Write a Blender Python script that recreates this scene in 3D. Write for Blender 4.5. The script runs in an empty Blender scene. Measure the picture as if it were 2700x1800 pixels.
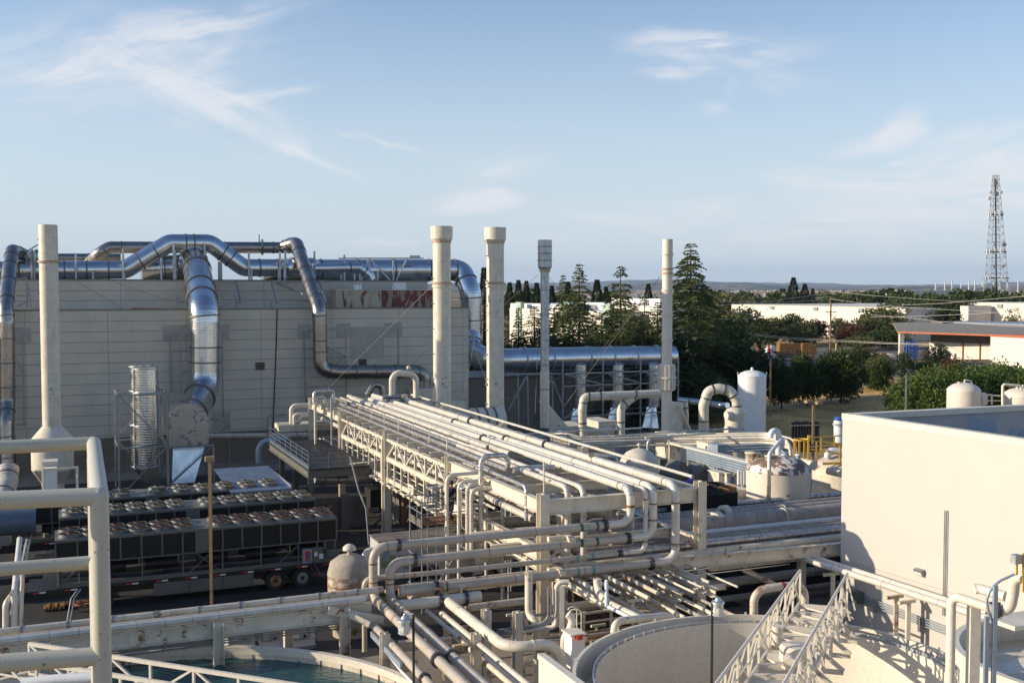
import bpy, math, random
from mathutils import Vector, Matrix
R_ = math.radians
random.seed(7)
sc = bpy.context.scene
COL = sc.collection
# ---------------------------------------------------------------- camera, sky, sun, exposure
EYE = Vector((0, 0, 15.0)); F = 2850.0; PITCH = math.atan(135.0 / F)
cam = bpy.data.cameras.new('camera'); camo = bpy.data.objects.new('camera', cam); COL.objects.link(camo)
cam.sensor_width = 36.0; cam.lens = 36.0 * F / 2700.0
cam.clip_start = 0.1; cam.clip_end = 60000
camo.location = EYE; camo.rotation_euler = (R_(90) - PITCH, 0, 0)
sc.camera = camo
SUN_EL = R_(17.0)
SUNH = Vector((-0.99, -0.12, 0)).normalized()
SUN = Vector((SUNH.x * math.cos(SUN_EL), SUNH.y * math.cos(SUN_EL), math.sin(SUN_EL)))
sl = bpy.data.lights.new('sun', 'SUN'); sl.energy = 5.0; sl.angle = R_(0.53); sl.color = (1.0, 0.86, 0.66)
so = bpy.data.objects.new('sun', sl); COL.objects.link(so); so.location = (-60, 0, 60)
so.rotation_euler = SUN.to_track_quat('Z', 'Y').to_euler()
SKY_STRENGTH = 0.145
vs = sc.view_settings
vs.view_transform = 'Standard'; vs.look = 'None'; vs.exposure = 0.26; vs.gamma = 1.0; vs.use_curve_mapping = False
sc.cycles.max_bounces = 6; sc.cycles.diffuse_bounces = 4; sc.cycles.glossy_bounces = 3
sc.cycles.volume_bounces = 0; sc.cycles.transparent_max_bounces = 6
sc.cycles.sample_clamp_indirect = 6.0

world = bpy.data.worlds.new('World'); sc.world = world; world.use_nodes = True
WN = world.node_tree; WN.nodes.clear()

def nd(t, typ, **kw):
    n = t.nodes.new(typ)
    for k, v in kw.items(): setattr(n, k, v)
    return n

def mth(t, op, a, b=None, c=None, clamp=False):
    n = t.nodes.new('ShaderNodeMath'); n.operation = op; n.use_clamp = clamp
    for i, x in enumerate((a, b, c)):
        if x is None: continue
        if isinstance(x, (int, float)): n.inputs[i].default_value = x
        else: t.links.new(x, n.inputs[i])
    return n.outputs[0]

def sstep(t, x, lo, hi, o0=0.0, o1=1.0):
    n = t.nodes.new('ShaderNodeMapRange'); n.interpolation_type = 'SMOOTHSTEP'
    t.links.new(x, n.inputs[0])
    n.inputs[1].default_value = lo; n.inputs[2].default_value = hi
    n.inputs[3].default_value = o0; n.inputs[4].default_value = o1
    return n.outputs[0]

def build_world():
    t = WN
    tc = nd(t, 'ShaderNodeTexCoord'); sp = nd(t, 'ShaderNodeSeparateXYZ'); t.links.new(tc.outputs['Generated'], sp.inputs[0])
    x, y, z = sp.outputs
    ys = mth(t, 'MAXIMUM', y, 0.08)
    U = mth(t, 'DIVIDE', x, ys); Vv = mth(t, 'DIVIDE', z, ys)
    sky = nd(t, 'ShaderNodeTexSky'); sky.sky_type = 'NISHITA'; sky.sun_disc = False
    sky.sun_elevation = SUN_EL; sky.sun_rotation = math.atan2(SUN.x, SUN.y)
    sky.altitude = 50; sky.air_density = 1.0; sky.dust_density = 0.7; sky.ozone_density = 2.6
    # clouds: (px, py, half-length, half-width, tilt deg, strength, noise stretch)
    C = [(330, 150, 700, 190, -10, .34, 5), (120, 190, 480, 130, -8, .28, 4), (500, 110, 380, 100, -18, .30, 6), (420, 210, 420, 190, 24, .24, 5),
         (640, 318, 350, 70, 25, .52, 5), (700, 250, 170, 15, -10, .48, 5), (980, 395, 0, 0, 0, 0, 0),
         (1030, 384, 130, 11, 17, 1.5, 4), (820, 415, 180, 16, 22, .4, 4), (120, 345, 160, 16, -4, .25, 5),
         (1245, 540, 140, 34, -6, 1.5, 3), (1310, 455, 170, 60, -8, .6, 4), (1000, 640, 170, 15, -4, .5, 5),
         (1840, 128, 220, 38, 5, .8, 5), (1790, 205, 140, 18, 3, .95, 5), (1930, 165, 260, 85, 2, .5, 4), (2090, 140, 170, 30, -8, .3, 5),
         (1922, 255, 24, 36, 10, .6, 2), (1860, 296, 60, 18, 12, .6, 3), (2080, 230, 160, 60, 20, .22, 3),
         (2330, 355, 170, 42, -22, .62, 4), (2380, 330, 100, 50, -40, .4, 3), (2350, 428, 55, 10, -8, .6, 3),
         (2220, 482, 240, 40, 4, .9, 5), (2600, 395, 260, 80, -10, .85, 5), (2640, 470, 300, 60, -6, .75, 5),
         (2520, 560, 380, 85, -5, .8, 5), (2080, 575, 520, 80, -4, .6, 5), (1560, 585, 330, 60, -4, .4, 5),
         (2300, 650, 620, 50, -1, .32, 6), (1500, 640, 500, 36, 0, .26, 6), (520, 640, 500, 24, -1, .2, 6)]
    cv = nd(t, 'ShaderNodeCombineXYZ'); t.links.new(U, cv.inputs[0]); t.links.new(Vv, cv.inputs[1])
    wn = nd(t, 'ShaderNodeTexNoise'); wn.inputs['Scale'].default_value = 14; wn.inputs['Detail'].default_value = 3; t.links.new(cv.outputs[0], wn.inputs['Vector'])
    wv = nd(t, 'ShaderNodeVectorMath', operation='MULTIPLY_ADD'); t.links.new(wn.outputs[1], wv.inputs[0]); wv.inputs[1].default_value = (.07, .025, 0); t.links.new(cv.outputs[0], wv.inputs[2])
    of = nd(t, 'ShaderNodeVectorMath', operation='SUBTRACT'); t.links.new(wv.outputs[0], of.inputs[0]); of.inputs[1].default_value = (.035, .0125, 0)
    acc = None
    for lo, hi, ang0, sx, sy in ((-90, -7, -13, 7, 34), (-7, 8, 0, 6, 40), (8, 90, 24, 7, 38)):
        ga = None
        for (px, py, a, b, ang, st, strc) in C:
            if a == 0 or not (lo <= ang < hi): continue
            mp = nd(t, 'ShaderNodeMapping', vector_type='TEXTURE'); t.links.new(of.outputs[0], mp.inputs[0])
            mp.inputs[1].default_value = ((px - 1350) / F, (765 - py) / F, 0); mp.inputs[2].default_value = (0, 0, R_(-ang)); mp.inputs[3].default_value = (a * 1.25 / F, b * 1.35 / F, 1)
            gr = nd(t, 'ShaderNodeTexGradient', gradient_type='SPHERICAL'); t.links.new(mp.outputs[0], gr.inputs[0])
            ga = mth(t, 'MULTIPLY', gr.outputs[1], st * 1.7) if ga is None else mth(t, 'MULTIPLY_ADD', gr.outputs[1], st * 1.7, ga)
        mp = nd(t, 'ShaderNodeMapping', vector_type='TEXTURE'); t.links.new(cv.outputs[0], mp.inputs[0]); mp.inputs[1].default_value = (.3 + ang0 * .01, 0, 0); mp.inputs[2].default_value = (0, 0, R_(-ang0)); mp.inputs[3].default_value = (1 / sx, 1 / sy, 1)
        fn = nd(t, 'ShaderNodeTexNoise'); fn.inputs['Scale'].default_value = 1.0; fn.inputs['Detail'].default_value = 8; fn.inputs['Roughness'].default_value = .62; fn.inputs['Distortion'].default_value = .7; t.links.new(mp.outputs[0], fn.inputs['Vector'])
        m2 = mth(t, 'MULTIPLY', ga, sstep(t, fn.outputs[0], .22, .82))
        acc = m2 if acc is None else mth(t, 'ADD', acc, m2)
    acc = sstep(t, acc, 0.0, 1.0, 0.0, .82)
    infront = sstep(t, y, .05, .3)
    cl = mth(t, 'MULTIPLY', acc, infront, clamp=True)
    # pale evening haze band low over the horizon, then the cirrus
    el = mth(t, 'ABSOLUTE', z)
    hzb = nd(t, 'ShaderNodeMix', data_type='RGBA'); tn = nd(t, 'ShaderNodeMix', data_type='RGBA', blend_type='MULTIPLY'); tn.inputs[0].default_value = 1; t.links.new(sky.outputs[0], tn.inputs[6]); tn.inputs[7].default_value = (.985, .985, 1.05, 1); t.links.new(tn.outputs[2], hzb.inputs[6]); hzb.inputs[7].default_value = (4.05, 4.62, 5.05, 1)
    t.links.new(mth(t, 'POWER', sstep(t, el, -.02, .37, .95, 0.0), 1.2), hzb.inputs[0])
    mx = nd(t, 'ShaderNodeMix', data_type='RGBA', blend_type='MIX')
    t.links.new(hzb.outputs[2], mx.inputs[6]); mx.inputs[7].default_value = (4.9, 4.95, 5.15, 1)
    t.links.new(cl, mx.inputs[0])
    bg = nd(t, 'ShaderNodeBackground'); bg.inputs[1].default_value = SKY_STRENGTH
    t.links.new(mx.outputs[2], bg.inputs[0])
    out = nd(t, 'ShaderNodeOutputWorld'); t.links.new(bg.outputs[0], out.inputs[0])
build_world()
world.cycles.sampling_method = 'MANUAL'; world.cycles.sample_map_resolution = 512

# ---------------------------------------------------------------- coordinates
TH = R_(23.0)
A = Vector((math.cos(TH), math.sin(TH), 0)); B = Vector((-math.sin(TH), math.cos(TH), 0)); UP = Vector((0, 0, 1))
def ab(a, b, z=0.0): return A * a + B * b + UP * z
def ray(px, py):
    u = (px - 1350) / F; w = (900 - py) / F; c, s = math.cos(PITCH), math.sin(PITCH)
    return Vector((u, c + w * s, -s + w * c))
def pz(px, py, z): d = ray(px, py); return EYE + d * ((z - EYE.z) / d.z)
def py_(px, py, Y): d = ray(px, py); return EYE + d * (Y / d.y)
def pb(px, py, b): d = ray(px, py); return EYE + d * (b / d.dot(B))
def pa(px, py, a): d = ray(px, py); return EYE + d * (a / d.dot(A))
def gA(p): return p.dot(A)
def gB(p): return p.dot(B)
def at(p, z): return Vector((p.x, p.y, z))
# ---------------------------------------------------------------- materials
def newmat(name):
    m = bpy.data.materials.new(name); m.use_nodes = True; t = m.node_tree
    p = t.nodes['Principled BSDF']
    return m, t, p
def mixc(t, fac, c1, c2):
    n = nd(t, 'ShaderNodeMix', data_type='RGBA')
    if isinstance(fac, (int, float)): n.inputs[0].default_value = fac
    else: t.links.new(fac, n.inputs[0])
    for i, c in ((6, c1), (7, c2)):
        if isinstance(c, (tuple, list)): n.inputs[i].default_value = (*c[:3], 1)
        else: t.links.new(c, n.inputs[i])
    return n.outputs[2]
def noise(t, scale, detail=4, rough=.55, vec=None, dist=0.0):
    n = nd(t, 'ShaderNodeTexNoise'); n.inputs['Scale'].default_value = scale; n.inputs['Detail'].default_value = detail
    n.inputs['Roughness'].default_value = rough; n.inputs['Distortion'].default_value = dist
    if vec is not None: t.links.new(vec, n.inputs['Vector'])
    return n.outputs[0]
def posn(t, sx=1, sy=1, sz=1):
    g = nd(t, 'ShaderNodeNewGeometry')
    if (sx, sy, sz) == (1, 1, 1): return g.outputs['Position']
    m = nd(t, 'ShaderNodeVectorMath'); m.operation = 'MULTIPLY'; t.links.new(g.outputs['Position'], m.inputs[0]); m.inputs[1].default_value = (sx, sy, sz)
    return m.outputs[0]
RUST = (.23, .085, .03)
def mat(name, base, rough=.6, metal=0.0, var=.12, scale=1.5, rust=0.0, rscale=5.0, dirt=0.0, seam=None, ribs=None, bump=0.0, bscale=20, rvar=.08, spec=.5, rustcol=RUST, grain=.05, ov=0.0):
    m, t, p = newmat(name); P = posn(t)
    n1 = noise(t, scale, 5, .6, P)
    lo = tuple(c * (1 - var) for c in base); hi = tuple(min(1, c * (1 + var)) for c in base)
    col = mixc(t, sstep(t, n1, .3, .7), lo, hi)
    if grain:
        n5 = noise(t, scale * 14, 3, .7, P)
        col = mixc(t, sstep(t, n5, .35, .75, 0, grain * 6), col, tuple(c * .55 for c in base))
    if dirt:
        n2 = noise(t, 1.0, 5, .65, posn(t, 2.6, 2.6, .35))
        col = mixc(t, sstep(t, n2, .5, .78, 0, dirt), col, tuple(c * k for c, k in zip(base, (.42, .36, .30))))
    if rust:
        n3 = noise(t, rscale, 6, .7, P); n4 = noise(t, rscale * .18, 3, .6, P)
        f = mth(t, 'MULTIPLY', sstep(t, n3, .62 - rust * .12, .70 - rust * .1), sstep(t, n4, .46, .6), clamp=True)
        col = mixc(t, f, col, rustcol)
    if ov:
        oi = nd(t, 'ShaderNodeObjectInfo'); col = mixc(t, mth(t, 'MULTIPLY', oi.outputs['Random'], ov), col, (base[0] * .55, base[1] * .50, base[2] * .45))
    hgt = None
    if seam:
        per, wid, dk = seam
        uv = nd(t, 'ShaderNodeUVMap'); s = nd(t, 'ShaderNodeSeparateXYZ'); t.links.new(uv.outputs[0], s.inputs[0])
        fr = mth(t, 'FRACT', mth(t, 'DIVIDE', s.outputs[1], per))
        d = mth(t, 'MULTIPLY', mth(t, 'ABSOLUTE', mth(t, 'SUBTRACT', fr, .5)), per)
        f = sstep(t, d, per * .5 - wid, per * .5 - wid * .3, 0, 1)
        col = mixc(t, mth(t, 'MULTIPLY', f, dk[3] if len(dk) > 3 else .8), col, dk[:3])
        seg = mth(t, 'FLOOR', mth(t, 'DIVIDE', s.outputs[1], per))
        wn = nd(t, 'ShaderNodeTexWhiteNoise', noise_dimensions='1D'); t.links.new(seg, wn.inputs['W'])
        col = mixc(t, mth(t, 'MULTIPLY', wn.outputs[0], .18), col, tuple(c * .6 for c in base))
    if ribs:
        per, st = ribs
        uv = nd(t, 'ShaderNodeUVMap'); s = nd(t, 'ShaderNodeSeparateXYZ'); t.links.new(uv.outputs[0], s.inputs[0])
        fr = mth(t, 'FRACT', mth(t, 'ADD', mth(t, 'DIVIDE', s.outputs[1], per), s.outputs[0]))
        hgt = mth(t, 'MULTIPLY', sstep(t, mth(t, 'ABSOLUTE', mth(t, 'SUBTRACT', fr, .5)), .28, .5), st)
    t.links.new(col, p.inputs['Base Color'])
    p.inputs['Metallic'].default_value = metal
    p.inputs['Specular IOR Level'].default_value = spec
    nr = noise(t, scale * 2.3, 3, .6, P)
    t.links.new(sstep(t, nr, .3, .7, max(.03, rough - rvar), min(1, rough + rvar)), p.inputs['Roughness'])
    if bump or hgt is not None:
        bn = nd(t, 'ShaderNodeBump'); bn.inputs['Strength'].default_value = 1.0; bn.inputs['Distance'].default_value = 1.0
        h = None
        if bump:
            h = mth(t, 'MULTIPLY', noise(t, bscale, 4, .6, P), bump)
        if hgt is not None: h = hgt if h is None else mth(t, 'ADD', h, hgt)
        t.links.new(h, bn.inputs['Height']); t.links.new(bn.outputs[0], p.inputs['Normal'])
    return m
M = {}
M['cream'] = mat('cream_paint', (.72, .655, .53), .45, rust=.35, rscale=4, dirt=.4, var=.10, ov=.12)
M['cream_clean'] = mat('clean_cream_paint', (.72, .65, .54), .5, dirt=.14, var=.05, scale=.6)
M['cream_rusty'] = mat('rusty_cream_paint', (.64, .56, .44), .5, rust=1.15, rscale=3.0, dirt=.5, var=.12, ov=.15)
M['steelpaint'] = mat('steel_frame_paint', (.70, .635, .51), .5, rust=.7, rscale=2.2, dirt=.4, var=.10, ov=.12)
M['tanpipe'] = mat('grey_beige_pipe', (.52, .455, .375), .42, metal=0, rust=.2, rscale=6, dirt=.3, var=.12, seam=(3.1, .035, (.16, .09, .05, .75)), ov=.15)
M['whitepipe'] = mat('white_pipe', (.74, .69, .60), .4, metal=.1, rust=.12, dirt=.2, var=.09, seam=(2.9, .03, (.2, .13, .09, .7)), ov=.16)
M['insul'] = mat('wrapped_insulation', (.66, .615, .54), .5, metal=.15, dirt=.45, var=.12, seam=(.9, .018, (.2, .16, .12, .8)), bump=.01, bscale=9, ov=.2)
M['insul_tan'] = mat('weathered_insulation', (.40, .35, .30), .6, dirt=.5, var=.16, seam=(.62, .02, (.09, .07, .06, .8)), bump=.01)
M['foil'] = mat('crinkled_foil_wrap', (.60, .57, .54), .34, metal=.7, var=.22, scale=5, rust=.7, rscale=7, dirt=.4, seam=(.42, .022, (.22, .11, .05, .7)), bump=.035, bscale=7)
M['galv'] = mat('galvanised_sheet', (.60, .62, .64), .22, metal=1.0, var=.10, scale=.7, ribs=(.19, .0035), rvar=.06, grain=.02, bump=.02, bscale=.8)
M['galv_plain'] = mat('plain_galvanised_sheet', (.64, .66, .68), .2, metal=1.0, var=.10, scale=.7, rvar=.06, grain=.01)
M['galv_dull'] = mat('dull_zinc', (.47, .49, .51), .48, metal=.75, var=.2, scale=3, dirt=.2)
M['strut'] = mat('zinc_strut', (.30, .31, .32), .5, metal=.6, var=.15, scale=2)
M['steel'] = mat('brushed_stainless', (.37, .34, .31), .32, metal=1.0, var=.12, scale=.8, seam=(2.6, .02, (.10, .09, .08, .7)))
M['band'] = mat('joint_ring', (.20, .19, .18), .45, metal=.8)
M['flange'] = mat('dark_flange', (.13, .13, .14), .4, metal=.85, rust=.3, rscale=9)
M['concrete'] = mat('concrete_paving', (.25, .21, .165), .85, var=.2, scale=.35, dirt=.5, bump=.01, bscale=14)
M['asphalt'] = mat('asphalt', (.030, .028, .027), .85, var=.3, scale=.4, bump=.01, bscale=40)
M['concwall'] = mat('concrete_wall', (.15, .135, .12), .85, var=.25, scale=.8, dirt=.5)
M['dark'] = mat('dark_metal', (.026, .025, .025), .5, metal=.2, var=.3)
M['black'] = mat('black_rubber', (.018, .018, .018), .75, var=.2)
M['brownpole'] = mat('bronze_paint', (.30, .19, .10), .5, var=.12)
M['wood'] = mat('weathered_wood', (.20, .10, .045), .8, var=.3, scale=2)
M['pallet'] = mat('pallet_timber', (.30, .155, .05), .8, var=.45, scale=3)
M['coil'] = mat('condenser_coil', (.013, .012, .011), .55, metal=.3, var=.15)
M['chillergrey'] = mat('chiller_casing', (.135, .13, .11), .5, var=.08, dirt=.2)
M['copper'] = mat('copper_fan_blades', (.17, .08, .04), .4, metal=.5, var=.25)
M['brassfan'] = mat('pale_fan_blades', (.40, .33, .22), .35, metal=.5, var=.2)
M['white'] = mat('white_paint', (.78, .77, .75), .45, var=.04, dirt=.1)
M['tankwhite'] = mat('white_tank_paint', (.80, .79, .77), .4, var=.03, grain=.01)
M['yellow'] = mat('safety_yellow', (.62, .38, .05), .5, var=.1, rust=.1)
M['bluesheet'] = mat('blue_grey_roofing', (.24, .28, .34), .45, metal=.3, var=.15)
M['blue'] = mat('blue_frame', (.03, .12, .45), .5)
M['purple'] = mat('purple_canopy', (.10, .07, .26), .8)
M['orange'] = mat('orange_trim', (.45, .11, .035), .5)
M['red'] = mat('red_paint', (.45, .04, .02), .5)
M['green'] = mat('pale_green_render', (.38, .50, .40), .7)
M['greenband'] = mat('green_pipe_marker', (.025, .13, .085), .5)
M['tealband'] = mat('teal_tape', (.16, .30, .27), .5)
M['glass'] = mat('dark_glass', (.05, .06, .07), .1, metal=.1)
M['wire'] = mat('overhead_wire', (.55, .52, .47), .5)
M['guy'] = mat('guy_cable', (.22, .21, .19), .5, metal=.4)
M['pvc'] = mat('white_plastic', (.74, .74, .73), .35, var=.03)
M['bluegrey'] = mat('blue_grey_conduit', (.30, .36, .42), .4, metal=.2, var=.1)
M['rustpipe'] = mat('rusted_pipe', (.26, .13, .06), .8, var=.4, scale=3)
M['hair'] = mat('dark_hair', (.02, .015, .01), .7)
M['skin'] = mat('skin', (.36, .20, .13), .6, var=.03)
M['navy'] = mat('navy_workwear', (.014, .017, .045), .85, var=.2)
M['denim'] = mat('purple_grey_trousers', (.05, .045, .085), .9, var=.2)
M['textdark'] = mat('dark_lettering', (.05, .05, .10), .6, grain=0)
M['textwhite'] = mat('white_lettering', (.8, .8, .78), .6, grain=0)
M['grass'] = mat('dry_grass', (.55, .33, .11), .95, var=.4, scale=.25, grain=.1)
M['gravel'] = mat('gravel', (.17, .14, .125), .95, var=.35, scale=2.0, bump=.05, bscale=6)
M['bark'] = mat('bark', (.075, .05, .035), .9, var=.3, scale=4)

def foliage(name, c1, c2, c3):
    m, t, p = newmat(name); P = posn(t)
    oi = nd(t, 'ShaderNodeObjectInfo')
    n1 = noise(t, .9, 4, .7, P); n2 = noise(t, 6.0, 2, .6, P)
    col = mixc(t, sstep(t, n1, .35, .68), c1, c2)
    col = mixc(t, sstep(t, n2, .5, .75, 0, .8), col, c3)
    col = mixc(t, mth(t, 'MULTIPLY', oi.outputs['Random'], .35), col, tuple(x * .6 for x in c1))
    t.links.new(col, p.inputs['Base Color']); p.inputs['Roughness'].default_value = .65; p.inputs['Specular IOR Level'].default_value = .25
    tr = nd(t, 'ShaderNodeBsdfTranslucent'); t.links.new(col, tr.inputs[0])
    mx = nd(t, 'ShaderNodeMixShader'); mx.inputs[0].default_value = .28
    t.links.new(p.outputs[0], mx.inputs[1]); t.links.new(tr.outputs[0], mx.inputs[2])
    t.links.new(mx.outputs[0], t.nodes['Material Output'].inputs[0])
    return m
M['leaf_cedar'] = foliage('cedar_needles', (.060, .085, .030), (.13, .155, .052), (.19, .20, .07))
M['leaf_dark'] = foliage('dark_conifer_needles', (.022, .040, .018), (.050, .075, .028), (.075, .095, .034))
M['leaf_green'] = foliage('green_leaves', (.036, .060, .017), (.085, .115, .030), (.15, .17, .05))
M['leaf_olive'] = foliage('olive_leaves', (.085, .100, .034), (.165, .175, .060), (.25, .24, .09))
M['leaf_bush'] = foliage('bright_shrub_leaves', (.065, .11, .024), (.12, .17, .038), (.21, .26, .075))
M['leaf_red'] = foliage('dry_reddish_leaves', (.10, .05, .03), (.16, .08, .045), (.18, .11, .06))

def lines_mat(name, base, pitch, off, vper, voff, line=(.07, .06, .055), wid=.022, var=.06, vstrong=.9, dirt=.25):
    """flat sandwich panels: joints every pitch in height and every vper along the wall"""
    m, t, p = newmat(name); P = posn(t)
    s = nd(t, 'ShaderNodeSeparateXYZ'); t.links.new(P, s.inputs[0])
    dt = nd(t, 'ShaderNodeVectorMath'); dt.operation = 'DOT_PRODUCT'; t.links.new(P, dt.inputs[0]); dt.inputs[1].default_value = A
    dt2 = nd(t, 'ShaderNodeVectorMath'); dt2.operation = 'DOT_PRODUCT'; t.links.new(P, dt2.inputs[0]); dt2.inputs[1].default_value = B
    def ln(c, per, o, w):
        fr = mth(t, 'FRACT', mth(t, 'DIVIDE', mth(t, 'ADD', c, 1000 * per - o + per * .5), per))
        d = mth(t, 'MULTIPLY', mth(t, 'ABSOLUTE', mth(t, 'SUBTRACT', fr, .5)), per)
        return sstep(t, d, w, w * .4, 0, 1)
    def cell(c, per, o):
        return mth(t, 'FLOOR', mth(t, 'DIVIDE', mth(t, 'ADD', c, 1000 * per - o), per))
    al = mth(t, 'ADD', dt.outputs['Value'], mth(t, 'MULTIPLY', dt2.outputs['Value'], 0.0))
    f = mth(t, 'MAXIMUM', ln(s.outputs[2], pitch, off, wid), mth(t, 'MULTIPLY', ln(al, vper, voff, wid * 1.1), vstrong))
    cb = nd(t, 'ShaderNodeCombineXYZ'); t.links.new(cell(s.outputs[2], pitch, off), cb.inputs[0]); t.links.new(cell(al, vper, voff), cb.inputs[1])
    wn = nd(t, 'ShaderNodeTexWhiteNoise', noise_dimensions='3D'); t.links.new(cb.outputs[0], wn.inputs['Vector'])
    n1 = noise(t, .5, 5, .6, P)
    col = mixc(t, sstep(t, n1, .3, .7), tuple(c * (1 - var) for c in base), tuple(c * (1 + var) for c in base))
    col = mixc(t, mth(t, 'MULTIPLY', wn.outputs[0], .07), col, tuple(c * .6 for c in base))
    n2 = noise(t, 1.0, 5, .65, posn(t, 1.6, 1.6, .18))
    col = mixc(t, sstep(t, n2, .5, .8, 0, dirt), col, tuple(c * .55 for c in base))
    col = mixc(t, mth(t, 'MULTIPLY', f, .62), col, line)
    t.links.new(col, p.inputs['Base Color']); p.inputs['Roughness'].default_value = .55
    bn = nd(t, 'ShaderNodeBump'); bn.inputs['Distance'].default_value = .02
    t.links.new(mth(t, 'SUBTRACT', 1.0, f), bn.inputs['Height']); t.links.new(bn.outputs[0], p.inputs['Normal'])
    return m
M['panel'] = lines_mat('grey_beige_panels', (.56, .51, .415), .875, 12.40, 6.35, 4.2)
M['panel_up'] = lines_mat('upper_grey_panels', (.52, .475, .39), .875, 13.2, 6.35, 5.6)
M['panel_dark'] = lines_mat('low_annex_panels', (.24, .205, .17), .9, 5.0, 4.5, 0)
M['render_white'] = lines_mat('cream_tilt_up_panels', (.68, .62, .54), 30, 3, 9.0, 2, line=(.52, .46, .38), wid=.05, dirt=.1)
M['ribbed'] = lines_mat('cream_ribbed_siding', (.72, .65, .54), 40, 3, 1.35, 0.4, line=(.60, .53, .43), wid=.014, dirt=.10, var=.02)
M['wallright'] = lines_mat('smooth_cream_cladding', (.535, .50, .45), 40, 3, 3.0, 0.4, line=(.60, .53, .43), wid=.012, dirt=.06, var=.015)

def patch_mat(name, base, under, thr, scale, rough=.6, sz=1):
    m, t, p = newmat(name); P = posn(t, 1, 1, sz)
    n = noise(t, scale, 7, .68, P, .6); n2 = noise(t, scale * .22, 3, .5, P)
    f = sstep(t, mth(t, 'ADD', mth(t, 'MULTIPLY', n, .65), mth(t, 'MULTIPLY', n2, .35)), thr, thr + .025)
    n3 = noise(t, 1.2, 4, .6, P)
    b1 = mixc(t, sstep(t, n3, .3, .7), tuple(c * .88 for c in base), base)
    u1 = mixc(t, noise(t, 5, 4, .6, P), tuple(c * .6 for c in under), under)
    t.links.new(mixc(t, f, b1, u1), p.inputs['Base Color']); p.inputs['Roughness'].default_value = rough
    return m
M['peelroof'] = patch_mat('peeling_white_coating', (.76, .71, .64), (.22, .15, .10), .487, 1.6)
M['peelside'] = patch_mat('scuffed_cream_coating', (.72, .65, .54), (.12, .10, .09), .60, 2.6)
M['peelred'] = patch_mat('beige_over_red_container', (.46, .40, .30), (.20, .06, .05), .525, 1.8, .6, .2)
M['peelred2'] = patch_mat('red_container_paint', (.17, .035, .03), (.36, .28, .21), .50, 1.6, .6, .25)
M['railpaint'] = patch_mat('old_rail_paint', (.50, .485, .40), (.10, .07, .05), .60, 110.0, .5)
M['lagged'] = patch_mat('stained_tank_lagging', (.52, .45, .37), (.33, .23, .14), .52, 1.4, .55)
M['dishplate'] = patch_mat('scuffed_end_plate', (.62, .53, .41), (.27, .26, .27), .54, 2.6, .45)
M['lampglass'] = mat('milky_lamp_glass', (.72, .70, .62), .3, var=.02)

def water_mat():
    m, t, p = newmat('dark_teal_water'); P = posn(t)
    n = noise(t, .5, 3, .5, P)
    t.links.new(mixc(t, sstep(t, n, .35, .65), (.010, .050, .055), (.018, .075, .080)), p.inputs['Base Color'])
    p.inputs['Roughness'].default_value = .07; p.inputs['IOR'].default_value = 1.33
    bn = nd(t, 'ShaderNodeBump'); bn.inputs['Distance'].default_value = .03
    t.links.new(noise(t, 3.0, 3, .5, posn(t, 1, 2.2, 1)), bn.inputs['Height']); t.links.new(bn.outputs[0], p.inputs['Normal'])
    return m
M['water'] = water_mat()

def ground_mat():
    m, t, p = newmat('dry_land'); P = posn(t)
    n1 = noise(t, .02, 6, .65, P); n2 = noise(t, .4, 5, .7, P); n3 = noise(t, .0032, 6, .7, P)
    c = mixc(t, sstep(t, n2, .3, .7), (.34, .21, .08), (.47, .30, .11))
    c = mixc(t, sstep(t, n1, .50, .62, 0, .7), c, (.20, .15, .08))
    s = nd(t, 'ShaderNodeSeparateXYZ'); t.links.new(P, s.inputs[0])
    far = sstep(t, s.outputs[1], 300, 1500)
    c = mixc(t, mth(t, 'MULTIPLY', sstep(t, n3, .40, .50), far), c, (.05, .065, .035))
    t.links.new(c, p.inputs['Base Color']); p.inputs['Roughness'].default_value = .95
    return m
M['ground'] = ground_mat()
def hill_mat():
    m, t, p = newmat('hill_cover'); P = posn(t)
    n = noise(t, .0028, 7, .7, P); n2 = noise(t, .02, 4, .7, P)
    c = mixc(t, sstep(t, n, .47, .58), (.045, .055, .05), (.20, .16, .11))
    c = mixc(t, sstep(t, n2, .5, .7, 0, .6), c, (.05, .06, .04))
    t.links.new(c, p.inputs['Base Color']); p.inputs['Roughness'].default_value = 1
    return m
M['hill'] = hill_mat()

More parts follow.
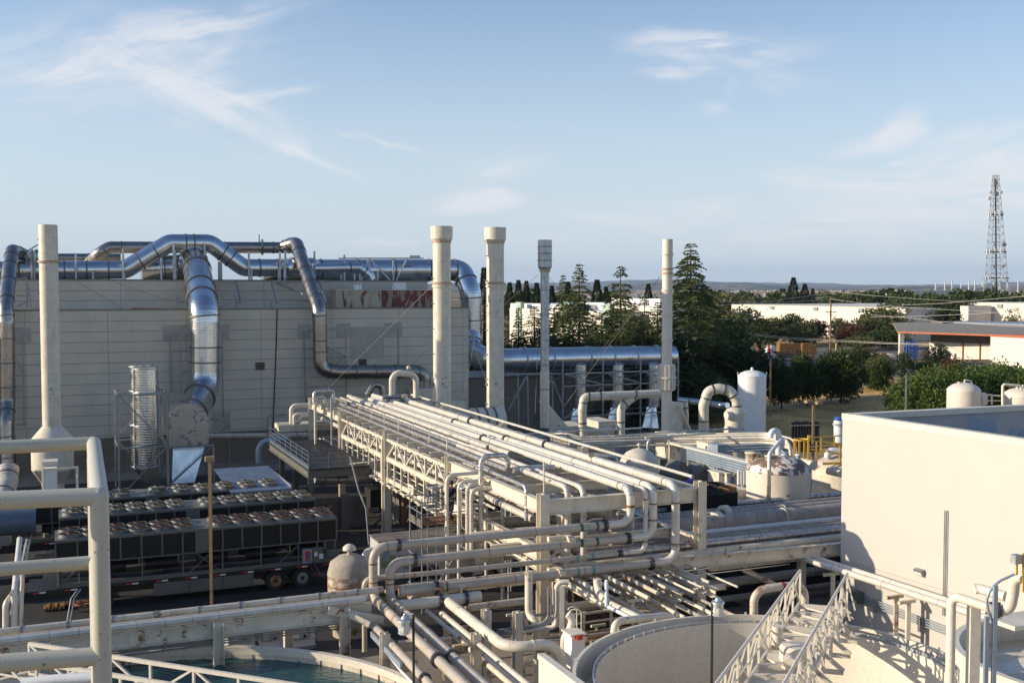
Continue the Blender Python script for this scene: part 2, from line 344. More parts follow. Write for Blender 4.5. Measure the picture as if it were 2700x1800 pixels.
# ---------------------------------------------------------------- mesh builder
class MB:
    def __init__(self): self.v = []; self.f = []; self.s = []; self.uv = []; self.mi = []
    def add(self, vs, fs, smooth=False, uvs=None, m=0):
        o = len(self.v); self.v += [tuple(x) for x in vs]
        for i, f in enumerate(fs):
            self.f.append([k + o for k in f]); self.s.append(smooth); self.mi.append(m)
            self.uv.append(uvs[i] if uvs else None)
        return self
    def box(self, c, size, ax=A, ay=B, az=UP, m=0):
        c = Vector(c); hx, hy, hz = (k * .5 for k in size)
        vs = [c + ax * (hx * i) + ay * (hy * j) + az * (hz * k) for k in (-1, 1) for j in (-1, 1) for i in (-1, 1)]
        return self.add(vs, [(0, 2, 3, 1), (4, 5, 7, 6), (0, 1, 5, 4), (2, 6, 7, 3), (0, 4, 6, 2), (1, 3, 7, 5)], m=m)
    def boxab(self, a0, a1, b0, b1, z0, z1, m=0):
        return self.box(ab((a0 + a1) / 2, (b0 + b1) / 2, (z0 + z1) / 2), (a1 - a0, b1 - b0, z1 - z0), m=m)
    def extrude(self, prof, p0, p1, up=UP, m=0):
        p0, p1 = Vector(p0), Vector(p1); d = (p1 - p0).normalized()
        x = d.cross(up)
        if x.length < 1e-4: x = d.cross(Vector((1, 0, 0)))
        x.normalize(); y = x.cross(d).normalized(); n = len(prof)
        vs = [p0 + x * a + y * b for a, b in prof] + [p1 + x * a + y * b for a, b in prof]
        fs = [(i, (i + 1) % n, (i + 1) % n + n, i + n) for i in range(n)] + [tuple(range(n - 1, -1, -1)), tuple(range(n, 2 * n))]
        return self.add(vs, fs, m=m)
    def bar(self, p0, p1, w, h=None, up=UP, m=0):
        h = h or w; return self.extrude([(-w / 2, -h / 2), (w / 2, -h / 2), (w / 2, h / 2), (-w / 2, h / 2)], p0, p1, up, m)
    def ibeam(self, p0, p1, h, w, t=.03, up=UP, m=0):
        a, b, c = w / 2, h / 2, t / 2
        return self.extrude([(-a, -b), (a, -b), (a, -b + t), (c, -b + t), (c, b - t), (a, b - t), (a, b), (-a, b), (-a, b - t), (-c, b - t), (-c, -b + t), (-a, -b + t)], p0, p1, up, m)
    def angle(self, p0, p1, w, t=.02, up=UP, m=0):
        return self.extrude([(0, 0), (w, 0), (w, t), (t, t), (t, w), (0, w)], p0, p1, up, m)
    def tube(self, pts, r, n=12, bend=0.0, bseg=6, gore=False, caps=True, m=0, v0=0.0):
        P, cuts = fillet([Vector(p) for p in pts], bend, bseg)
        k = len(P); T = []
        for i in range(k):
            a = (P[i] - P[i - 1]).normalized() if i else None
            b = (P[i + 1] - P[i]).normalized() if i < k - 1 else None
            T.append(((a or b) + (b or a)).normalized())
        ref = UP if abs(T[0].z) < .9 else B
        x = T[0].cross(ref).normalized(); rings = []; L = v0; vv = []
        for i in range(k):
            if i:
                L += (P[i] - P[i - 1]).length
                q = T[i - 1].rotation_difference(T[i]); x = q @ x
            x = (x - T[i] * x.dot(T[i])).normalized(); y = T[i].cross(x)
            sc_ = 1.0
            rr = r[i] if isinstance(r, (list, tuple)) else r
            mit = 1.0
            if 0 < i < k - 1:
                dd = (P[i] - P[i - 1]).normalized(); cs = max(.5, dd.dot(T[i]))
                mit = 1.0 / cs
            ax = None
            if mit > 1.001:
                c_ = (P[i + 1] - P[i]).normalized() - (P[i] - P[i - 1]).normalized()
                ax = c_.normalized() if c_.length > 1e-6 else None
            ring = []
            for j in range(n):
                an = 2 * math.pi * j / n
                o = (x * math.cos(an) + y * math.sin(an)) * rr
                if ax is not None: o = o + ax * (o.dot(ax) * (mit - 1))
                ring.append(P[i] + o)
            rings.append(ring); vv.append(L)
        if gore:
            for i in range(k - 1):
                vs = rings[i] + rings[i + 1]
                fs = [(j, (j + 1) % n, (j + 1) % n + n, j + n) for j in range(n)]
                uv = [((j / n, vv[i]), ((j + 1) / n, vv[i]), ((j + 1) / n, vv[i + 1]), (j / n, vv[i + 1])) for j in range(n)]
                self.add(vs, fs, True, uv, m)
        else:
            vs = [p for rg in rings for p in rg]; fs = []; uv = []
            for i in range(k - 1):
                for j in range(n):
                    fs.append((i * n + j, i * n + (j + 1) % n, (i + 1) * n + (j + 1) % n, (i + 1) * n + j))
                    uv.append(((j / n, vv[i]), ((j + 1) / n, vv[i]), ((j + 1) / n, vv[i + 1]), (j / n, vv[i + 1])))
            self.add(vs, fs, True, uv, m)
        if caps:
            self.add(rings[0], [tuple(range(n - 1, -1, -1))], m=m); self.add(rings[-1], [tuple(range(n))], m=m)
        return self
    def disc(self, p, d, r, w, n=20, m=0):
        p, d = Vector(p), Vector(d).normalized(); return self.tube([p - d * w / 2, p + d * w / 2], r, n, m=m)
    def annulus(self, p, d, r0, r1, w, n=20, m=0):
        p, d = Vector(p), Vector(d).normalized()
        x = d.cross(UP if abs(d.z) < .9 else B).normalized(); y = d.cross(x); vs = []
        for k, (rr, s) in enumerate(((r0, -1), (r1, -1), (r1, 1), (r0, 1))):
            for j in range(n):
                an = 2 * math.pi * j / n; vs.append(p + (x * math.cos(an) + y * math.sin(an)) * rr + d * (s * w / 2))
        fs = [(k * n + j, k * n + (j + 1) % n, ((k + 1) % 4) * n + (j + 1) % n, ((k + 1) % 4) * n + j) for k in range(4) for j in range(n)]
        return self.add(vs, fs, m=m)
    def lathe(self, prof, c, n=32, m=0, smooth=True, axis=UP, a0=0.0, a1=None):
        c = Vector(c); ax = Vector(axis).normalized()
        x = ax.cross(Vector((0, 1, 0)) if abs(ax.y) < .9 else UP).normalized(); y = ax.cross(x)
        full = a1 is None; cnt = n if full else n + 1; L = 0; vs = []; 
        for i, (r, z) in enumerate(prof):
            for j in range(cnt):
                an = a0 + (2 * math.pi if full else (a1 - a0)) * j / n
                vs.append(c + (x * math.cos(an) + y * math.sin(an)) * r + ax * z)
        fs = []; uv = []
        for i in range(len(prof) - 1):
            for j in range(n):
                j2 = (j + 1) % cnt
                fs.append((i * cnt + j, i * cnt + j2, (i + 1) * cnt + j2, (i + 1) * cnt + j)); uv.append(((j / n, prof[i][1]), ((j + 1) / n, prof[i][1]), ((j + 1) / n, prof[i + 1][1]), (j / n, prof[i + 1][1])))
        if smooth == 'split':
            for q, f in enumerate(fs):
                pass
            for i in range(len(prof) - 1):
                o = vs[i * cnt:(i + 2) * cnt]
                self.add(o, [(j, (j + 1) % cnt, (j + 1) % cnt + cnt, j + cnt) for j in range(n)], True, uv[i * n:(i + 1) * n], m)
            return self
        return self.add(vs, fs, smooth, uv, m)
    def quad(self, a, b, c, d, m=0): return self.add([a, b, c, d], [(0, 1, 2, 3)], m=m)
    def build(self, name, mats, parent=None, origin=None):
        me = bpy.data.meshes.new(name)
        o = Vector((0, 0, 0))
        if parent is not None: o = ORI[parent.name]
        elif origin is not None: o = Vector(origin)
        ox, oy, oz = o
        me.from_pydata([(x - ox, y - oy, z - oz) for x, y, z in self.v], [], self.f)
        me.polygons.foreach_set('use_smooth', self.s)
        if any(u for u in self.uv):
            ul = me.uv_layers.new(name='UVMap'); flat = []
            for f, u in zip(self.f, self.uv):
                if u: 
                    for q in u: flat += [q[0], q[1]]
                else: flat += [0.0, 0.0] * len(f)
            ul.data.foreach_set('uv', flat)
        if not isinstance(mats, (list, tuple)): mats = [mats]
        for mm in mats: me.materials.append(M[mm] if isinstance(mm, str) else mm)
        if len(mats) > 1: me.polygons.foreach_set('material_index', self.mi)
        me.update()
        ob = bpy.data.objects.new(name, me); COL.objects.link(ob)
        if parent is not None: ob.parent = parent
        else: ob.location = o
        ORI[ob.name] = o
        return ob
ORI = {}
def fillet(P, R, seg):
    if R <= 0 or len(P) < 3: return P, []
    out = [P[0]]
    for i in range(1, len(P) - 1):
        a, b, c = P[i - 1], P[i], P[i + 1]; u = (a - b); v = (c - b); lu, lv = u.length, v.length; u.normalize(); v.normalize()
        an = u.angle(v)
        if an > math.pi - .02: out.append(b); continue
        tl = R / math.tan(an / 2); mx = min(lu * (.98 if i == 1 else .49), lv * (.98 if i == len(P) - 2 else .49))
        rr = R
        if tl > mx: rr = R * mx / tl; tl = mx
        s, e = b + u * tl, b + v * tl; cen = b + (u + v).normalized() * (rr / math.sin(an / 2))
        w0 = s - cen; w1 = e - cen; tot = w0.angle(w1); axis = w0.cross(w1).normalized()
        for k in range(seg + 1): out.append(cen + Matrix.Rotation(tot * k / seg, 3, axis) @ w0)
    out.append(P[-1])
    q = [out[0]]
    for p in out[1:]:
        if (p - q[-1]).length > 1e-4: q.append(p)
    return q, []

def thing(name, label, cat, loc, group=None):
    o = bpy.data.objects.new(name, None); COL.objects.link(o); o.location = loc; o.empty_display_size = .3
    ORI[o.name] = Vector(loc); return tag(o, label, cat, group)
def tag(o, label, cat, group=None, kind=None):
    o['label'] = label; o['category'] = cat
    if group: o['group'] = group
    if kind: o['kind'] = kind
    return o
def single(mb, name, mats, label, cat, group=None, origin=None):
    if origin is None:
        xs = [v[0] for v in mb.v]; ys = [v[1] for v in mb.v]; zs = [v[2] for v in mb.v]
        origin = ((min(xs) + max(xs)) / 2, (min(ys) + max(ys)) / 2, min(zs))
    return tag(mb.build(name, mats, origin=origin), label, cat, group)
def struct(mb, name, mats):
    o = mb.build(name, mats); o['kind'] = 'structure'; return o
def children(o): return [c for c in COL.objects if c.parent == o]
KIDS = {}
def dup(o, loc=None, label=None, parent=None, rotz=None, scale=None):
    c = o.copy(); COL.objects.link(c); ORI[c.name] = ORI.get(o.name, Vector((0, 0, 0)))
    if parent is not None: c.parent = parent
    if loc is not None: c.location = loc; ORI[c.name] = Vector(loc)
    if rotz is not None: c.rotation_euler = (0, 0, rotz)
    if scale is not None: c.scale = scale if isinstance(scale, (tuple, list)) else (scale,) * 3
    if label: c['label'] = label
    for k in list(o.children): dup(k, parent=c)
    return c
def flange(mb, p, d, r, w=.09, bolts=10):
    d = Vector(d).normalized()
    mb.disc(p - d * w * .3, d, r * 1.5, w * .5, 18); mb.disc(p + d * w * .32, d, r * 1.5, w * .5, 18)
    x = d.cross(UP if abs(d.z) < .9 else B).normalized(); y = d.cross(x)
    for i in range(bolts):
        an = 2 * math.pi * i / bolts; q = p + (x * math.cos(an) + y * math.sin(an)) * r * 1.28
        mb.tube([q - d * w, q + d * w], .028, 5)
    return mb
def pipe(label, pts, r, m, bend=None, name='pipe', cat='pipe', group=None, fl=(), n=12, bseg=6, gore=False, rings=(), ringm='band', clamps=(), bands=(), bandm='greenband'):
    """fl/rings/clamps/bands: lists of (point, direction)"""
    mb = MB().tube(pts, r, n, bend if bend is not None else r * 3, bseg, gore)
    o = tag(mb.build(name, m, origin=pts[0]), label, cat, group)
    for q, d in fl: flange(MB(), Vector(q), d, r).build('flange', 'flange', o)
    for q, d in rings: MB().annulus(q, d, r * .99, r * 1.07, .06, n).build('joint_ring', ringm, o)
    for q, d in clamps: MB().annulus(q, d, r * .98, r * 1.12, .10, n).build('pipe_clamp', 'strut', o)
    for q, d in bands: MB().annulus(q, d, r * .97, r * 1.015, .13, n).build('marker_band', bandm, o)
    return o
def lerp(a, b, t): return Vector(a) + (Vector(b) - Vector(a)) * t
def text(txt, size, loc, xdir, ydir, m, parent, name='lettering', align='LEFT'):
    cu = bpy.data.curves.new(name, 'FONT'); cu.body = txt; cu.size = size; cu.align_x = align; cu.extrude = .002
    tmp = bpy.data.objects.new(name + '_tmp', cu); COL.objects.link(tmp)
    dg = bpy.context.evaluated_depsgraph_get(); me = bpy.data.meshes.new_from_object(tmp.evaluated_get(dg))
    bpy.data.objects.remove(tmp); bpy.data.curves.remove(cu)
    x = Vector(xdir).normalized(); y = Vector(ydir).normalized(); z = x.cross(y)
    mt = Matrix((x, y, z)).transposed().to_4x4(); mt.translation = Vector(loc) - ORI[parent.name]
    me.transform(mt); me.materials.clear(); me.materials.append(M[m]); me.name = name
    o = bpy.data.objects.new(name, me); COL.objects.link(o); o.parent = parent; ORI[o.name] = ORI[parent.name]
    return o
# ================================================================ SETTING
def grid_sheet(name, m, x0, x1, y0, y1, z, nx=2, ny=2):
    mb = MB(); vs = [(x0 + (x1 - x0) * i / nx, y0 + (y1 - y0) * j / ny, z) for j in range(ny + 1) for i in range(nx + 1)]
    mb.add(vs, [(j * (nx + 1) + i, j * (nx + 1) + i + 1, (j + 1) * (nx + 1) + i + 1, (j + 1) * (nx + 1) + i) for j in range(ny) for i in range(nx)])
    return struct(mb, name, m)
grid_sheet('ground', 'ground', -16000, 16000, -200, 22000, 0, 8, 8)
def absheet(name, m, a0, a1, b0, b1, z):
    return struct(MB().quad(ab(a0, b0, z), ab(a1, b0, z), ab(a1, b1, z), ab(a0, b1, z)), name, m)
absheet('plant_pavement', 'concrete', -25, 64, 8, 112, .004)
absheet('yard_asphalt', 'asphalt', -20, 30, 42.5, 90, .008)
# loading yard beyond the railway
struct(MB().quad((40, 226, .004), (190, 226, .004), (190, 285, .004), (40, 285, .004)), 'storage_yard', 'gravel')
mb = MB(); prof = [(186, 0.0), (196, 1.3), (204, 1.5), (208, 1.5), (214, .9), (222, .02)]
n = 40
vs = [(20 + 260 * i / n, y + math.sin(i * .5) * .4, z + .01) for y, z in prof for i in range(n + 1)]
mb.add(vs, [(k * (n + 1) + i, k * (n + 1) + i + 1, (k + 1) * (n + 1) + i + 1, (k + 1) * (n + 1) + i) for k in range(len(prof) - 1) for i in range(n)], True)
struct(mb, 'railway_embankment', 'gravel')
mb = MB()
for yy in (205.2, 206.7): mb.bar((20, yy, 1.68), (280, yy, 1.68), .12, .16)
for i in range(240): mb.box((22 + i * 1.07, 206, 1.56), (.26, 2.6, .14), Vector((1, 0, 0)), Vector((0, 1, 0)))
tag(mb.build('railway_track', 'rustpipe', origin=(150, 206, 1.5)), 'rusty railway track crossing behind the dark round trees', 'railway track')
# grassy mound under the trees
mb = MB(); nx, ny = 36, 18
vs = []
for j in range(ny + 1):
    for i in range(nx + 1):
        X = 22 + 50 * i / nx; Y = 106 + 62 * j / ny
        e = min(i, nx - i) / 6; g = min(j, ny - j) / 4; k = min(1, e) * min(1, g)
        z = k * (.9 + .7 * math.sin(X * .12 + 1) * math.cos(Y * .09) + .25 * math.sin(X * .6) * math.sin(Y * .4)) - .02
        vs.append((X, Y, z))
mb.add(vs, [(j * (nx + 1) + i, j * (nx + 1) + i + 1, (j + 1) * (nx + 1) + i + 1, (j + 1) * (nx + 1) + i) for j in range(ny) for i in range(nx)], True)
struct(mb, 'grass_mound', 'grass')
# far hills
def ridge(name, Y, x0, x1, base, amp, seed, depth=1400):
    rnd = random.Random(seed); mb = MB(); n = 160; rows = 8; ph = [rnd.uniform(0, 6.28) for _ in range(8)]
    vs = []
    for j in range(rows + 1):
        s = math.sin(math.pi * min(1, j / rows * 1.0) * .5)
        for i in range(n + 1):
            t = i / n; X = x0 + (x1 - x0) * t
            h = base + amp * (.5 * math.sin(t * 7 + ph[0]) + .3 * math.sin(t * 17 + ph[1]) + .17 * math.sin(t * 39 + ph[2]) + .08 * math.sin(t * 90 + ph[3]) + .05 * math.sin(t * 210 + ph[4]))
            h *= min(1, t * 6, (1 - t) * 6)
            vs.append((X, Y + depth * j / rows + 60 * math.sin(t * 60 + j), max(0, h) * s - 1 + (6 * math.sin(t * 150 + j * 2) * s)))
    mb.add(vs, [(j * (n + 1) + i, j * (n + 1) + i + 1, (j + 1) * (n + 1) + i + 1, (j + 1) * (n + 1) + i) for j in range(rows) for i in range(n)], True)
    return struct(mb, name, 'hill')
ridge('hills', 7600, -1200, 2600, 66, 40, 3)
ridge('far_hills', 9800, 1500, 6500, 70, 45, 8, 2600)
ridge('rear_hills', 14500, -6000, 9000, 120, 70, 5, 3000)
ridge('low_hills', 5200, 500, 3600, 22, 14, 12, 1000)

# ================================================================ BUILDINGS
BW = 96.65                                   # main factory front wall
ZP, ZU = 13.35, 15.9
fb = thing('factory_building', 'large grey beige panelled factory with set back upper storey', 'building', ab(14, 99, 0))
MB().boxab(-40, 36.5, BW, 150, 0.0, ZP - .55).build('wall', 'panel', fb)
mb = MB(); mb.boxab(-40, 36.5, BW, BW + .3, ZP - .55, ZP); mb.boxab(36.2, 36.5, BW + .3, 150, ZP - .55, ZP)
mb.build('parapet', 'panel', fb)
mb = MB(); mb.boxab(-40, 36.56, BW - .06, BW + .36, ZP, ZP + .07); mb.build('coping', 'chillergrey', fb)
MB().boxab(-40, 34.5, 102.8, 149, ZP - .55, ZU).build('upper_wall', 'panel_up', fb)
MB().boxab(-40, 34.55, 102.74, 103.1, ZU, ZU + .08).build('upper_coping', 'chillergrey', fb)
MB().boxab(-40, 36.45, BW - .035, BW - .005, 0, 2.6).build('base_course', mat('brown_base_course', (.20, .16, .12), .7), fb)
# repair patches, louvres
def wallbox(x0, y0, x1, y1, th=.03, b=BW):
    p, q = pb(x0, y0, b), pb(x1, y1, b); return MB().boxab(min(gA(p), gA(q)), max(gA(p), gA(q)), b - th, b - .004, min(p.z, q.z), max(p.z, q.z))
pm = mat('patched_panel', (.42, .385, .34), .6)
for x0, y0, x1, y1 in ((428, 857, 497, 897), (583, 856, 604, 893), (40, 863, 82, 902), (784, 854, 818, 891), (886, 853, 924, 888), (1012, 851, 1061, 886), (560, 1086, 607, 1130)):
    wallbox(x0, y0, x1, y1).build('patch_plate', pm, fb)
wallbox(924, 862, 1013, 945, .02).build('patch_plate', pm, fb)
for x0, y0, x1, y1 in ((673, 955, 698, 975), (945, 947, 967, 963)):
    lv = wallbox(x0, y0, x1, y1, .07).build('louvre', 'chillergrey', fb)
    p, q = pb(x0, y0, BW), pb(x1, y1, BW); mb = MB()
    for k in range(5):
        z = q.z + (p.z - q.z) * (.16 + k * .17); mb.boxab(gA(p) + .1, gA(q) - .1, BW - .10, BW - .075, z, z + (p.z - q.z) * .08)
    mb.build('slats', 'dark', lv)
# cable down the wall
single(MB().tube([pb(731, 815, BW - .08), pb(727, 950, BW - .08), pb(719, 1145, BW - .08)], .045, 6), 'cable', 'black', 'thin black cable hanging down the factory wall', 'cable')
tag(MB().tube([pb(348, 813, BW + .5), pb(425, 814, BW + .5)], .05, 6).build('boom_pole', 'red', origin=pb(380, 813, BW + .5)), 'slim red pole lying along the lower roof edge', 'pole')
# annex wall behind the stacks
an = thing('low_annex', 'low shaded annex wall behind the header duct frame', 'building', ab(46, 103, 0))
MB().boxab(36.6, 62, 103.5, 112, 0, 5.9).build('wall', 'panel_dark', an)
MB().boxab(36.6, 62.1, 103.4, 112.1, 5.9, 6.05).build('roof', 'chillergrey', an)
# container on lower roof
p0, p1 = pb(886, 765, 99.6), pb(1160, 811, 99.6)
ct = thing('roof_container', 'beige and red peeling container standing on the lower roof', 'container', at(lerp(p0, p1, .5), ZP - .5))
a0, a1 = gA(p0), gA(p1); am = gA(pb(1017, 770, 99.6))
MB().boxab(a0, am - .03, 99.6, 101.8, ZP - .5, 15.0).build('beige_bay', 'peelred', ct)
MB().boxab(am + .03, a1, 99.6, 101.8, ZP - .5, 15.0).build('red_bay', 'peelred2', ct)
mb = MB()
for i in range(14): mb.boxab(a0 + .15 + (a1 - a0) * i / 14, a0 + .75 + (a1 - a0) * i / 14, 99.5, 101.9, 15.003, 15.06)
mb.build('roof_slabs', 'cream_clean', ct)
single(MB().boxab(gA(pb(936, 760, 99.7)), gA(pb(955, 760, 99.7)), 99.9, 100.5, 15.06, 15.5).tube([pb(942, 757, 100), pb(945, 743, 100)], .05, 6).tube([pb(950, 757, 100), pb(952, 743, 100)], .05, 6), 'roof_vent', 'pvc', 'small white vent unit with two thin spouts on container beige half', 'vent')
single(MB().boxab(gA(pb(1042, 760, 99.7)), gA(pb(1072, 760, 99.7)), 99.9, 100.6, 15.06, 15.75).tube([pb(1046, 757, 100), pb(1041, 745, 100)], .05, 6), 'roof_vent', 'pvc', 'wider white vent unit on the red half of the roof container', 'vent')
# brown base / door panel on ground behind vessel
# building on the right: cream wall turned towards the camera
d0 = py_(2222, 1089, 48.0); RZ = d0.z
wd = Vector((.44, -.90, 0)).normalized(); wn = Vector((-wd.y * -1, 0, 0))
wn = Vector((wd.y, -wd.x, 0))                # outward (towards the left)
rb = thing('cream_building', 'large smooth cream clad building with flat parapet at the right', 'building', at(d0, 0))
C0 = at(d0, 0); L = 34.0; fa = Vector((.93, .367, 0)).normalized(); LA = 30.0
def wallseg(m, s, e, z0, z1, th, inn):
    return m.add([s + UP * z0, e + UP * z0, e + UP * z1, s + UP * z1, s + inn * th + UP * z0, e + inn * th + UP * z0, e + inn * th + UP * z1, s + inn * th + UP * z1],
                 [(0, 1, 2, 3), (5, 4, 7, 6), (3, 2, 6, 7), (0, 3, 7, 4), (1, 5, 6, 2), (0, 4, 5, 1)])
wallseg(MB(), C0 + wd * .0, C0 + wd * L, 0, RZ - .28, .3, -wn).build('wall', 'wallright', rb)
# far side: inner face of the parapet
mb = MB(); nA = Vector((-fa.y, fa.x, 0))
wallseg(mb, C0 + fa * .31, C0 + fa * LA, 0, RZ - .28, -.3, nA); mb.build('far_wall', patch_mat('grey_parapet_inside', (.44, .43, .42), (.34, .42, .52), .50, .5, .6), rb)
mb = MB(); wallseg(mb, C0 - wn * -.03 - wd * .03, C0 + wd * L, RZ - .28, RZ, .40, -wn); mb.build('coping', 'cream_clean', rb)
mb = MB(); wallseg(mb, C0 + fa * .40, C0 + fa * LA, RZ - .26, RZ - .004, -.42, nA); mb.build('far_coping', 'cream_clean', rb)
MB().quad(C0 + fa * .3 + wd * .3 + UP * (RZ - 2.2), C0 + wd * L + UP * (RZ - 2.2), C0 + wd * L + fa * LA + UP * (RZ - 2.2), C0 + fa * LA + UP * (RZ - 2.2)).build('roof', 'concrete', rb)
def onwall(px, py, off=0.0):
    d = ray(px, py); w0 = C0 + wn * off - EYE; t = w0.dot(wn) / d.dot(wn); return EYE + d * t
# wall pack light
q = onwall(2428, 1507); lt = thing('wall_light', 'dark grey wedge shaped light on the cream building wall', 'wall light', q)
MB().add([q + wd * -.22 + UP * .14, q + wd * .22 + UP * .14, q + wd * .22 + UP * -.16, q + wd * -.22 + UP * -.16,
          q + wn * .22 + wd * -.22 + UP * .10, q + wn * .22 + wd * .22 + UP * .10, q + wn * .08 + wd * .22 + UP * -.16, q + wn * .08 + wd * -.22 + UP * -.16],
         [(0, 1, 5, 4), (4, 5, 6, 7), (0, 4, 7, 3), (1, 2, 6, 5), (3, 7, 6, 2)]).build('housing', 'strut', lt)
g1 = q + wn * .155 - UP * .06
MB().box(g1, (.36, .02, .16), wd, (wn + UP * -.5).normalized(), (UP + wn * .5).normalized()).build('lens', 'lampglass', lt)
# vertical conduit pair on the wall
for k, (px, lb) in enumerate(((2491, 'left thin vertical conduit on the cream building wall'), (2497, 'right thin vertical conduit on the cream building wall'))):
    pt, pbm = onwall(px, 1345, .06), onwall(px, 1345, .06); pbm = at(pbm, 2.0)
    single(MB().tube([pt, pbm], .022, 6), 'conduit', 'strut', lb, 'conduit', 'vertical conduits on the cream wall')

# ---------------- background buildings
gb = thing('green_trim_building', 'cream office block with pale green pilasters behind the cedars', 'building', py_(1550, 980, 205))
X = Vector((1, 0, 0)); Yv = Vector((0, 1, 0))
def fbx(px0, px1, ytop, Y, depth, z0=0.0, mbx=None, out=0.0):
    p = py_(px0, ytop, Y); u1 = (px1 - 1350) / F; s = (u1 * p.y - p.x) / (.3907 + .9205 * u1); m_ = mbx or MB()   # wall runs along -B, lit side -A
    return m_.box(at(p, (z0 + p.z) / 2) - B * (s / 2) + A * (depth / 2 - out), (depth, s, p.z - z0))
m_ = fbx(1344, 1608, 812, 235, 20); fbx(1608, 1745, 806, 205, 4, mbx=m_); m_.build('wall', 'render_white', gb)
m_ = fbx(1346, 1500, 799, 240, 20, 8); fbx(1530, 1606, 797, 222, 18, 8, mbx=m_); fbx(1612, 1740, 786, 212, 3, 8, mbx=m_); m_.build('roof_screen', 'white', gb)
for x0, x1, yt in ((1363, 1376, 796), (1487, 1503, 794), (1594, 1612, 801)): (lambda w0, x: fbx(x0, x1, yt, (at(w0, 0) - B * (((x - 1350) / F * w0.y - w0.x) / (.3907 + .9205 * (x - 1350) / F))).y, .9, 0, None, .3).build('pilaster', 'green', gb))(py_(1344, 812, 235), x0)
for x0, x1, yt, hh in ((1463, 1477, 828, 3.2), (1658, 1680, 828, 3.0), (1690, 1712, 828, 3.0), (1540, 1552, 880, 2.6), (1570, 1582, 880, 2.6)):
    w0 = py_(1344 if x0 < 1608 else 1608, 812, 235 if x0 < 1608 else 205); sv = [((x - 1350) / F * w0.y - w0.x) / (.3907 + .9205 * (x - 1350) / F) for x in (x0, x1)]
    q0, q1 = (at(w0, 0) - B * s_ - A * .06 for s_ in sv); qm = lerp(q0, q1, .5); a = py_(x0, yt, qm.y)
    w_ = MB().box(at(qm, a.z - hh / 2), (.12, sv[1] - sv[0], hh)).build('window', 'glass', gb)
    m2 = MB(); m2.box(at(qm, a.z - hh / 2) - A * .08, (.06, .1, hh)); m2.box(at(qm, a.z - hh - .1) - A * .08, (.14, sv[1] - sv[0] + .3, .14)); m2.build('frame', 'white', w_)
def warehouse(label, px0, px1, ytop, Y, depth=60, docks=(), mname='render_white', z1=None):
    t = thing('warehouse', label, 'warehouse', py_((px0 + px1) / 2, 870, Y)); t.location.z = 0; ORI[t.name] = Vector(t.location)
    fbx(px0, px1, ytop, Y, depth).build('wall', mname, t)
    fbx(px0, px1, ytop - .4, Y, depth + .4, py_(px0, ytop, Y).z + .002, None, .2).build('coping', 'cream_clean', t)
    for d in docks: fbx(d - 6, d + 6, ytop + 3, Y - (Y * .0), .5, py_(d, ytop + 10, Y).z, None, .25).build('wall_light', 'white', t) if False else None
    p = py_(px0, ytop, Y)
    for d in docks:
        u1 = (d - 1350) / F; s = (u1 * p.y - p.x) / (.3907 + .9205 * u1); MB().box(at(p, p.z - .9) - B * s - A * .25, (.5, 1.9, 1.0)).build('wall_light', 'strut', t)
    return t
warehouse('long white warehouse wall behind the utility pole', 1929, 2388, 802, 400, 70, (2037, 2152, 2272))
warehouse('white warehouse partly shaded at the far right edge', 2554, 2760, 797, 330, 60, (2637,))
warehouse('short white wall block left of the shaded warehouse', 2532, 2553, 806, 320, 9)
warehouse('small pale box building above the far tree line', 2326, 2387, 766, 640, 40)
warehouse('grey long flat block far behind the tree line', 2388, 2530, 768, 700, 40, (), 'concwall')
warehouse('tiny white roofed shed in the far trees by tall fir', 2012, 2052, 784, 700, 40)
# orange edged shed
ws = thing('open_shed', 'low cream shed with grey roof and orange roof edge', 'shed', py_(2550, 960, 225))
p_l = py_(2367, 874, 225); p_r = py_(2655, 883, 205); zr = p_l.z
mb = MB(); a = Vector((p_l.x, 225, zr)); b = Vector((p_r.x + 10, 200, zr - .1)); c = Vector((p_r.x + 40, 262, zr + 1.2)); d = Vector((p_l.x + 14, 268, zr + .6))
mb.add([a, b, c, d, a - UP * .25, b - UP * .25, c - UP * .25, d - UP * .25], [(0, 1, 2, 3), (7, 6, 5, 4), (1, 5, 6, 2), (2, 6, 7, 3), (3, 7, 4, 0)]); mb.build('roof', mat('grey_roof', (.30, .27, .23), .95, spec=.1), ws)
mb = MB(); mb.bar(a + Vector((-.1, -.15, -.12)), b + Vector((0, -.15, -.12)), .16, .36); mb.build('roof_edge', 'orange', ws)
wl = py_(2452, 885, 228); wr = py_(2614, 885, 214)
mb = MB(); mb.add([(wl.x, 228, 0), (wr.x + 3, 214, 0), (wr.x + 3, 214, zr - 2.2), (wl.x, 228, zr - 2.2), (wl.x, 228.3, 0), (wr.x + 3, 214.3, 0), (wr.x + 3, 214.3, zr - 2.2), (wl.x, 228.3, zr - 2.2)], [(0, 1, 2, 3), (5, 4, 7, 6), (3, 2, 6, 7), (0, 3, 7, 4)]); mb.build('wall', 'render_white', ws)
mb = MB(); mb.add([(wl.x, 227.6, zr - 2.2), (wr.x + 3, 213.6, zr - 2.2), (wr.x + 3, 213.6, zr - .26), (wl.x, 227.6, zr - .26)], [(0, 1, 2, 3)]); mb.build('fascia', mat('dark_fascia', (.16, .15, .13), .8), ws)
for px in (2525, 2561, 2594):
    t_ = (px - 2452) / (2614 - 2452); c = Vector((wl.x + (wr.x + 3 - wl.x) * t_, 228 - 14 * t_, 0)); MB().box(c + Vector((0, -.1, (zr - 2.2) / 2)), (.35, .2, zr - 2.2), X, Yv).build('door_jamb', 'orange', ws)
MB().box((py_(2381, 900, 224).x, 225, zr / 2 - .15), (.9, .9, zr - .3), X, Yv).build('column', 'cream', ws)
br = thing('block_extension', 'taller cream block with orange cap at the right end of shed', 'building', py_(2660, 960, 198))
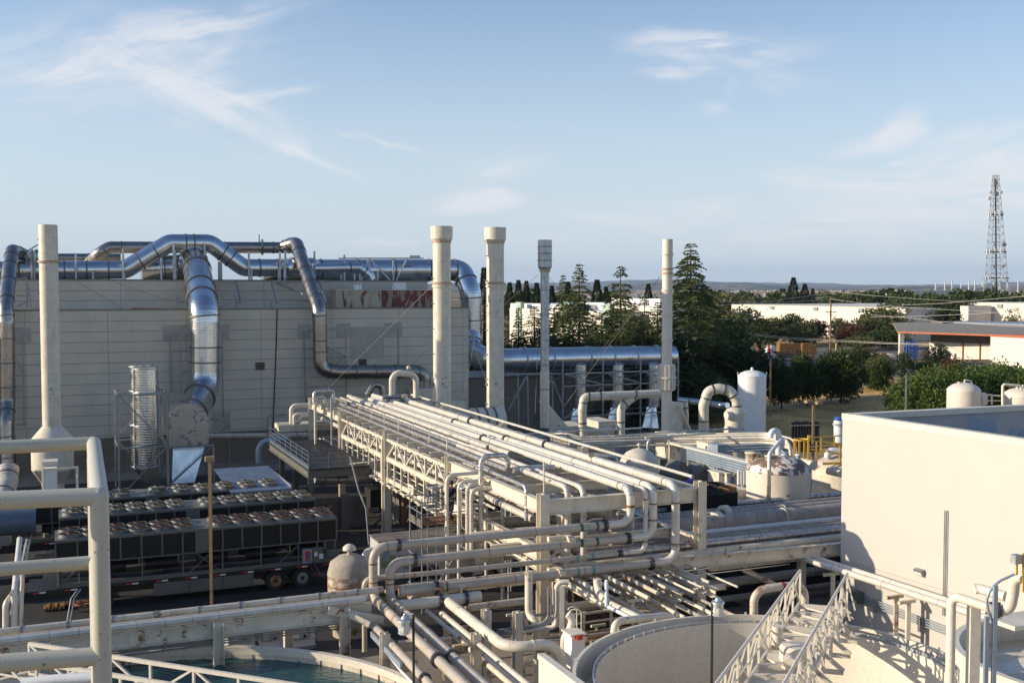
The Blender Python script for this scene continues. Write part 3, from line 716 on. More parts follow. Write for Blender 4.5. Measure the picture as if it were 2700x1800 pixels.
a = py_(2612, 886, 200)
fbx(2612, 2790, 886, 200, 12).build('wall', 'render_white', br)
fbx(2611.5, 2792, 881, 200, 12.4, a.z + .002, None, .2).build('cap', 'orange', br)
bs = thing('raised_roof_bay', 'blue grey roof bay rising behind the orange edged shed', 'building', py_(2560, 860, 262))
fbx(2455, 2487, 847, 262, 12).build('end_wall', 'concwall', bs); fbx(2487, 2760, 847, 262.5, 12).build('side_wall', 'bluesheet', bs)
tr = thing('rack_frame', 'blue steel pallet rack frame under the shed canopy', 'rack', py_(2408, 960, 222)); mb = MB()
zt = py_(2400, 899, 222).z
for px in (2398, 2416): 
    c = py_(px, 960, 222); mb.box((c.x, 222, zt / 2), (.35, .35, zt), X, Yv); mb.box((c.x, 223.4, zt / 2), (.35, .35, zt), X, Yv)
for k in range(5): mb.box((py_(2407, 960, 222).x, 222, .6 + k * zt / 5.2), (1.7, .2, .2), X, Yv)
mb.build('frame', 'blue', tr)
# ---------------- storage yard things
def stackpal(label, px, ytop, Y, w, dpt, nlay=None):
    c = py_(px, ytop, Y); t = thing('pallet_stack', label, 'pallet stack', (c.x, Y, 0), 'pallet stacks in the storage yard'); mb = MB(); nl = max(2, int(c.z / .17))
    for k in range(nl):
        z = k * c.z / nl; o = random.uniform(-.04, .04)
        mb.box((c.x + o, Y, z + .13), (w, dpt, .035), X, Yv); mb.box((c.x + o, Y - dpt / 2 + .06, z + .06), (w, .12, .1), X, Yv) if k % 1 == 0 else 0
        for s in (-1, 0, 1): mb.box((c.x + o + s * (w / 2 - .09), Y, z + .055), (.14, dpt - .02, .10), X, Yv)
    mb.build('boards', 'pallet', t); return t
stackpal('tall block of golden timber pallets beside the white yard tank', 2073, 904, 238, 3.6, 3.0)
stackpal('dark pallet stack right of the golden pallets', 2103, 905, 242, 1.3, 1.2)
stackpal('low pallet pile in front of the dark stack', 2105, 923, 239, 1.2, 1.2)
stackpal('high uneven pallet stack at the hedge', 2126, 904, 250, 2.2, 1.4)
stackpal('pallet stack nearest the utility pole', 2143, 909, 252, 1.6, 1.3)
c = py_(2030, 940, 250); yt = thing('yard_tank', 'white round tank beside the timber pallets in the yard', 'tank', (c.x, 250, 0))
zt = py_(2030, 913, 250).z
MB().lathe([(1.2, 0), (1.2, zt), (1.1, zt + .15), (0, zt + .3)], (c.x, 250, 0), 20).build('shell', 'white', yt)
MB().box((c.x + .15, 248.8, zt * .6), (.35, .06, .35), X, Yv).build('badge', 'red', yt)
cr = [(1996, 926, 1.4, .9, 'orange', 'orange machine crate left of white yard tank'), (2005, 918, 1.2, 2.2, 'orange', 'tall orange lifting frame in the yard'), (2028, 905, .5, 2.6, 'red', 'red and yellow mast standing behind white yard tank'), (1990, 933, 3, 1.4, 'concwall', 'grey flat deck load left of the yard tank'),
      (2060, 935, 1, .8, 'cream', 'cream box pile between yard tank and pallets'), (2018, 936, 1.2, .9, 'pallet', 'brown carton pile in front of the yard tank'), (2246, 930, 2.2, .9, 'white', 'white parked pickup shape beyond round trees'), (2270, 933, 2.4, 1.2, 'red', 'red loader standing behind the round trees'),
      (2310, 937, 2.0, .8, 'cream', 'pale pallets of goods left of the shed column'), (2330, 935, 1.6, .8, 'pallet', 'brown goods stack near shed column'), (2350, 932, 1.6, .7, 'white', 'white bundle near the shed column'), (2415, 948, 2.2, 1.3, 'cream', 'tan crates below the blue rack'), (2440, 948, 1.5, 1.0, 'cream', 'cream crate right of the blue rack'), (2585, 960, 7, .6, 'orange', 'orange beams stacked before shed wall')]
for px, yy, w, h, m_, lb in cr:
    c = py_(px, yy, 244 if px < 2400 else 212); z0 = 0 if h < 2.3 else 0
    mb = MB(); mb.box((c.x, c.y, h * .36), (w, 1.4, h * .72), X, Yv); mb.box((c.x - w * .18, c.y, h * .86), (w * .55, 1.1, h * .27), X, Yv)
    single(mb, 'yard_load', m_, lb, 'yard load', 'goods and machines in the storage yard')
rnd = random.Random(4)
for k in range(46):
    px = rnd.uniform(1965, 2450); Y = rnd.uniform(231, 243) if px < 2330 else rnd.uniform(213, 226); c = py_(px, 940, Y); w, h = rnd.uniform(.5, 1.6), rnd.uniform(.3, 1.0)
    single(MB().box((c.x, Y, h / 2), (w, .8, h), X, Yv), 'yard_load', rnd.choice(['white', 'cream', 'pallet', 'bluegrey', 'wood', 'dark', 'tealband', 'rustpipe', 'concwall', 'dark']), 'small crate among the goods of the storage yard', 'crate', 'small crates in the storage yard')
fc = thing('yard_fence', 'wire fence on posts along the storage yard edge', 'fence', (py_(2080, 950, 229).x, 229, 0)); mb = MB()
for i in range(36): x = py_(1960, 950, 229).x + i * 1.9; mb.box((x, 229, .9), (.08, .08, 1.8), X, Yv)
mb.build('posts', 'strut', fc); mb = MB()
for z in (.5, 1.1, 1.75): mb.box((py_(1960, 950, 229).x + 33, 229, z), (66, .04, .05), X, Yv)
mb.build('rails', 'strut', fc)
# ---------------- far town as stuff
mb = MB(); rnd = random.Random(5)
for i in range(1500):
    Y = rnd.uniform(1900, 5200); px = rnd.choice([rnd.uniform(1930, 2720), rnd.uniform(1300, 1900), rnd.uniform(1960, 2300)])
    x = (px - 1350) / F * Y; w, d, h = rnd.uniform(8, 18), rnd.uniform(8, 14), rnd.uniform(4, 8)
    mb.box((x, Y, h / 2 + max(0, (Y - 3800) * .006)), (w, d, h), X, Yv, m=rnd.choice([0, 0, 1]))
    z = h + max(0, (Y - 3800) * .006)
    mb.add([(x - w / 2, Y - d / 2, z), (x + w / 2, Y - d / 2, z), (x + w / 2, Y + d / 2, z), (x - w / 2, Y + d / 2, z), (x - w * .2, Y, z + 2.2), (x + w * .2, Y, z + 2.2)], [(0, 1, 5, 4), (1, 2, 5), (2, 3, 4, 5), (3, 0, 4)], m=2)
tn = mb.build('distant_town', ['cream', 'white', mat('tile_roofs', (.30, .19, .13), .9)]); tn['kind'] = 'stuff'
# ================================================================ ROOF DUCTS
def ringpts(pts, step, skip=.6):
    out = []
    for p, q in zip(pts[:-1], pts[1:]):
        d = q - p; L_ = d.length; k = int((L_ - skip) / step)
        for i in range(k + 1):
            t = (skip + (L_ - 2 * skip) * (i / max(1, k))) / L_ if k else .5
            out.append((p + d * t, d))
    return out
def duct(label, pts, r, m, bend=1.6, step=3.0, bseg=4, name='duct', group=None, n=28, ringm='band', ext=1.05, caps=True):
    pts = [Vector(p) for p in pts]
    mb = MB().tube(pts, r, n, bend * r, bseg, True, caps)
    o = tag(mb.build(name, m, origin=pts[0]), label, 'duct', group)
    for q, d in ringpts(pts, step, min(1.7 * r * bend * .6 + .2, 2.2)):
        MB().annulus(q, d, r * .985, r * (ext + .015), .13, n).build('joint_ring', ringm, o)
    return o
duct('big silver duct along the roof edge rising over a hump', [pb(-60, 714, 104.5), pb(331, 711, 104.5), pb(446, 641, 104.5), pb(554, 641, 104.5), pb(642, 706, 104.5), pb(772, 706, 104.5)], .83, 'galv', 1.5, 2.0)
duct('long wide silver header duct at the right of the factory roof', [pb(690, 714, 107), pb(1178, 712, 107), pb(1218, 712, 107), pb(1240, 770, 105.5), pb(1242, 800, 105.5), pb(1243, 890, 105.5)], 1.12, 'galv', 1.6, 4.0, 5)
duct('short silver branch duct bending down on the roof before the header', [pb(770, 708, 103.9), pb(948, 705, 103.9), pb(975, 726, 103.9), pb(986, 752, 103.9)], .47, 'galv', 1.6, 4)
mb = MB().lathe([(0, -.1), (.7, .0), (.95, .35), (1.0, .8), (1.0, 2.6), (.95, 3.0), (.7, 3.3), (0, 3.4)], pb(765, 706, 104.5) - A * .6, 24, axis=A)
single(mb, 'duct_tee', 'galv_plain', 'rounded silver tee drum joining the roof ducts', 'duct tee')
duct('brown steel duct behind the silver hump', [pb(228, 700, 109.5), pb(262, 668, 107), pb(288, 652, 107), pb(748, 653, 107), pb(774, 653, 107)], .55, 'steel', 1.5, 4.5, 4)
duct('dark steel duct slanting off the roof and turning along the wall', [pb(752, 649, 106.5), pb(782, 640, 105.0), pb(797, 690, 101.6), pb(842, 814, 94.9), pb(843, 850, 94.9), pb(845, 975, 94.9), pb(890, 981, 94.9), pb(1085, 979, 94.9), pb(1118, 985, 94.9), pb(1118, 1022, 94.9)], .63, 'steel', 2.2, 2.6, 5)
duct('largest silver duct dropping down the front wall of the factory', [pb(372, 708, 107.5), pb(490, 706, 107.5), pb(514, 688, 104.5), pb(524, 735, 100.5), pb(538, 818, 94.5), pb(541, 850, 94.4), pb(541, 1020, 94.4), pb(510, 1078, 91.2), pb(497, 1103, 89.2)], 1.24, 'galv', 1.5, 2.4, 5)
duct('dark steel duct coming down at the left picture edge', [pb(110, 715, 107), pb(62, 672, 105), pb(32, 660, 103.2), pb(24, 720, 99.5), pb(15, 815, 95.2), pb(18, 850, 95.0), pb(20, 1062, 95.0), pb(17, 1110, 93.8), pb(22, 1250, 93.2)], .58, 'steel', 1.8, 2.4, 5)
duct('thin dark duct low behind the left roof duct', [pb(150, 680, 110), pb(318, 680, 110)], .42, 'steel', 1, 5)
duct('white flexible corrugated hose at the left edge beside the chillers', [pb(22, 1235, 84), pb(18, 1275, 83), pb(0, 1335, 80), pb(-30, 1380, 78)], .72, mat('white_flex_hose', (.62, .58, .52), .6, ribs=(.22, .09), dirt=.5), 2, 40, 8)
# end drum with its scuffed round plate
dr = thing('fan_drum', 'round end drum with scuffed beige plate under the big silver duct', 'drum', pb(497, 1165, 88))
c = pb(497, 1117, 87.2)
MB().tube([c + B * .02, c + B * 3.4], 1.50, 32).build('barrel', 'galv_plain', dr)
mb = MB(); mb.disc(c - B * .04, B, 1.56, .08, 36); mb.box(c - UP * 1.05 - B * .02, (3.0, .06, 1.35)); mb.build('end_plate', 'dishplate', dr)
mb = MB(); e = pb(497, 1165, 87.4)
mb.add([e + A * -1.15, e + A * 1.35, e + A * 1.35 + B * 2, e + A * -1.15 + B * 2] + [e + A * x + B * y - UP * 3.1 for x, y in ((-1.35, -.6), (.35, -.6), (.35, 1.2), (-1.35, 1.2))],
       [(0, 1, 2, 3), (0, 4, 5, 1), (1, 5, 6, 2), (2, 6, 7, 3), (3, 7, 4, 0), (7, 6, 5, 4)]); mb.build('hopper', 'galv_plain', dr)
mb = MB(); mb.box(e + A * -.5 + B * .3 - UP * 4.2, (1.7, 1.8, 2.1)); mb.build('inlet_box', 'galv_dull', dr)
# galvanised vent pair
for px, yt, b, lb in ((384, 967, 84.0, 'front galvanised vertical vent pipe in the strut tower'), (373, 961, 86.4, 'rear galvanised vertical vent pipe peeking behind the front one')):
    pt = pb(px, yt, b); t = thing('vent_pipe', lb, 'vent pipe', at(pt, 0), 'galvanised vents in the strut tower')
    zb = pb(px, 1232, b).z
    MB().tube([at(pt, zb), pt], .87, 26).build('body', 'galv', t)
    for k, f in enumerate((.02, .42, .75, .985)): MB().annulus(at(pt, zb + (pt.z - zb) * f), UP, .86, .93, .10, 26).build('joint_ring', 'galv_dull', t)
    mb = MB(); q = at(pt, zb); mb.add([q + A * x + B * y for x, y in ((-.7, -.7), (.7, -.7), (.7, .7), (-.7, .7))] + [q + A * (x + 1.0) + B * y - UP * 1.9 for x, y in ((-.35, -.5), (.75, -.5), (.75, .5), (-.35, .5))],
           [(0, 4, 5, 1), (1, 5, 6, 2), (2, 6, 7, 3), (3, 7, 4, 0), (7, 6, 5, 4)]); mb.build('hopper', 'galv_plain', t)
def strut_tower(name, label, a0, a1, b0, b1, zs, w=.13, diag=True, cat='support frame', m='strut', group=None):
    t = thing(name, label, cat, ab((a0 + a1) / 2, (b0 + b1) / 2, 0), group)
    for a in (a0, a1):
        for b in (b0, b1): MB().bar(ab(a, b, 0), ab(a, b, zs[-1]), w).build('post', m, t)
    for z in zs:
        mb = MB()
        for a in (a0, a1): mb.bar(ab(a, b0 + w / 2, z - w / 2), ab(a, b1 - w / 2, z - w / 2), w * .9)
        for b in (b0, b1): mb.bar(ab(a0 + w / 2, b, z - w / 2), ab(a1 - w / 2, b, z - w / 2), w * .9)
        mb.build('ring_beam', m, t)
    if diag:
        zz = [0] + list(zs)
        for k in range(len(zz) - 1):
            for b_, fl_ in ((b0 - w, k % 2), (b1 + w, 1 - k % 2)): u_, v_ = (a1, a0) if fl_ else (a0, a1); MB().bar(ab(u_, b_, zz[k]), ab(v_, b_, zz[k + 1]), w * .7).build('brace', m, t)
    return t
pA = pb(311, 1045, 82.6); pB_ = pb(441, 1040, 82.6)
strut_tower('strut_tower', 'galvanised strut tower around the two vertical vent pipes', gA(pA), gA(pB_), 82.6, 87.4, [pb(311, 1180, 82.6).z, pb(311, 1040, 82.6).z])
p2 = pb(563, 1168, 86.0)
strut_tower('drum_stand', 'galvanised stand below the round end drum', gA(pB_) + .25, gA(p2), 86.0, 90.6, [p2.z - .1])
# wall mounted support frames of the ducts
def wallframe(label, segs, b0=96.4, w=.12):
    mb = MB()
    for (x0, y0, ba, x1, y1, bb) in segs: mb.bar(pb(x0, y0, ba), pb(x1, y1, bb), w)
    return single(mb, 'duct_bracket', 'strut', label, 'bracket', 'wall brackets of the ducts')
wallframe('strut bracket frame on the wall around the largest silver duct', [(448, 876, 96.3, 452, 1030, 96.3), (475, 872, 95, 478, 1035, 95), (446, 876, 95, 498, 874, 95), (450, 928, 95, 500, 928, 95), (452, 981, 95, 500, 980, 95), (585, 872, 95.6, 588, 1100, 95.6), (552, 874, 95, 587, 874, 95), (552, 980, 95, 588, 982, 95), (480, 876, 95, 500, 884, 95), (480, 981, 95, 500, 990, 95), (552, 1102, 95, 604, 1116, 95), (604, 1116, 95, 606, 1225, 95), (556, 1160, 95, 602, 1120, 95)])
wallframe('strut bracket frame on the wall around the dark steel duct', [(802, 873, 96.2, 806, 1062, 96.2), (912, 870, 95.6, 914, 1065, 95.6), (800, 872, 95.4, 826, 872, 95.4), (862, 871, 95.4, 914, 869, 95.4), (804, 921, 95.4, 826, 920, 95.4), (864, 919, 95.4, 913, 918, 95.4), (806, 945, 95.4, 913, 944, 95.4), (808, 1057, 95.8, 852, 1028, 95.8), (880, 966, 95.8, 912, 938, 95.8), (812, 1020, 95.8, 912, 1018, 95.8), (866, 915, 95.8, 910, 940, 95.8)])
wallframe('strut bracket frame beside the left edge duct', [(60, 882, 96.2, 64, 1125, 96.2), (36, 882, 95, 66, 880, 95), (38, 1030, 95, 66, 1028, 95), (44, 950, 95, 60, 985, 95), (40, 1120, 95, 68, 1118, 95)])
wallframe('single strut post with short arm on the wall before the stacks', [(1049, 866, 95.6, 1050, 965, 95.6), (1026, 868, 95.6, 1050, 866, 95.6)])
wallframe('strut frame stepping off the roof at the largest silver duct', [(463, 740, 102.4, 470, 812, 97), (492, 742, 102, 492, 798, 97), (470, 797, 98, 500, 797, 98), (560, 742, 102.4, 622, 741, 102.4), (622, 741, 102.4, 634, 798, 97), (574, 798, 97.5, 633, 799, 97.5), (576, 810, 97.5, 612, 800, 97.5), (621, 770, 98, 623, 812, 98)])
wallframe('strut frame stepping off the roof at the slanting dark duct', [(714, 740, 102.4, 730, 800, 97), (714, 741, 102.4, 790, 741, 102.4), (727, 794, 97.6, 820, 794, 97.6), (716, 795, 98, 716, 812, 98), (730, 746, 102, 800, 776, 98), (840, 738, 102, 862, 800, 97), (863, 795, 98, 864, 812, 98), (844, 740, 102.4, 866, 740, 102.4)])
wallframe('strut frame on the roof left of the left stack', [(70, 735, 102, 81, 806, 97), (42, 780, 98, 82, 780, 98), (45, 808, 98, 78, 790, 98), (44, 735, 102, 72, 732, 102), (71, 740, 99, 72, 810, 99)])
# supports standing on the upper roof
for px, y0, y1 in ((246, 716, 740), (328, 716, 740), (425, 680, 740), (458, 645, 740), (462, 660, 740), (540, 645, 670), (577, 690, 740), (583, 690, 740), (656, 662, 740), (663, 708, 740), (735, 712, 740), (750, 690, 740), (738, 663, 740), (752, 660, 740), (829, 662, 740), (900, 725, 740), (935, 722, 740), (949, 722, 740), (996, 716, 740), (83, 655, 740), (90, 660, 735), (324, 655, 680), (200, 670, 690)):
    single(MB().bar(pb(px, y0, 103.4), at(pb(px, y0, 103.4), ZP), .16), 'duct_post', 'galv_dull', 'short zinc post carrying the ducts on the factory roof', 'post', 'zinc posts under the roof ducts')
mb = MB()
mb.bar(pb(893, 681, 104), pb(1116, 681, 104), .14); mb.bar(pb(908, 672, 104), pb(908, 740, 104), .16)
for px, x2 in ((973, 952), (973, 1030), (1074, 1044)): mb.bar(pb(px, 681, 104), pb(x2, 740, 104), .12)
for px in (973, 1037): mb.bar(pb(px, 681, 104), pb(px, 740, 104), .14)
mb.box(pb(1090, 677, 105), (1.1, 1.0, .25))
single(mb, 'roof_truss', 'galv_dull', 'light zinc truss frame standing before the wide header duct', 'truss frame')
tag(MB().disc(pb(691, 652, 107), A, .78, .10, 24).bar(pb(684, 655, 107) + UP * .3, pb(683, 618, 107), .08).build('damper_flange', 'greenband', origin=pb(691, 652, 107)), 'dark green damper ring with lever on brown steel roof duct', 'damper')
st = thing('roof_ladder_frame', 'teal painted steel frame on the roof left of the stack', 'frame', pb(85, 690, 104)); mb = MB()
for px in (70, 97): mb.bar(pb(px, 660, 104), pb(px, 720, 104), .14)
mb.bar(pb(62, 668, 104), pb(100, 645, 104), .35, .1); mb.bar(pb(80, 672, 104), pb(100, 660, 104), .3, .3); mb.build('frame', 'tealband', st)

# ================================================================ STACKS
def stack(label, c, r, z0, z1, m='cream', cap=None, collars=(), base=None, group=None, ports=()):
    t = thing('stack', label, 'stack', at(c, z0), group)
    prof = [(r, z0), (r, z1), (r * .9, z1 + .01), (r * .9, z1 - 1.0)]
    if cap: h, rr = cap; prof = [(r, z0), (r, z1 - h)]
    MB().lathe(prof, at(c, 0), 28, smooth='split').build('shaft', m, t)
    if cap: MB().lathe([(r, z1 - h - .2), (rr, z1 - h), (rr * 1.02, z1), (rr * .93, z1 + .01), (rr * .93, z1 - h * .6)], at(c, 0), 28, smooth='split').build('cap', m, t)
    for z, w, mm in collars: MB().annulus(at(c, z), UP, r * .99, r * 1.0 + w, .16, 28).build('collar', mm, t)
    for z, d in ports: MB().tube([at(c, z) + d * r * .9, at(c, z) + d * (r + .12)], .10, 10).build('port', 'strut', t)
    return t
cl_r = mat('rusty_collar', (.50, .36, .24), .6, rust=1.2, rscale=5)
s1 = pb(1166, 1073, 80.5); s2 = pb(1307, 1074, 80.5 + .2)
S1 = py_(1166, 1073, 82.0); S2 = py_(1306, 1073, 83.6)
r1 = 47 / 2 / F * 82
for S, px, lb, yt in ((S1, 1166, 'left tall cream stack of the close pair with wide cap', 597), (S2, 1306, 'right tall cream stack of the close pair with wide cap', 600)):
    zt = py_(px, yt, S.y).z; zc = py_(px, 746, S.y).z; zp = py_(px, 1012, S.y).z
    t = stack(lb, S, r1, S.z - .1, zt, 'cream', (.95, r1 * 1.22), [(zc, .09, cl_r), (zc - .25, .07, 'cream'), (zt - 1.15, .05, cl_r)], group='pair of tall cream stacks', ports=[(zp, (EYE - S + A * 8).normalized()), (zp, -A)])
    mb = MB(); q = at(S, 0)      # square to round shoes
    z0 = S.z - 1.9
    sq = [q + A * x + B * y + UP * (S.z - .1) for x, y in ((-r1, -r1), (r1, -r1), (r1, r1), (-r1, r1))]
    sq2 = [q + A * x + B * y + UP * (z0 if px > 1200 else S.z - .9) for x, y in ((-r1 * 1.28, -r1 * 1.28), (r1 * 1.28, -r1 * 1.28), (r1 * 1.28, r1 * 1.28), (-r1 * 1.28, r1 * 1.28))]
    zz = UP * 1.9
    mb.lathe([(r1 * 1.28, S.z - 1.0), (r1 * 1.02, S.z + .7)], q, 4, a0=math.pi / 4 - TH, smooth=False)
    mb.box(q + UP * ((z0 + S.z - 1.0) / 2), (r1 * 2.0, r1 * 2.0, S.z - 1.0 - z0)); mb.build('shoe', 'cream', t)
    mb = MB()      # rungs along the left side
    zz = S.z + .3
    while zz < zt - 2: mb.box(at(S, zz) - A * (r1 + .05), (.12, .3, .05)); zz += 1.9
    mb.build('rungs', 'strut', t)
# horizontal fan drums at the foot of the pair
fd = thing('fan_casing', 'cream horizontal fan drum between the feet of stacks', 'fan', at(S2, 3))
c = py_(1278, 1108, 82.2)
MB().tube([c - B * .3 - A * 1.2, c - B * .3 + A * 1.3], 1.02, 28).build('drum', 'cream', fd)
MB().tube([c - A * 4.6 + UP * .1, c - A * 1.1], .72, 24).build('inlet_pipe', 'cream', fd)
for k in (-.9, -.2, .5): MB().annulus(c - B * .3 + A * k, A, 1.0, 1.08, .12, 28).build('ring', 'chillergrey', fd)
MB().disc(c - B * .3 + A * 1.34, A, .3, .08, 16).build('port', 'chillergrey', fd)
bx = thing('scrubber_box', 'cream bolted box under the bend of the dark duct', 'box unit', at(pb(1118, 1040, 94.5), 3))
p0 = pb(1098, 1030, 93.6); mb = MB().boxab(gA(p0), gA(p0) + 2.6, 93.4, 95.8, 3.0, p0.z); mb.build('casing', 'cream', bx)
mb = MB(); mb.boxab(gA(p0) - .08, gA(p0) + 2.68, 93.3, 95.9, p0.z + .003, p0.z + .14); mb.build('lid', 'cream_clean', bx)
MB().boxab(gA(p0) + 2.7, gA(p0) + 4.2, 92.0, 94.0, 3, p0.z - 1.0).build('side_casing', 'cream', bx)
# left stack with its conical vessel
LS = py_(137, 1122, 77.5); r2 = 47 / 2 / F * 77.5
zt = py_(123, 593, 77.5).z
t = stack('tall cream stack at the left rising from a conical vessel', LS, r2, LS.z, zt, 'cream', None, [(py_(137, 690, 77.5).z, .10, cl_r)], ports=[(py_(137, 1026, 77.5).z, (EYE - LS).normalized())])
zc, zb, zv = LS.z, py_(137, 1156, 77.5).z, py_(137, 1235, 77.5).z
rv = 105 / 2 / F * 77.5
MB().lathe([(r2 * 1.02, zc), (rv, zb), (rv * 1.02, zb - .05), (rv, zb - .1), (rv, zv), (rv * .55, zv - 1.0), (rv * .5, 0)], at(LS, 0), 36, smooth='split').build('vessel', 'cream', t)
mb = MB(); zz = zb + 1
while zz < zt - 1: mb.box(at(LS, zz) - A * (r2 + .05), (.1, .3, .05)); zz += 1.9
mb.build('rungs', 'strut', t)
# thin silver stack with silencer
SS = py_(1436, 1120, 84.0); r3 = 23 / 2 / F * 84
z_t, z_b, z_n = (py_(1430, y, 84).z for y in (633, 704, 714))
t = thing('stack', 'thin grey zinc stack with a fat ribbed silencer on top', 'stack', at(SS, 3))
MB().lathe([(r3 * 1.05, SS.z + 4.2), (r3, SS.z + 4.25), (r3, z_n)], at(SS, 0), 24, smooth='split').build('shaft', 'galv_dull', t)
MB().lathe([(r3 * 1.08, SS.z - .2), (r3 * 1.08, SS.z + 4.2)], at(SS, 0), 24).build('lower_shaft', 'cream', t)
r4 = 37 / 2 / F * 84
MB().lathe([(r3 * 1.05, z_n), (r4, z_b), (r4, z_t), (r4 * .9, z_t + .01), (r4 * .9, z_t - .8)], at(SS, 0), 24, smooth='split').build('silencer', 'galv_dull', t)
for k in range(1, 4): MB().annulus(at(SS, z_b + (z_t - z_b) * k / 4), UP, r4 * .99, r4 * 1.05, .11, 24).build('ring', 'strut', t)
MB().annulus(at(SS, z_n), UP, r3, r3 * 1.25, .18, 24).build('collar', cl_r, t)
for y in (765, 829, 896, 962, 1026): MB().annulus(at(SS, py_(1436, y, 84).z), UP, r3 * .99, r3 * 1.10, .10, 24).build('joint_ring', 'strut', t)
mb = MB(); q = at(SS, SS.z)
mb.add([q + A * r3 - B * .05 + UP * 1.6, q + A * (r3 + 2.0) - B * .05 - UP * .6, q + A * r3 - B * .05 - UP * .6, q + A * r3 + B * .05 + UP * 1.6, q + A * (r3 + 2.0) + B * .05 - UP * .6, q + A * r3 + B * .05 - UP * .6], [(0, 2, 1), (3, 4, 5), (0, 1, 4, 3), (1, 2, 5, 4)]); mb.build('gusset', 'cream', t)
# right cream stack
RS = py_(1757, 1142, 84.0); r5 = 27 / 2 / F * 84
zt = py_(1754, 631, 84).z; za, zb2 = py_(1756, 961, 84).z, py_(1756, 1028, 84).z
t = stack('slim cream stack right of the header duct with flanged silencer sleeve', RS, r5, RS.z - .4, zt, 'cream_clean', None,
          [(py_(1756, y, 84).z, .06, m_) for y, m_ in ((670, 'cream'), (709, cl_r), (720, cl_r), (765, 'cream'), (831, 'cream'), (897, 'cream'))])
r6 = 42 / 2 / F * 84
MB().lathe([(r5, zb2 - .1), (r6, zb2), (r6, za), (r5, za + .1)], at(RS, 0), 28, smooth='split').build('sleeve', 'cream', t)
mb = MB()
for k in range(14):
    an = k * 2 * math.pi / 14; d = A * math.cos(an) + B * math.sin(an); mb.bar(at(RS, zb2 + .05) + d * (r6 + .03), at(RS, za - .05) + d * (r6 + .03), .09)
mb.annulus(at(RS, (za + zb2) / 2), UP, r6, r6 + .14, .12, 28); mb.build('ribs', 'cream_clean', t)
mb = MB(); mb.box(at(RS, RS.z + .9) + A * .75, (1.1, .7, 3.0)); mb.bar(at(RS, RS.z + 2.2) + A * .8 - B * .4, at(RS, RS.z - .4) + A * 2.1 - B * .4, .7, .1); mb.build('base_duct', 'cream', t)
# guy cables
def guy(label, p, q): single(MB().tube([p, q], .016, 5), 'guy_cable', 'guy', label, 'guy cable', 'guy cables of the stacks')
guy('guy cable from left stack of the pair down to the pipe rack', py_(1142, 750, 82), pb(862, 1027, 88))
guy('guy cable crossing in front of the factory corner', py_(1278, 756, 83), py_(1215, 1085, 78))
guy('short guy cable from the pair across the header duct', py_(1236, 868, 84), py_(1296, 1050, 84))
guy('long guy cable behind the pair of stacks towards the wall', pb(1140, 903, 90), pb(1050, 1005, 94))
guy('guy cable running left from the zinc stack', py_(1418, 725, 84), py_(1215, 905, 100))
guy('guy cable running right from zinc stack to the header', py_(1444, 725, 84), py_(1475, 768, 92))
guy('vertical guy cable left of the zinc stack', py_(1421, 840, 84), py_(1411, 1090, 80))
guy('guy cable running left from the slim right stack', py_(1741, 727, 84), py_(1488, 1070, 90))
guy('steeper guy cable left of the slim right stack', py_(1741, 730, 84), py_(1580, 930, 96))
guy('guy cable running right from the slim stack to the cedar', py_(1770, 722, 84), py_(1805, 762, 90))
guy('guy cable from the left stack across factory roof', py_(150, 692, 78), pb(455, 795, 97))
guy('lower guy cable from the left stack across the parapet', py_(108, 690, 78), pb(330, 815, 97))

# ================================================================ BIG HEADER DUCT ON FRAME
hp = [pb(1240, 885, 104.5), pb(1241, 920, 103.6), pb(1262, 944, 101.5), pb(1330, 949, 100.5), pb(1500, 944, 100.5), pb(1774, 938, 100.5)]
duct('huge silver header duct on a strut frame right of the stacks', hp, 1.16, 'galv', 1.6, 3.1, 5, 'header_duct', None, 32, 'galv_dull', 1.07)
for px, yb, lb in ((1529, 1075, 'left galvanised drop leg below the huge header duct'), (1627, 1073, 'middle galvanised drop leg below the huge header duct'), (1722, 1071, 'right galvanised drop leg below the huge header duct')):
    q = pb(px, 985, 100.0); zt2 = q.z + .35; zb = pb(px, yb, 100).z
    t = thing('drop_duct', lb, 'duct', at(q, 0), 'drop legs of the header duct')
    MB().tube([at(q, zb), at(q, zt2 + .6)], .76, 26).build('leg_duct', 'galv', t)
    MB().annulus(at(q, zt2 - .55), UP, .75, .83, .12, 26).build('joint_ring', 'galv_dull', t)
    mb = MB(); mb.lathe([(1.25, zb - 2.2), (.72, zb)], at(q, 0), 4, a0=math.pi / 4 - TH, smooth=False); mb.build('transition', 'galv_plain', t)
    MB().box(at(q, (zb - 2.2) / 2), (1.7, 1.7, zb - 2.2)).build('inlet_box', 'chillergrey', t)
hz = pb(1500, 984, 98.6).z
t = thing('header_trestle', 'zinc strut frame carrying the huge header duct', 'support frame', pb(1600, 1150, 100))
for px in (1484, 1590, 1689, 1788):
    for b in (98.4, 102.4):
        q = pb(px, 1000, 98.4); a = gA(q); MB().bar(ab(a, b, 0), ab(a, b, hz + (1.3 if b < 99 else 0)), .17).build('post', 'strut', t)
a0, a1 = gA(pb(1484, 1000, 98.4)), gA(pb(1788, 1000, 98.4))
aa = [gA(pb(px, 1000, 98.4)) for px in (1484, 1590, 1689, 1788)]
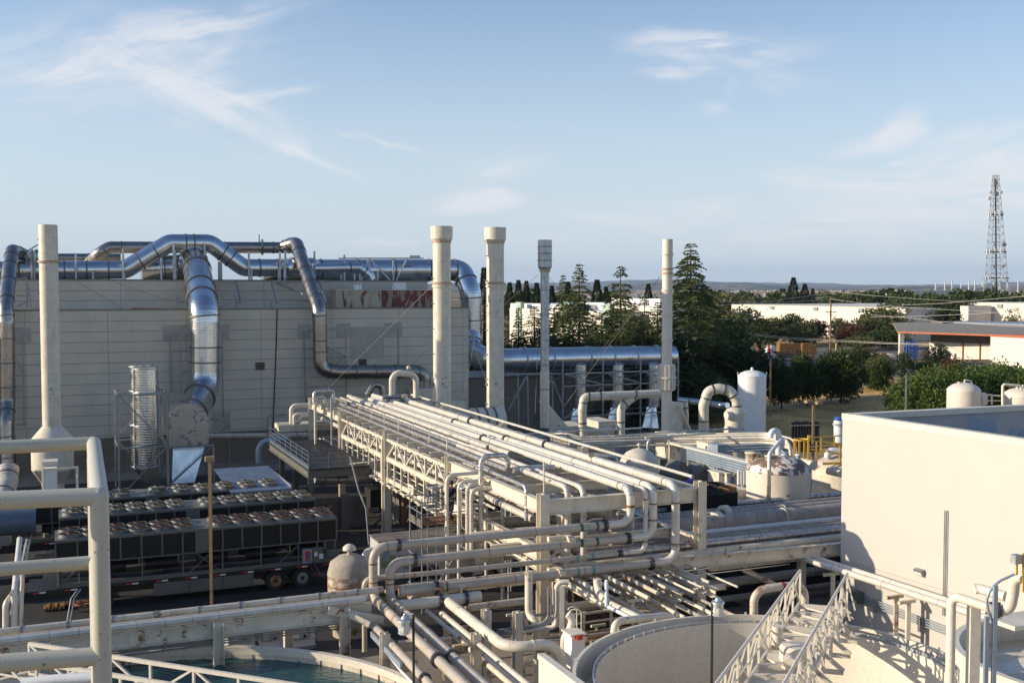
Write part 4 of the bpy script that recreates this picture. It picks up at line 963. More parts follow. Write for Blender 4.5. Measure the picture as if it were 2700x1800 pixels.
for b in (98.25, 102.55):
    mb = MB(); mb.bar(ab(a0, b, hz), ab(a1, b, hz), .14); mb.bar(ab(a0, b, 5.3), ab(a1, b, 5.3), .13); mb.bar(ab(a0, b, 2.2), ab(a1, b, 2.2), .12); o_ = -.15 if b < 99 else .15
    for i in range(3):
        u_, v_ = (aa[i], aa[i + 1]) if b < 99 else (aa[i + 1], aa[i]); mb.bar(ab(u_, b + o_, hz), ab(v_, b + o_, 5.3), .11); mb.bar(ab(v_, b + o_, 5.3), ab(u_, b + o_, 2.0), .10)
    mb.build('brace', 'strut', t)
for a in aa: MB().bar(ab(a, 98.45, hz - .15), ab(a, 102.35, hz - .15), .14).build('cross_bar', 'strut', t)
t = thing('duct_trestle', 'splayed strut trestle under the left end of header duct', 'support frame', pb(1410, 1130, 100)); mb = MB()
for x0, y0, x1, y1 in ((1365, 990, 1367, 1120), (1390, 990, 1392, 1120), (1388, 992, 1340, 1080), (1455, 992, 1458, 1120), (1452, 990, 1482, 1065), (1458, 992, 1420, 1060), (1330, 986, 1480, 984)):
    mb.bar(pb(x0, y0, 99), pb(x1, y1, 99), .16)
mb.build('frame', 'strut', t)
# cream ducts right
duct('cream duct arch with two legs before the galvanised drop ducts', [py_(1537, 1150, 86), py_(1535, 1080, 86), py_(1540, 1046, 86.2), py_(1562, 1045, 86.4), py_(1600, 1043, 86.8), py_(1748, 1037, 88.2)], .34, 'cream', 3.0, 12, 4)
duct('cream branch leg bending down from the cream duct arch', [py_(1680, 1040, 87.6), py_(1660, 1055, 87.4), py_(1637, 1075, 87.2), py_(1637, 1150, 87.2)], .33, 'cream', 2, 12, 3)
duct('cream swan neck duct arching into the vertical vessel', [py_(1856, 1150, 88), py_(1855, 1070, 88), py_(1867, 1031, 88), py_(1895, 1024, 88), py_(1925, 1030, 88), py_(1941, 1056, 88), py_(1943, 1085, 88)], .42, 'cream', 1.4, 2.2, 3)
t = thing('vessel', 'cream vertical vessel under the swan neck duct', 'vessel', at(py_(1938, 1120, 88), 0)); q = py_(1938, 1075, 88); rv = 57 / 2 / F * 88
MB().lathe([(rv, 0), (rv, q.z - .35), (rv * .82, q.z - .05), (rv * .45, q.z + .1)], at(q, 0), 28, smooth='split').build('shell', 'cream', t)
for z in (py_(0, 1092, 88).z, py_(0, 1130, 88).z): MB().tube([at(q, z) - A * rv * .8 - B * .4, at(q, z) - A * (rv + .25) - B * .4], .34, 18).build('manway', 'cream_clean', t)
t = thing('pale_vessel', 'cream rounded vessel behind the base of slim stack', 'vessel', at(py_(1778, 1100, 90), 0)); q = py_(1776, 1062, 90); rv = 42 / 2 / F * 90
MB().lathe([(rv, 0), (rv, q.z - .5), (rv * .8, q.z - .1), (rv * .35, q.z + .1), (0, q.z + .1)], at(q, 0), 24).build('shell', 'cream', t)
for z in (py_(0, 1085, 90).z, py_(0, 1125, 90).z): MB().tube([at(q, z) - A * rv * .8 - B * .3, at(q, z) - A * (rv + .2) - B * .3], .3, 16).build('manway', 'cream_clean', t)
duct('silver pipe run behind the swan neck duct', [py_(1786, 1053, 92), py_(1845, 1060, 92), py_(1900, 1068, 92), py_(1918, 1068, 91)], .24, 'galv_plain', 2, 6, 4)
duct('short silver bend rising beside the slim stack', [py_(1808, 1150, 90), py_(1808, 1090, 90), py_(1806, 1060, 90)], .26, 'galv_plain', 2, 3, 4)
# white tall tank
t = thing('storage_tank', 'tall plain white tank with domed lid beside the dark trees', 'tank', at(py_(1983, 1140, 108), 0)); q = py_(1983, 990, 108); rw = 74 / 2 / F * 108
MB().lathe([(rw, 0), (rw, q.z)], at(q, 0), 40).build('shell', 'tankwhite', t)
MB().lathe([(rw * 1.02, q.z), (rw * .8, q.z + .28), (rw * .5, q.z + .46), (rw * .2, q.z + .53), (0, q.z + .54)], at(q, 0), 40).build('lid', 'tankwhite', t)
MB().tube([at(q, q.z + .5), at(q, q.z + .82)], .14, 14).build('vent', 'tankwhite', t)
mb = MB()
for s in (-1, 1): mb.bar(at(q, q.z - .2) + Vector((s * rw, 0, 0)), at(q, q.z + .35) + Vector((s * (rw + .05), 0, 0)), .07)
mb.build('lifting_lug', 'tankwhite', t)
# ================================================================ MAIN PIPE RACK
AL, AR, B0, B1 = 18.45, 26.05, 40.2, 84.0
ZD = 6.35
rk = thing('pipe_rack', 'long cream steel pipe rack with trusses carrying many parallel pipes', 'pipe rack', ab(22, 62, 0))
BC = [B0, 51.6, 62.9, 74.0, 83.6]
for k, b in enumerate(BC):
    for a in (AL, AR):
        MB().ibeam(ab(a, b, 0), ab(a, b, ZD + (.28 if k == 0 else .25)), .42, .42, .035, up=B).build('column', 'steelpaint', rk)
def rbeam(p, q, h=.5, w=.3, name='beam', m='steelpaint', par=None): return MB().ibeam(p, q, h, w, .03).build(name, m, par or rk)
# longitudinal top beams near end, cross beams
rbeam(ab(AL, B0 + .22, ZD - .28), ab(AL, 51.4, ZD - .28), .55, .3)
rbeam(ab(AR, B0 + .22, ZD - .28), ab(AR, 83.4, ZD - .28), .5, .3)
rbeam(ab(AL, 74.3, ZD - .28), ab(AL, 83.4, ZD - .28), .55, .3)
rbeam(ab(AL + .2, B0, ZD - .30), ab(AR - .2, B0, ZD - .30), .62, .3)
for b in (44.3, 46.6, 48.9): rbeam(ab(AL + .17, b, ZD - .33), ab(AR - .17, b, ZD - .33), .42, .25)
for k in range(17):
    b = 51.9 + k * 1.93; rbeam(ab(AL - .32, b, ZD - .02), ab(AR - .2, b, ZD - .02), .3, .2, 'cross_beam')
for b in BC[1:]:
    for z in (4.55, 3.35): rbeam(ab(AL + .2, b, z), ab(AR - .2, b, z), .35, .25, 'cross_beam')
for k in range(12):
    b = 53.2 + k * 1.93
    if b < 73.8: rbeam(ab(AL - .1, b, 4.62), ab(AR - .2, b, 4.62), .2, .15, 'cross_beam')
# trusses on the left face
def truss(b0, b1, zt, zb, name='truss', n=6):
    mb = MB(); w = .14
    mb.bar(ab(AL, b0 + .2, zt), ab(AL, b1 - .2, zt), w * 1.2, w); mb.bar(ab(AL, b0 + .2, zb), ab(AL, b1 - .2, zb), w * 1.3, w * 2)
    L_ = (b1 - b0 - .4) / n
    for k in range(n + 1):
        b = b0 + .2 + k * L_
        if 0 < k < n: mb.bar(ab(AL, b, zb + w), ab(AL, b, zt - w * .5), w * .9, up=B)
    for k in range(n):
        b = b0 + .2 + k * L_
        if k % 2 == (0 if n else 1): mb.bar(ab(AL - .02, b + L_ * .08, zb + w), ab(AL - .02, b + L_ * .92, zt - w * .5), w * .62, up=B)
        else: mb.bar(ab(AL - .02, b + L_ * .92, zb + w), ab(AL - .02, b + L_ * .08, zt - w * .5), w * .62, up=B)
    return mb.build(name, 'steelpaint', rk)
truss(51.6, 62.9, ZD - .35, 4.85); truss(62.9, 74.0, ZD - .35, 4.85)
# lower hanging rail with short hangers
mb = MB(); mb.bar(ab(AL - .05, 51.8, 3.62), ab(AL - .05, 73.8, 3.62), .12, .26); mb.bar(ab(AL - .25, 51.8, 3.36), ab(AL - .25, 73.8, 3.36), .10, .10)
mb.build('lower_rail', 'steelpaint', rk)
for k in range(16):
    b = 52.6 + k * 1.38; mb = MB(); mb.bar(ab(AL - .10, b, 3.4), ab(AL - .10, b, 4.75), .12, up=B); mb.box(ab(AL - .2, b, 3.42), (.5, .34, .12)); mb.build('hanger', 'steelpaint', rk)
rbeam(ab(AL, B0 + .3, 4.05), ab(AL, 51.4, 4.05), .55, .32); rbeam(ab(AR, B0 + .3, 3.9), ab(AR, 62.7, 3.9), .45, .3)
rbeam(ab(AL + .2, B0, 3.25), ab(AR + 14, B0 - 1.8, 3.3), .5, .3, 'beam')
for b in (42.5, 45.0, 47.5): rbeam(ab(AL - 1.4, b, 3.95), ab(AR - .2, b, 3.95), .35, .26)
# gusset braces at the near left truss end
mb = MB()
for (a, b) in (((1228, 1268), (1192, 1282)), ((1228, 1258), (1250, 1282)), ((1190, 1300), (1218, 1262))): mb.bar(pa(*a, AL - .25), pa(*b, AL - .25), .3, .05)
mb.build('gusset', 'steelpaint', rk)
for a in (19.7, 21.3, 22.9, 24.5): rbeam(ab(a, 36.6, 2.75), ab(a, 50.5, 2.75), .36, .3, 'lower_beam')
for b in (38.2, 42.2, 46.4): rbeam(ab(AL - .6, b, 2.46), ab(AR, b, 2.46), .22, .2, 'lower_beam')
# ---- pipes along the top of the rack: (px,py) on centre line, b start, b end, radius, mat, label
def run(px, py, z): p = pz(px, py, z); return gA(p)
def nat(x, y, ox=1200, oy=900): return ox + x / 3.357, oy + y / 3.357
def bfor(px, py, a):
    return gB(pa(px, py, a))
bE = B0 - .75
drops = []
TOP = [  # point in zoom coords, radius, far b, material, label, end kind
    ((1180, 1030), .185, 80.6, 'whitepipe', 'thick white pipe at the right edge of rack dropping at the front corner', 'P1'),
    ((1750, 1290), .17, 83.0, 'whitepipe', 'white pipe second from the right rack edge dropping at the front', 'P2'),
    ((1420, 1222), .10, 82.0, 'whitepipe', 'thinner white pipe between two thick ones on the rack', 'P3'),
    ((1560, 1310), .17, 80.0, 'whitepipe', 'thick white pipe leftmost of the four dropping at the front beam', 'P4')]
AP = {}
for (xy, r, bf, m_, lb, key) in TOP:
    z = ZD + .15 + r; px, py = nat(*xy); AP[key] = (run(px, py, z), z, r, bf, m_, lb)
# front A-direction pipes: which vertical joins which
FRONT = {'P4': ('A1', 1700, 1378, 1023, 1434), 'P2': ('A2', 1745, 1407, 1070, 1480), 'P3': ('A3', 1700, 1455, 1005, 1522), 'P1': ('A4', 1815, 1477, 1060, 1555)}
FLAB = {'A1': 'topmost of the four beige pipes crossing the front of rack', 'A2': 'second of the four beige pipes crossing the rack front', 'A3': 'third and slimmest of the four beige front pipes', 'A4': 'lowest of the four beige pipes crossing the front of rack'}
FZ = {}
for key, (fk, rx, ry, lx, ly) in FRONT.items():
    a, z, r, bf, m_, lb = AP[key]
    top = ab(a, bE, z)
    zl = pb(rx, ry, bE).z
    aL = gA(pb(lx, ly, bE)); 
    # straight level line through the mean of both ends
    zl2 = pb(lx, ly, bE).z; zm = (zl + zl2) / 2; FZ[fk] = (zm, aL, r)
    el = pipe(lb, [ab(a, bf, z), top, ab(a, bE, zm), ab(a - 1.25, bE, zm)], r, m_, r * 3.0, fl=[(ab(a - 1.2, bE, zm), A), (ab(a, {'P4': 56.3, 'P3': 56.9, 'P2': 55.6, 'P1': 52.6}[key], z), B)] + ([(ab(a, 64.0, z), B)] if key in ('P1', 'P2') else []),
         group='white pipes along the rack top', rings=[(ab(a, bE, z - r * 4), UP), (ab(a, 47, z), B), (ab(a, 55, z), B), (ab(a, 66, z), B), (ab(a, bE, zm + r * 4), UP), (ab(a, bE + .9, z), B)], ringm='rustpipe')
    mids = [pb(px, 1420, bE) for px in ((1531, 1572) if fk in ('A1', 'A2') else (1522, 1562))]
    # the beige run
    endpts = [ab(a - 1.3, bE, zm), ab(aL, bE, zm)]
    FZ[fk] += (a,)
    zv = {'A1': pb(984, 1575, bE).z, 'A2': pb(1030, 1578, bE).z}.get(fk)
    if zv is not None:
        end = pz(1180, 1812, zv) if fk == 'A1' else pz(1300, 1812, zv)
        xa = gA(pb(984 if fk == 'A1' else 1027, 1500, bE))
        pts = endpts[:1] + [ab(xa, bE, zm), ab(xa, bE, zv), ab(xa, 24.5, zv)]
        fls = [(ab(xa + 1.0, bE, zm), A), (ab(xa, gB(pz(1135, 1742, zv) if fk == 'A1' else pz(1205, 1728, zv)), zv), B)]
        rg = [(ab(xa, bE, zm - .62), UP), (ab(xa, bE, zv + .6), UP)] + [(ab(xa, bE - 1.2 - k * .9, zv), B) for k in range(3)]
    else:
        if fk == 'A3': xa = gA(pb(966, 1540, bE)); pts = endpts[:1] + [ab(xa, bE + .3, zm), ab(xa, bE + .3, 1.2)]
        else: xa = gA(pb(1040, 1560, bE)) + .2; pts = endpts[:1] + [ab(xa, bE, zm)]
        fls = [(ab(xa + (1.1 if fk == 'A3' else 1.5), bE + (.3 if fk == 'A3' else 0), zm), A)]; rg = [(ab(xa + 1.9, bE, zm), A)]
        if fk == 'A3': pts[0] = ab(a - 1.3, bE, zm); pts.insert(1, ab(xa + 2.5, bE + .1, zm))
    pipe(FLAB[fk], pts, r, 'tanpipe', r * 3.0, fl=fls, group='four beige pipes crossing the rack front', rings=rg, ringm='rustpipe',
         bands=[(ab(gA(m), bE, zm), A) for m in mids], bandm='tealband' if fk in ('A3', 'A4') else 'greenband', n=16)
for fk, tx in (('A1', 'UPW-WS'), ('A2', 'CDCWS')):
    zm, aL, r, a = FZ[fk]; o = [x for x in COL.objects if x.get('label') == FLAB[fk]][0]
    c0, c1 = gA(pb(1533, 1420, bE)), gA(pb(1571, 1420, bE)); an = R_(-58)
    nrm = -B * math.cos(an) + UP * math.sin(an); tg = UP * math.cos(an) + B * math.sin(an)
    mb = MB(); prof = []
    for k in range(5):
        t_ = an + R_(-16 + 8 * k); nn = -B * math.cos(t_) + UP * math.sin(t_); prof.append(nn * (r * 1.012))
    vs = [ab(c0, bE, zm) + q for q in prof] + [ab(c1, bE, zm) + q for q in prof]
    mb.add(vs, [(k, k + 5, k + 6, k + 1) for k in range(4)]); mb.build('marker_strip', 'greenband', o)
    text(tx, .13, ab(c0 + .08, bE, zm) + nrm * (r * 1.03) - tg * .045, A, tg, 'textwhite', o)
# brackets carrying the front pipes on the near left column
fbk = thing('pipe_bracket', 'cream bracket arms holding the four front pipes', 'bracket', ab(AL, B0, 3)); mb = MB()
for px, py in ((1505, 1413), (1479, 1499)): q = pb(px, py, bE - .1); mb.box(ab(gA(q), bE + .2, q.z - .12), (.22, 1.1, .22)); mb.bar(ab(AL, bE + .25, q.z - .12), ab(gA(q), bE + .25, q.z - .12), .2)
mb.build('arms', 'steelpaint', fbk)
# other pipes of the rack top: insulated pair etc.
def toprun(x, y, r, bf, bn, m_, lb, extra=None, z=None, zoom=True, grp='insulated pipes along the rack top', **kw):
    zc = z or ZD + .15 + r; px, py = nat(x, y) if zoom else (x, y); a = run(px, py, zc)
    pts = [ab(a, bf, zc)] + (extra(a, zc) if extra else [ab(a, bn, zc)]); return pipe(lb, pts, r, m_, group=grp, **kw), a
b_e = gB(pz(*nat(985, 1290), ZD + .3))
toprun(800, 1218, .13, 54.5, 0, 'insul', 'left insulated pipe of pair bending down behind the front beam', lambda a, z: [ab(a, b_e, z), ab(a, b_e, 3.0)])
toprun(880, 1203, .13, 54.0, 0, 'insul', 'right insulated pipe of pair bending down behind the front beam', lambda a, z: [ab(a, b_e - .4, z), ab(a, b_e - .4, 3.0)])
tj = pz(*nat(600, 1130), ZD + .3); tj2 = pz(*nat(700, 1090), ZD + .3)
toprun(300, 940, .14, 82, 53.2, 'insul', 'insulated pipe ending at the offset tee on the rack')
single(MB().tube([tj - A * .5, tj + A * .3 + UP * .02, tj + A * 1.6 - UP * .02], .15, 12).tube([tj + B * .2, tj - B * 1.0], .15, 12), 'offset_tee', 'insul', 'short offset tee joining the insulated pipes on the rack', 'pipe fitting')
toprun(300, 890, .12, 79, 56.8, 'insul', 'insulated pipe cut off with a cap behind the offset tee')
# foil wrapped pipe with goal post
fr = .12; zf = ZD + .15 + fr
px, py = nat(120, 1000); a_f = run(px, py, zf)
e1 = pz(*nat(470, 1140), zf); t1 = pb(*nat(505, 1000), gB(e1)); t2 = pb(*nat(228, 1000), gB(e1)); bt = at(t2, 2.2)
pipe('crinkled silver foil pipe along the rack ending in a goal post loop', [ab(gA(e1), 80, zf), e1, at(e1, t1.z), ab(gA(t2), gB(e1), t1.z), ab(gA(t2), gB(e1), 2.6)], fr, 'foil', .35, group='foil wrapped pipes', n=14)
# thin foil pipe over the truss edge
rE = .085; zE = ZD + .15 + rE + .05
e2 = pz(*nat(630, 1285), zE); a_e = gA(e2)
pE = run(*nat(60, 1035), zE)
pipe('thin silver clad pipe along the outer truss edge of the rack', [ab(pE, 75.5, zE), ab((pE + a_e) / 2, 58, zE), e2, at(e2, 5.2)], rE, 'foil', .25, group='foil wrapped pipes')
# more plain pipes (far to near), fill the deck
FILL = [(0, 820, .15, 83.5, 50.6, 'insul', 'broad insulated pipe left of the white pipes on the rack'), (0, 880, .10, 82.5, 50.9, 'whitepipe', 'thin white pipe beside the broad insulated one'),
        (0, 700, .09, 83.8, 45.5, 'insul', 'slim insulated pipe under the thick white pipes'), (0, 745, .11, 81.2, 46.2, 'whitepipe', 'medium white pipe in the middle of the rack deck'),
        (400, 700, .08, 83.2, 41.5, 'insul', 'slim pipe hugging the right thick pipe on the rack'), (0, 905, .09, 83.3, 54.2, 'foil', 'slim foil pipe beside the foil wrapped one')]
for (x, y, r, bf, bn, m_, lb) in FILL: toprun(x, y, r, bf, bn, m_, lb)
# instrument posts standing on the deck between pipes
for k, b in enumerate((53.5, 56.4, 59.3, 62.2, 65.2, 68.2, 71.4, 74.8)):
    a = pE + .38
    mb = MB(); mb.tube([ab(a, b, ZD + .1), ab(a, b, ZD + 1.0)], .03, 6); mb.bar(ab(a - .18, b, ZD + 1.0), ab(a + .18, b, ZD + 1.0), .06)
    o = single(mb, 'stanchion', 'steelpaint', 'thin T shaped stanchion in a row beside the foil pipe', 'stanchion', 'row of stanchions on the rack deck')
single(MB().tube([ab(gA(pz(*nat(838, 1400), ZD)), B0 + .6, ZD), ab(gA(pz(*nat(838, 1400), ZD)), B0 + .6, ZD + 1.5)], .035, 6).bar(pb(1446, 1268, B0 + .6), pb(1452, 1265, B0 + .6), .08), 'stanchion', 'steelpaint', 'tall T shaped stanchion on the near left rack corner', 'stanchion')
# valve group at the far end of the rack on P1
vg = thing('valve_group', 'ringed valve with bent riser at the far end of rack', 'valve', pz(1062, 1050, ZD))
q = pz(1034, 1050, ZD + .5)
MB().disc(q, UP, .75, .14, 20).disc(q + UP * .2, UP, .75, .1, 20).build('flange', 'strut', vg)
MB().tube([q + UP * .2, q + UP * 2.0, q + A * 1.9 + UP * 1.7, q + A * 1.9 - UP * .2], .24, 12, .6).build('riser', 'cream', vg)
MB().lathe([(0, 0), (.18, .05), (.14, .25), (0, .32)], q + A * 1.3 + UP * 2.15, 12).build('knob', 'cream', vg)
MB().disc(q + A * 1.9 - UP * .1, UP, .42, .2, 16).build('lower_flange', 'strut', vg)
MB().tube([q - A * .9 - UP * .4, q + A * .8 - UP * .45], .28, 14).build('bowl', 'cream', vg)
pipe('dark hooked riser pipe with red collar behind the valve', [pb(968, 1042, 88), pb(985, 1012, 88), pb(1006, 1016, 88), pb(1010, 1050, 88)], .26, 'steel', .5, name='riser_pipe')
# far left goal post with inner loop
bG = 76.5; L0 = pb(829, 1180, bG); 
pipe('rusty silver goal post pipe standing at the far left rack end', [pb(828, 1062, bG), pb(828, 1031, bG), pb(879, 1028, bG), pb(879, 1062, bG)], .12, 'foil', .3, group='foil wrapped pipes')
pipe('inner white loop pipe below the goal post at the rack end', [at(pb(831, 1060, bG), 3.0), pb(831, 1047, bG), pb(855, 1045, bG), pb(856, 1060, bG), pb(866, 1068, bG)], .10, 'insul', .25)
single(MB().tube([pb(874, 1048, 74.8), at(pb(874, 1048, 74.8), 4.1)], .08, 8), 'post', 'strut', 'tall white pole beside the far left rack column', 'pole')
# ---- pipes inside the rack: lower levels
LOW = [(18.9, 5.15, .16), (19.5, 5.1, .10), (20.0, 5.1, .09), (20.5, 5.1, .12), (22.3, 5.1, .10), (22.9, 5.15, .14), (23.6, 5.1, .10), (24.3, 5.15, .14), (25.1, 5.1, .1)]
lbs = ['left edge', 'second', 'third', 'fourth', 'right of the fat duct', 'sixth', 'seventh', 'eighth', 'right edge']
for k, (a, z, r) in enumerate(LOW):
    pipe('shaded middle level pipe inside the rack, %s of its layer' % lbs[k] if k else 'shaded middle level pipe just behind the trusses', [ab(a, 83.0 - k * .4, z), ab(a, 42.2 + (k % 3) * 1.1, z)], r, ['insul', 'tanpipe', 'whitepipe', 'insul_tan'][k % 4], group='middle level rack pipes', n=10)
pipe('fat grey pipe inside the rack ending in a drooping silver bend', [ab(21.4, 80, 5.15), ab(21.4, 45.4, 5.15), ab(21.4, 44.4, 4.9), ab(21.4, 44.0, 3.2)], .36, mat('grey_duct_paint', (.48, .45, .40), .45, var=.1, dirt=.3, seam=(3.4, .07, (.07, .06, .06, .8))), 1.0, n=18)
LOW2 = [(18.7, 3.6, .07), (18.95, 3.6, .05), (19.25, 3.62, .09), (19.7, 3.6, .06), (20.3, 3.65, .12), (21.1, 3.6, .08), (22.2, 3.65, .12), (23.4, 3.6, .1), (24.6, 3.65, .12)]
for k, (a, z, r) in enumerate(LOW2):
    pipe(['outermost thin', 'second thin', 'third slim', 'fourth thin', 'fifth medium', 'sixth slim', 'seventh medium', 'eighth slim', 'innermost medium'][k] + ' pipe in the bottom layer of the rack', [ab(a, 82, z), ab(a, 51.0 + (k % 4) * .8, z)], r, ['whitepipe', 'insul', 'steel', 'cream'][k % 4], group='bottom level rack pipes', n=8)
for k in range(6):
    a = 20.6 + k * .62; pipe(['first', 'second', 'third', 'fourth', 'fifth', 'sixth'][k] + ' ribbed beige pipe running under the near end of rack', [ab(a, 52.5, 2.6), ab(a, 35.5 - k * .4, 2.6)], .085, 'insul_tan' if k % 2 else 'cream', group='ribbed beige pipes below the near rack end', n=8)
# dark insulated pair under the white pipes (right half) 
for k, a in enumerate((23.2, 23.65, 24.1)):
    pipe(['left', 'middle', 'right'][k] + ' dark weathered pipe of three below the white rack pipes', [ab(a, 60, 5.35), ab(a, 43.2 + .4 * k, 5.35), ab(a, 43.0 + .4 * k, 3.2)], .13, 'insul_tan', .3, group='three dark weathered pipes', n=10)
# risers left of the near bay
def vriser(label, pts, r, m, bend=.3, **kw): return pipe(label, pts, r, m, bend, name='riser_pipe', **kw)
aR = AL - 1.0
vriser('white riser pipe with short arm beside the worker', [at(ab(AL - .1, 47, 0), pb(1178, 1252, 47).z), pb(1178, 1252, 47), at(pb(1178, 1252, 47), .5)], .085, 'whitepipe', .35)
vriser('cream riser pipe bending over right of the worker', [at(ab(AL + .1, 46.6, 0), pb(1209, 1270, 46.6).z), pb(1209, 1270, 46.6), at(pb(1209, 1270, 46.6), 1.6)], .08, 'whitepipe', .35)
for k, (x0, x1, y0, y1) in enumerate(((1232, 1300, 1276, 1420), (1243, 1312, 1288, 1430))):
    vriser(['taller outer', 'lower inner'][k] + ' silver clad hooked riser at the near rack bay', [at(ab(AL + 1.3, 46.2 - k * .3, 0), pb(x0, y0 + 2, 46.2 - k * .3).z), pb(x0, y0 + 2, 46.2 - k * .3), at(pb(x0, y0 + 2, 46.2 - k * .3), 2.8)], .095, 'insul', .3)
vriser('thin chrome hose hook between the two cream risers', [pb(1224, 1280, 46.4), pb(1215, 1282, 46.4), pb(1215, 1390, 46.4), pb(1226, 1396, 46.4)], .05, 'galv_plain', .2)
for k, (px, b) in enumerate(((1616, 44.2), (1650, 44.6))):
    q = pb(px, 1352, b); pipe(['left', 'right'][k] + ' fat insulated bend dropping behind the upper beige pipes', [q - A * 1.6 + B * 1.2 + UP * .2, q, at(q, q.z - 1.9), at(q, q.z - 1.9) + A * .8 - B * .3 - UP * .2], .27, 'insul', .5, group='fat insulated bends behind the beige pipes', n=16)
rnd = random.Random(21)
for k in range(22):
    a, b = rnd.uniform(18.7, 25.6), rnd.uniform(40.8, 50); z = rnd.choice((4.9, 5.6, 3.6, 4.4)); d = A * rnd.choice((-.8, .8)); pipe('slender vertical riser inside the near bay of the rack', [ab(a, b, .2), ab(a, b, z), ab(a, b, z) + d], rnd.choice((.05, .07, .10)), rnd.choice(('insul', 'cream', 'whitepipe', 'galv_dull')), .3, n=9, name='riser_pipe', group='slender risers in the near rack bay')
for k in range(10):
    a = 18.9 + k * .68; pipe('small low pipe running along under the near rack bay', [ab(a, 51, 3.15), ab(a, 35.8 + (k % 3) * .5, 3.15)], rnd.choice((.05, .07, .09)), rnd.choice(('insul', 'cream', 'whitepipe', 'cream_rusty')), n=8, group='small low pipes under the near rack bay')
# scaffold with worker
sf0 = 51.0; pW = py_(1189, 1366, sf0); zpl = pW.z; aS0, aS1, bS0, bS1 = gA(pW) - 1.75, gA(pW) + .8, gB(pW) - .9, gB(pW) + .9
sc_ = thing('scaffold', 'grey tube scaffold with plank deck beside the pipe rack', 'scaffold', ab((aS0 + aS1) / 2, (bS0 + bS1) / 2, 0))
for a in (aS0, aS1):
    for b in (bS0, bS1): MB().tube([ab(a, b, 0), ab(a, b, zpl + 1.25)], .035, 8).build('standard', 'strut', sc_)
mb = MB()
for z in (1.0, 2.5, zpl - .15, zpl + .5, zpl + 1.05):
    for b in (bS0 - .04, bS1 + .04): mb.tube([ab(aS0 - .15, b, z), ab(aS1 + .15, b, z)], .03, 6)
    for a in (aS0 - .04, aS1 + .04): mb.tube([ab(a, bS0 - .15, z + .06), ab(a, bS1 + .15, z + .06)], .03, 6)
mb.tube([ab(aS0, bS0 - .08, 0.3), ab(aS1, bS0 - .08, zpl - .2)], .03, 6); mb.tube([ab(aS1, bS0 - .08, .3), ab(aS0, bS0 - .08, 2.5)], .03, 6)
mb.build('ledgers', 'strut', sc_)
mb = MB()
for k in range(6): mb.boxab(aS0 - .05, aS1 + .2, bS0 + .02 + k * .3, bS0 + .29 + k * .3, zpl - .05, zpl)
mb.build('planks', 'wood', sc_)
MB().boxab(aS0 - .06, aS0 - .03, bS0, bS1, zpl + .004, zpl + .25).build('toe_board', 'chillergrey', sc_)
MB().boxab(aS1 - 1.4, aS1 - .7, bS0 + .3, bS0 + .8, zpl + .003, zpl + .03).build('plywood_sheet', 'pallet', sc_)
cage = thing('ladder_cage', 'grey caged access ladder at the left side of the scaffold', 'ladder', at(pa(1146, 1400, AL - 2.0), 0)); q = pa(1146, 1290, AL - 2.0); mb = MB()
for z in (pa(1146, 1282, AL - 2).z, pa(1146, 1310, AL - 2).z, pa(1146, 1340, AL - 2).z): mb.annulus(at(q, z), UP, .40, .43, .10, 18)
for k in range(7): an = k * math.pi / 3.5; d = A * math.cos(an) + B * math.sin(an); mb.bar(at(q, pa(1146, 1278, AL - 2).z) + d * .42, at(q, pa(1146, 1342, AL - 2).z) + d * .42, .06, .03)
mb.build('cage', 'strut', cage); mb = MB()
zt = pa(1146, 1276, AL - 2).z
for s in (-.22, .22): mb.tube([at(q, 0) + B * .4 + A * s, at(q, zt) + B * .4 + A * s], .03, 6)
zz = .3
while zz < zt: mb.tube([at(q, zz) + B * .4 - A * .22, at(q, zz) + B * .4 + A * .22], .015, 5); zz += .3
mb.build('ladder', 'strut', cage)
# ================================================================ WORKER
def skinmesh(verts, edges, radii, root=0, lev=1):
    me = bpy.data.meshes.new('body_cage'); me.from_pydata([tuple(v) for v in verts], edges, []); ob = bpy.data.objects.new('body_cage', me); COL.objects.link(ob)
    md = ob.modifiers.new('s', 'SKIN'); md.use_smooth_shade = True
    for i, r in enumerate(radii): me.skin_vertices[0].data[i].radius = (r, r) if not isinstance(r, tuple) else r
    for i in range(len(verts)): me.skin_vertices[0].data[i].use_root = (i == root)
    ss = ob.modifiers.new('b', 'SUBSURF'); ss.levels = lev; ss.render_levels = lev
    dg = bpy.context.evaluated_depsgraph_get(); out = bpy.data.meshes.new_from_object(ob.evaluated_get(dg))
    bpy.data.objects.remove(ob); out.polygons.foreach_set('use_smooth', [True] * len(out.polygons)); return out
W0 = at(pW, zpl)
fw = (A * .86 + B * .5).normalized(); lf = UP.cross(fw).normalized()      # faces the rack
def wp(l, f, z): return W0 + lf * l + fw * f + UP * z
pers = thing('person', 'worker in dark navy jacket reaching into the rack from scaffold', 'person', W0)
bv = [(0, 0, .95), (0, 0, 1.12), (0, .03, 1.32), (0, .02, 1.46), (0, .03, 1.53), (0, .05, 1.62), (0, .05, 1.72),
      (.19, .02, 1.42), (.27, .14, 1.18), (.20, .38, 1.20), (.18, .47, 1.22), (-.19, .02, 1.42), (-.27, .12, 1.18), (-.20, .36, 1.26), (-.18, .45, 1.29),
      (.10, 0, .90), (.12, .10, .50), (.12, .06, .09), (.12, .20, .03), (-.10, 0, .90), (-.14, -.06, .50), (-.15, -.26, .12), (-.15, -.14, .03)]
be = [(0, 1), (1, 2), (2, 3), (3, 4), (4, 5), (5, 6), (3, 7), (7, 8), (8, 9), (9, 10), (3, 11), (11, 12), (12, 13), (13, 14), (0, 15), (15, 16), (16, 17), (17, 18), (0, 19), (19, 20), (20, 21), (21, 22)]
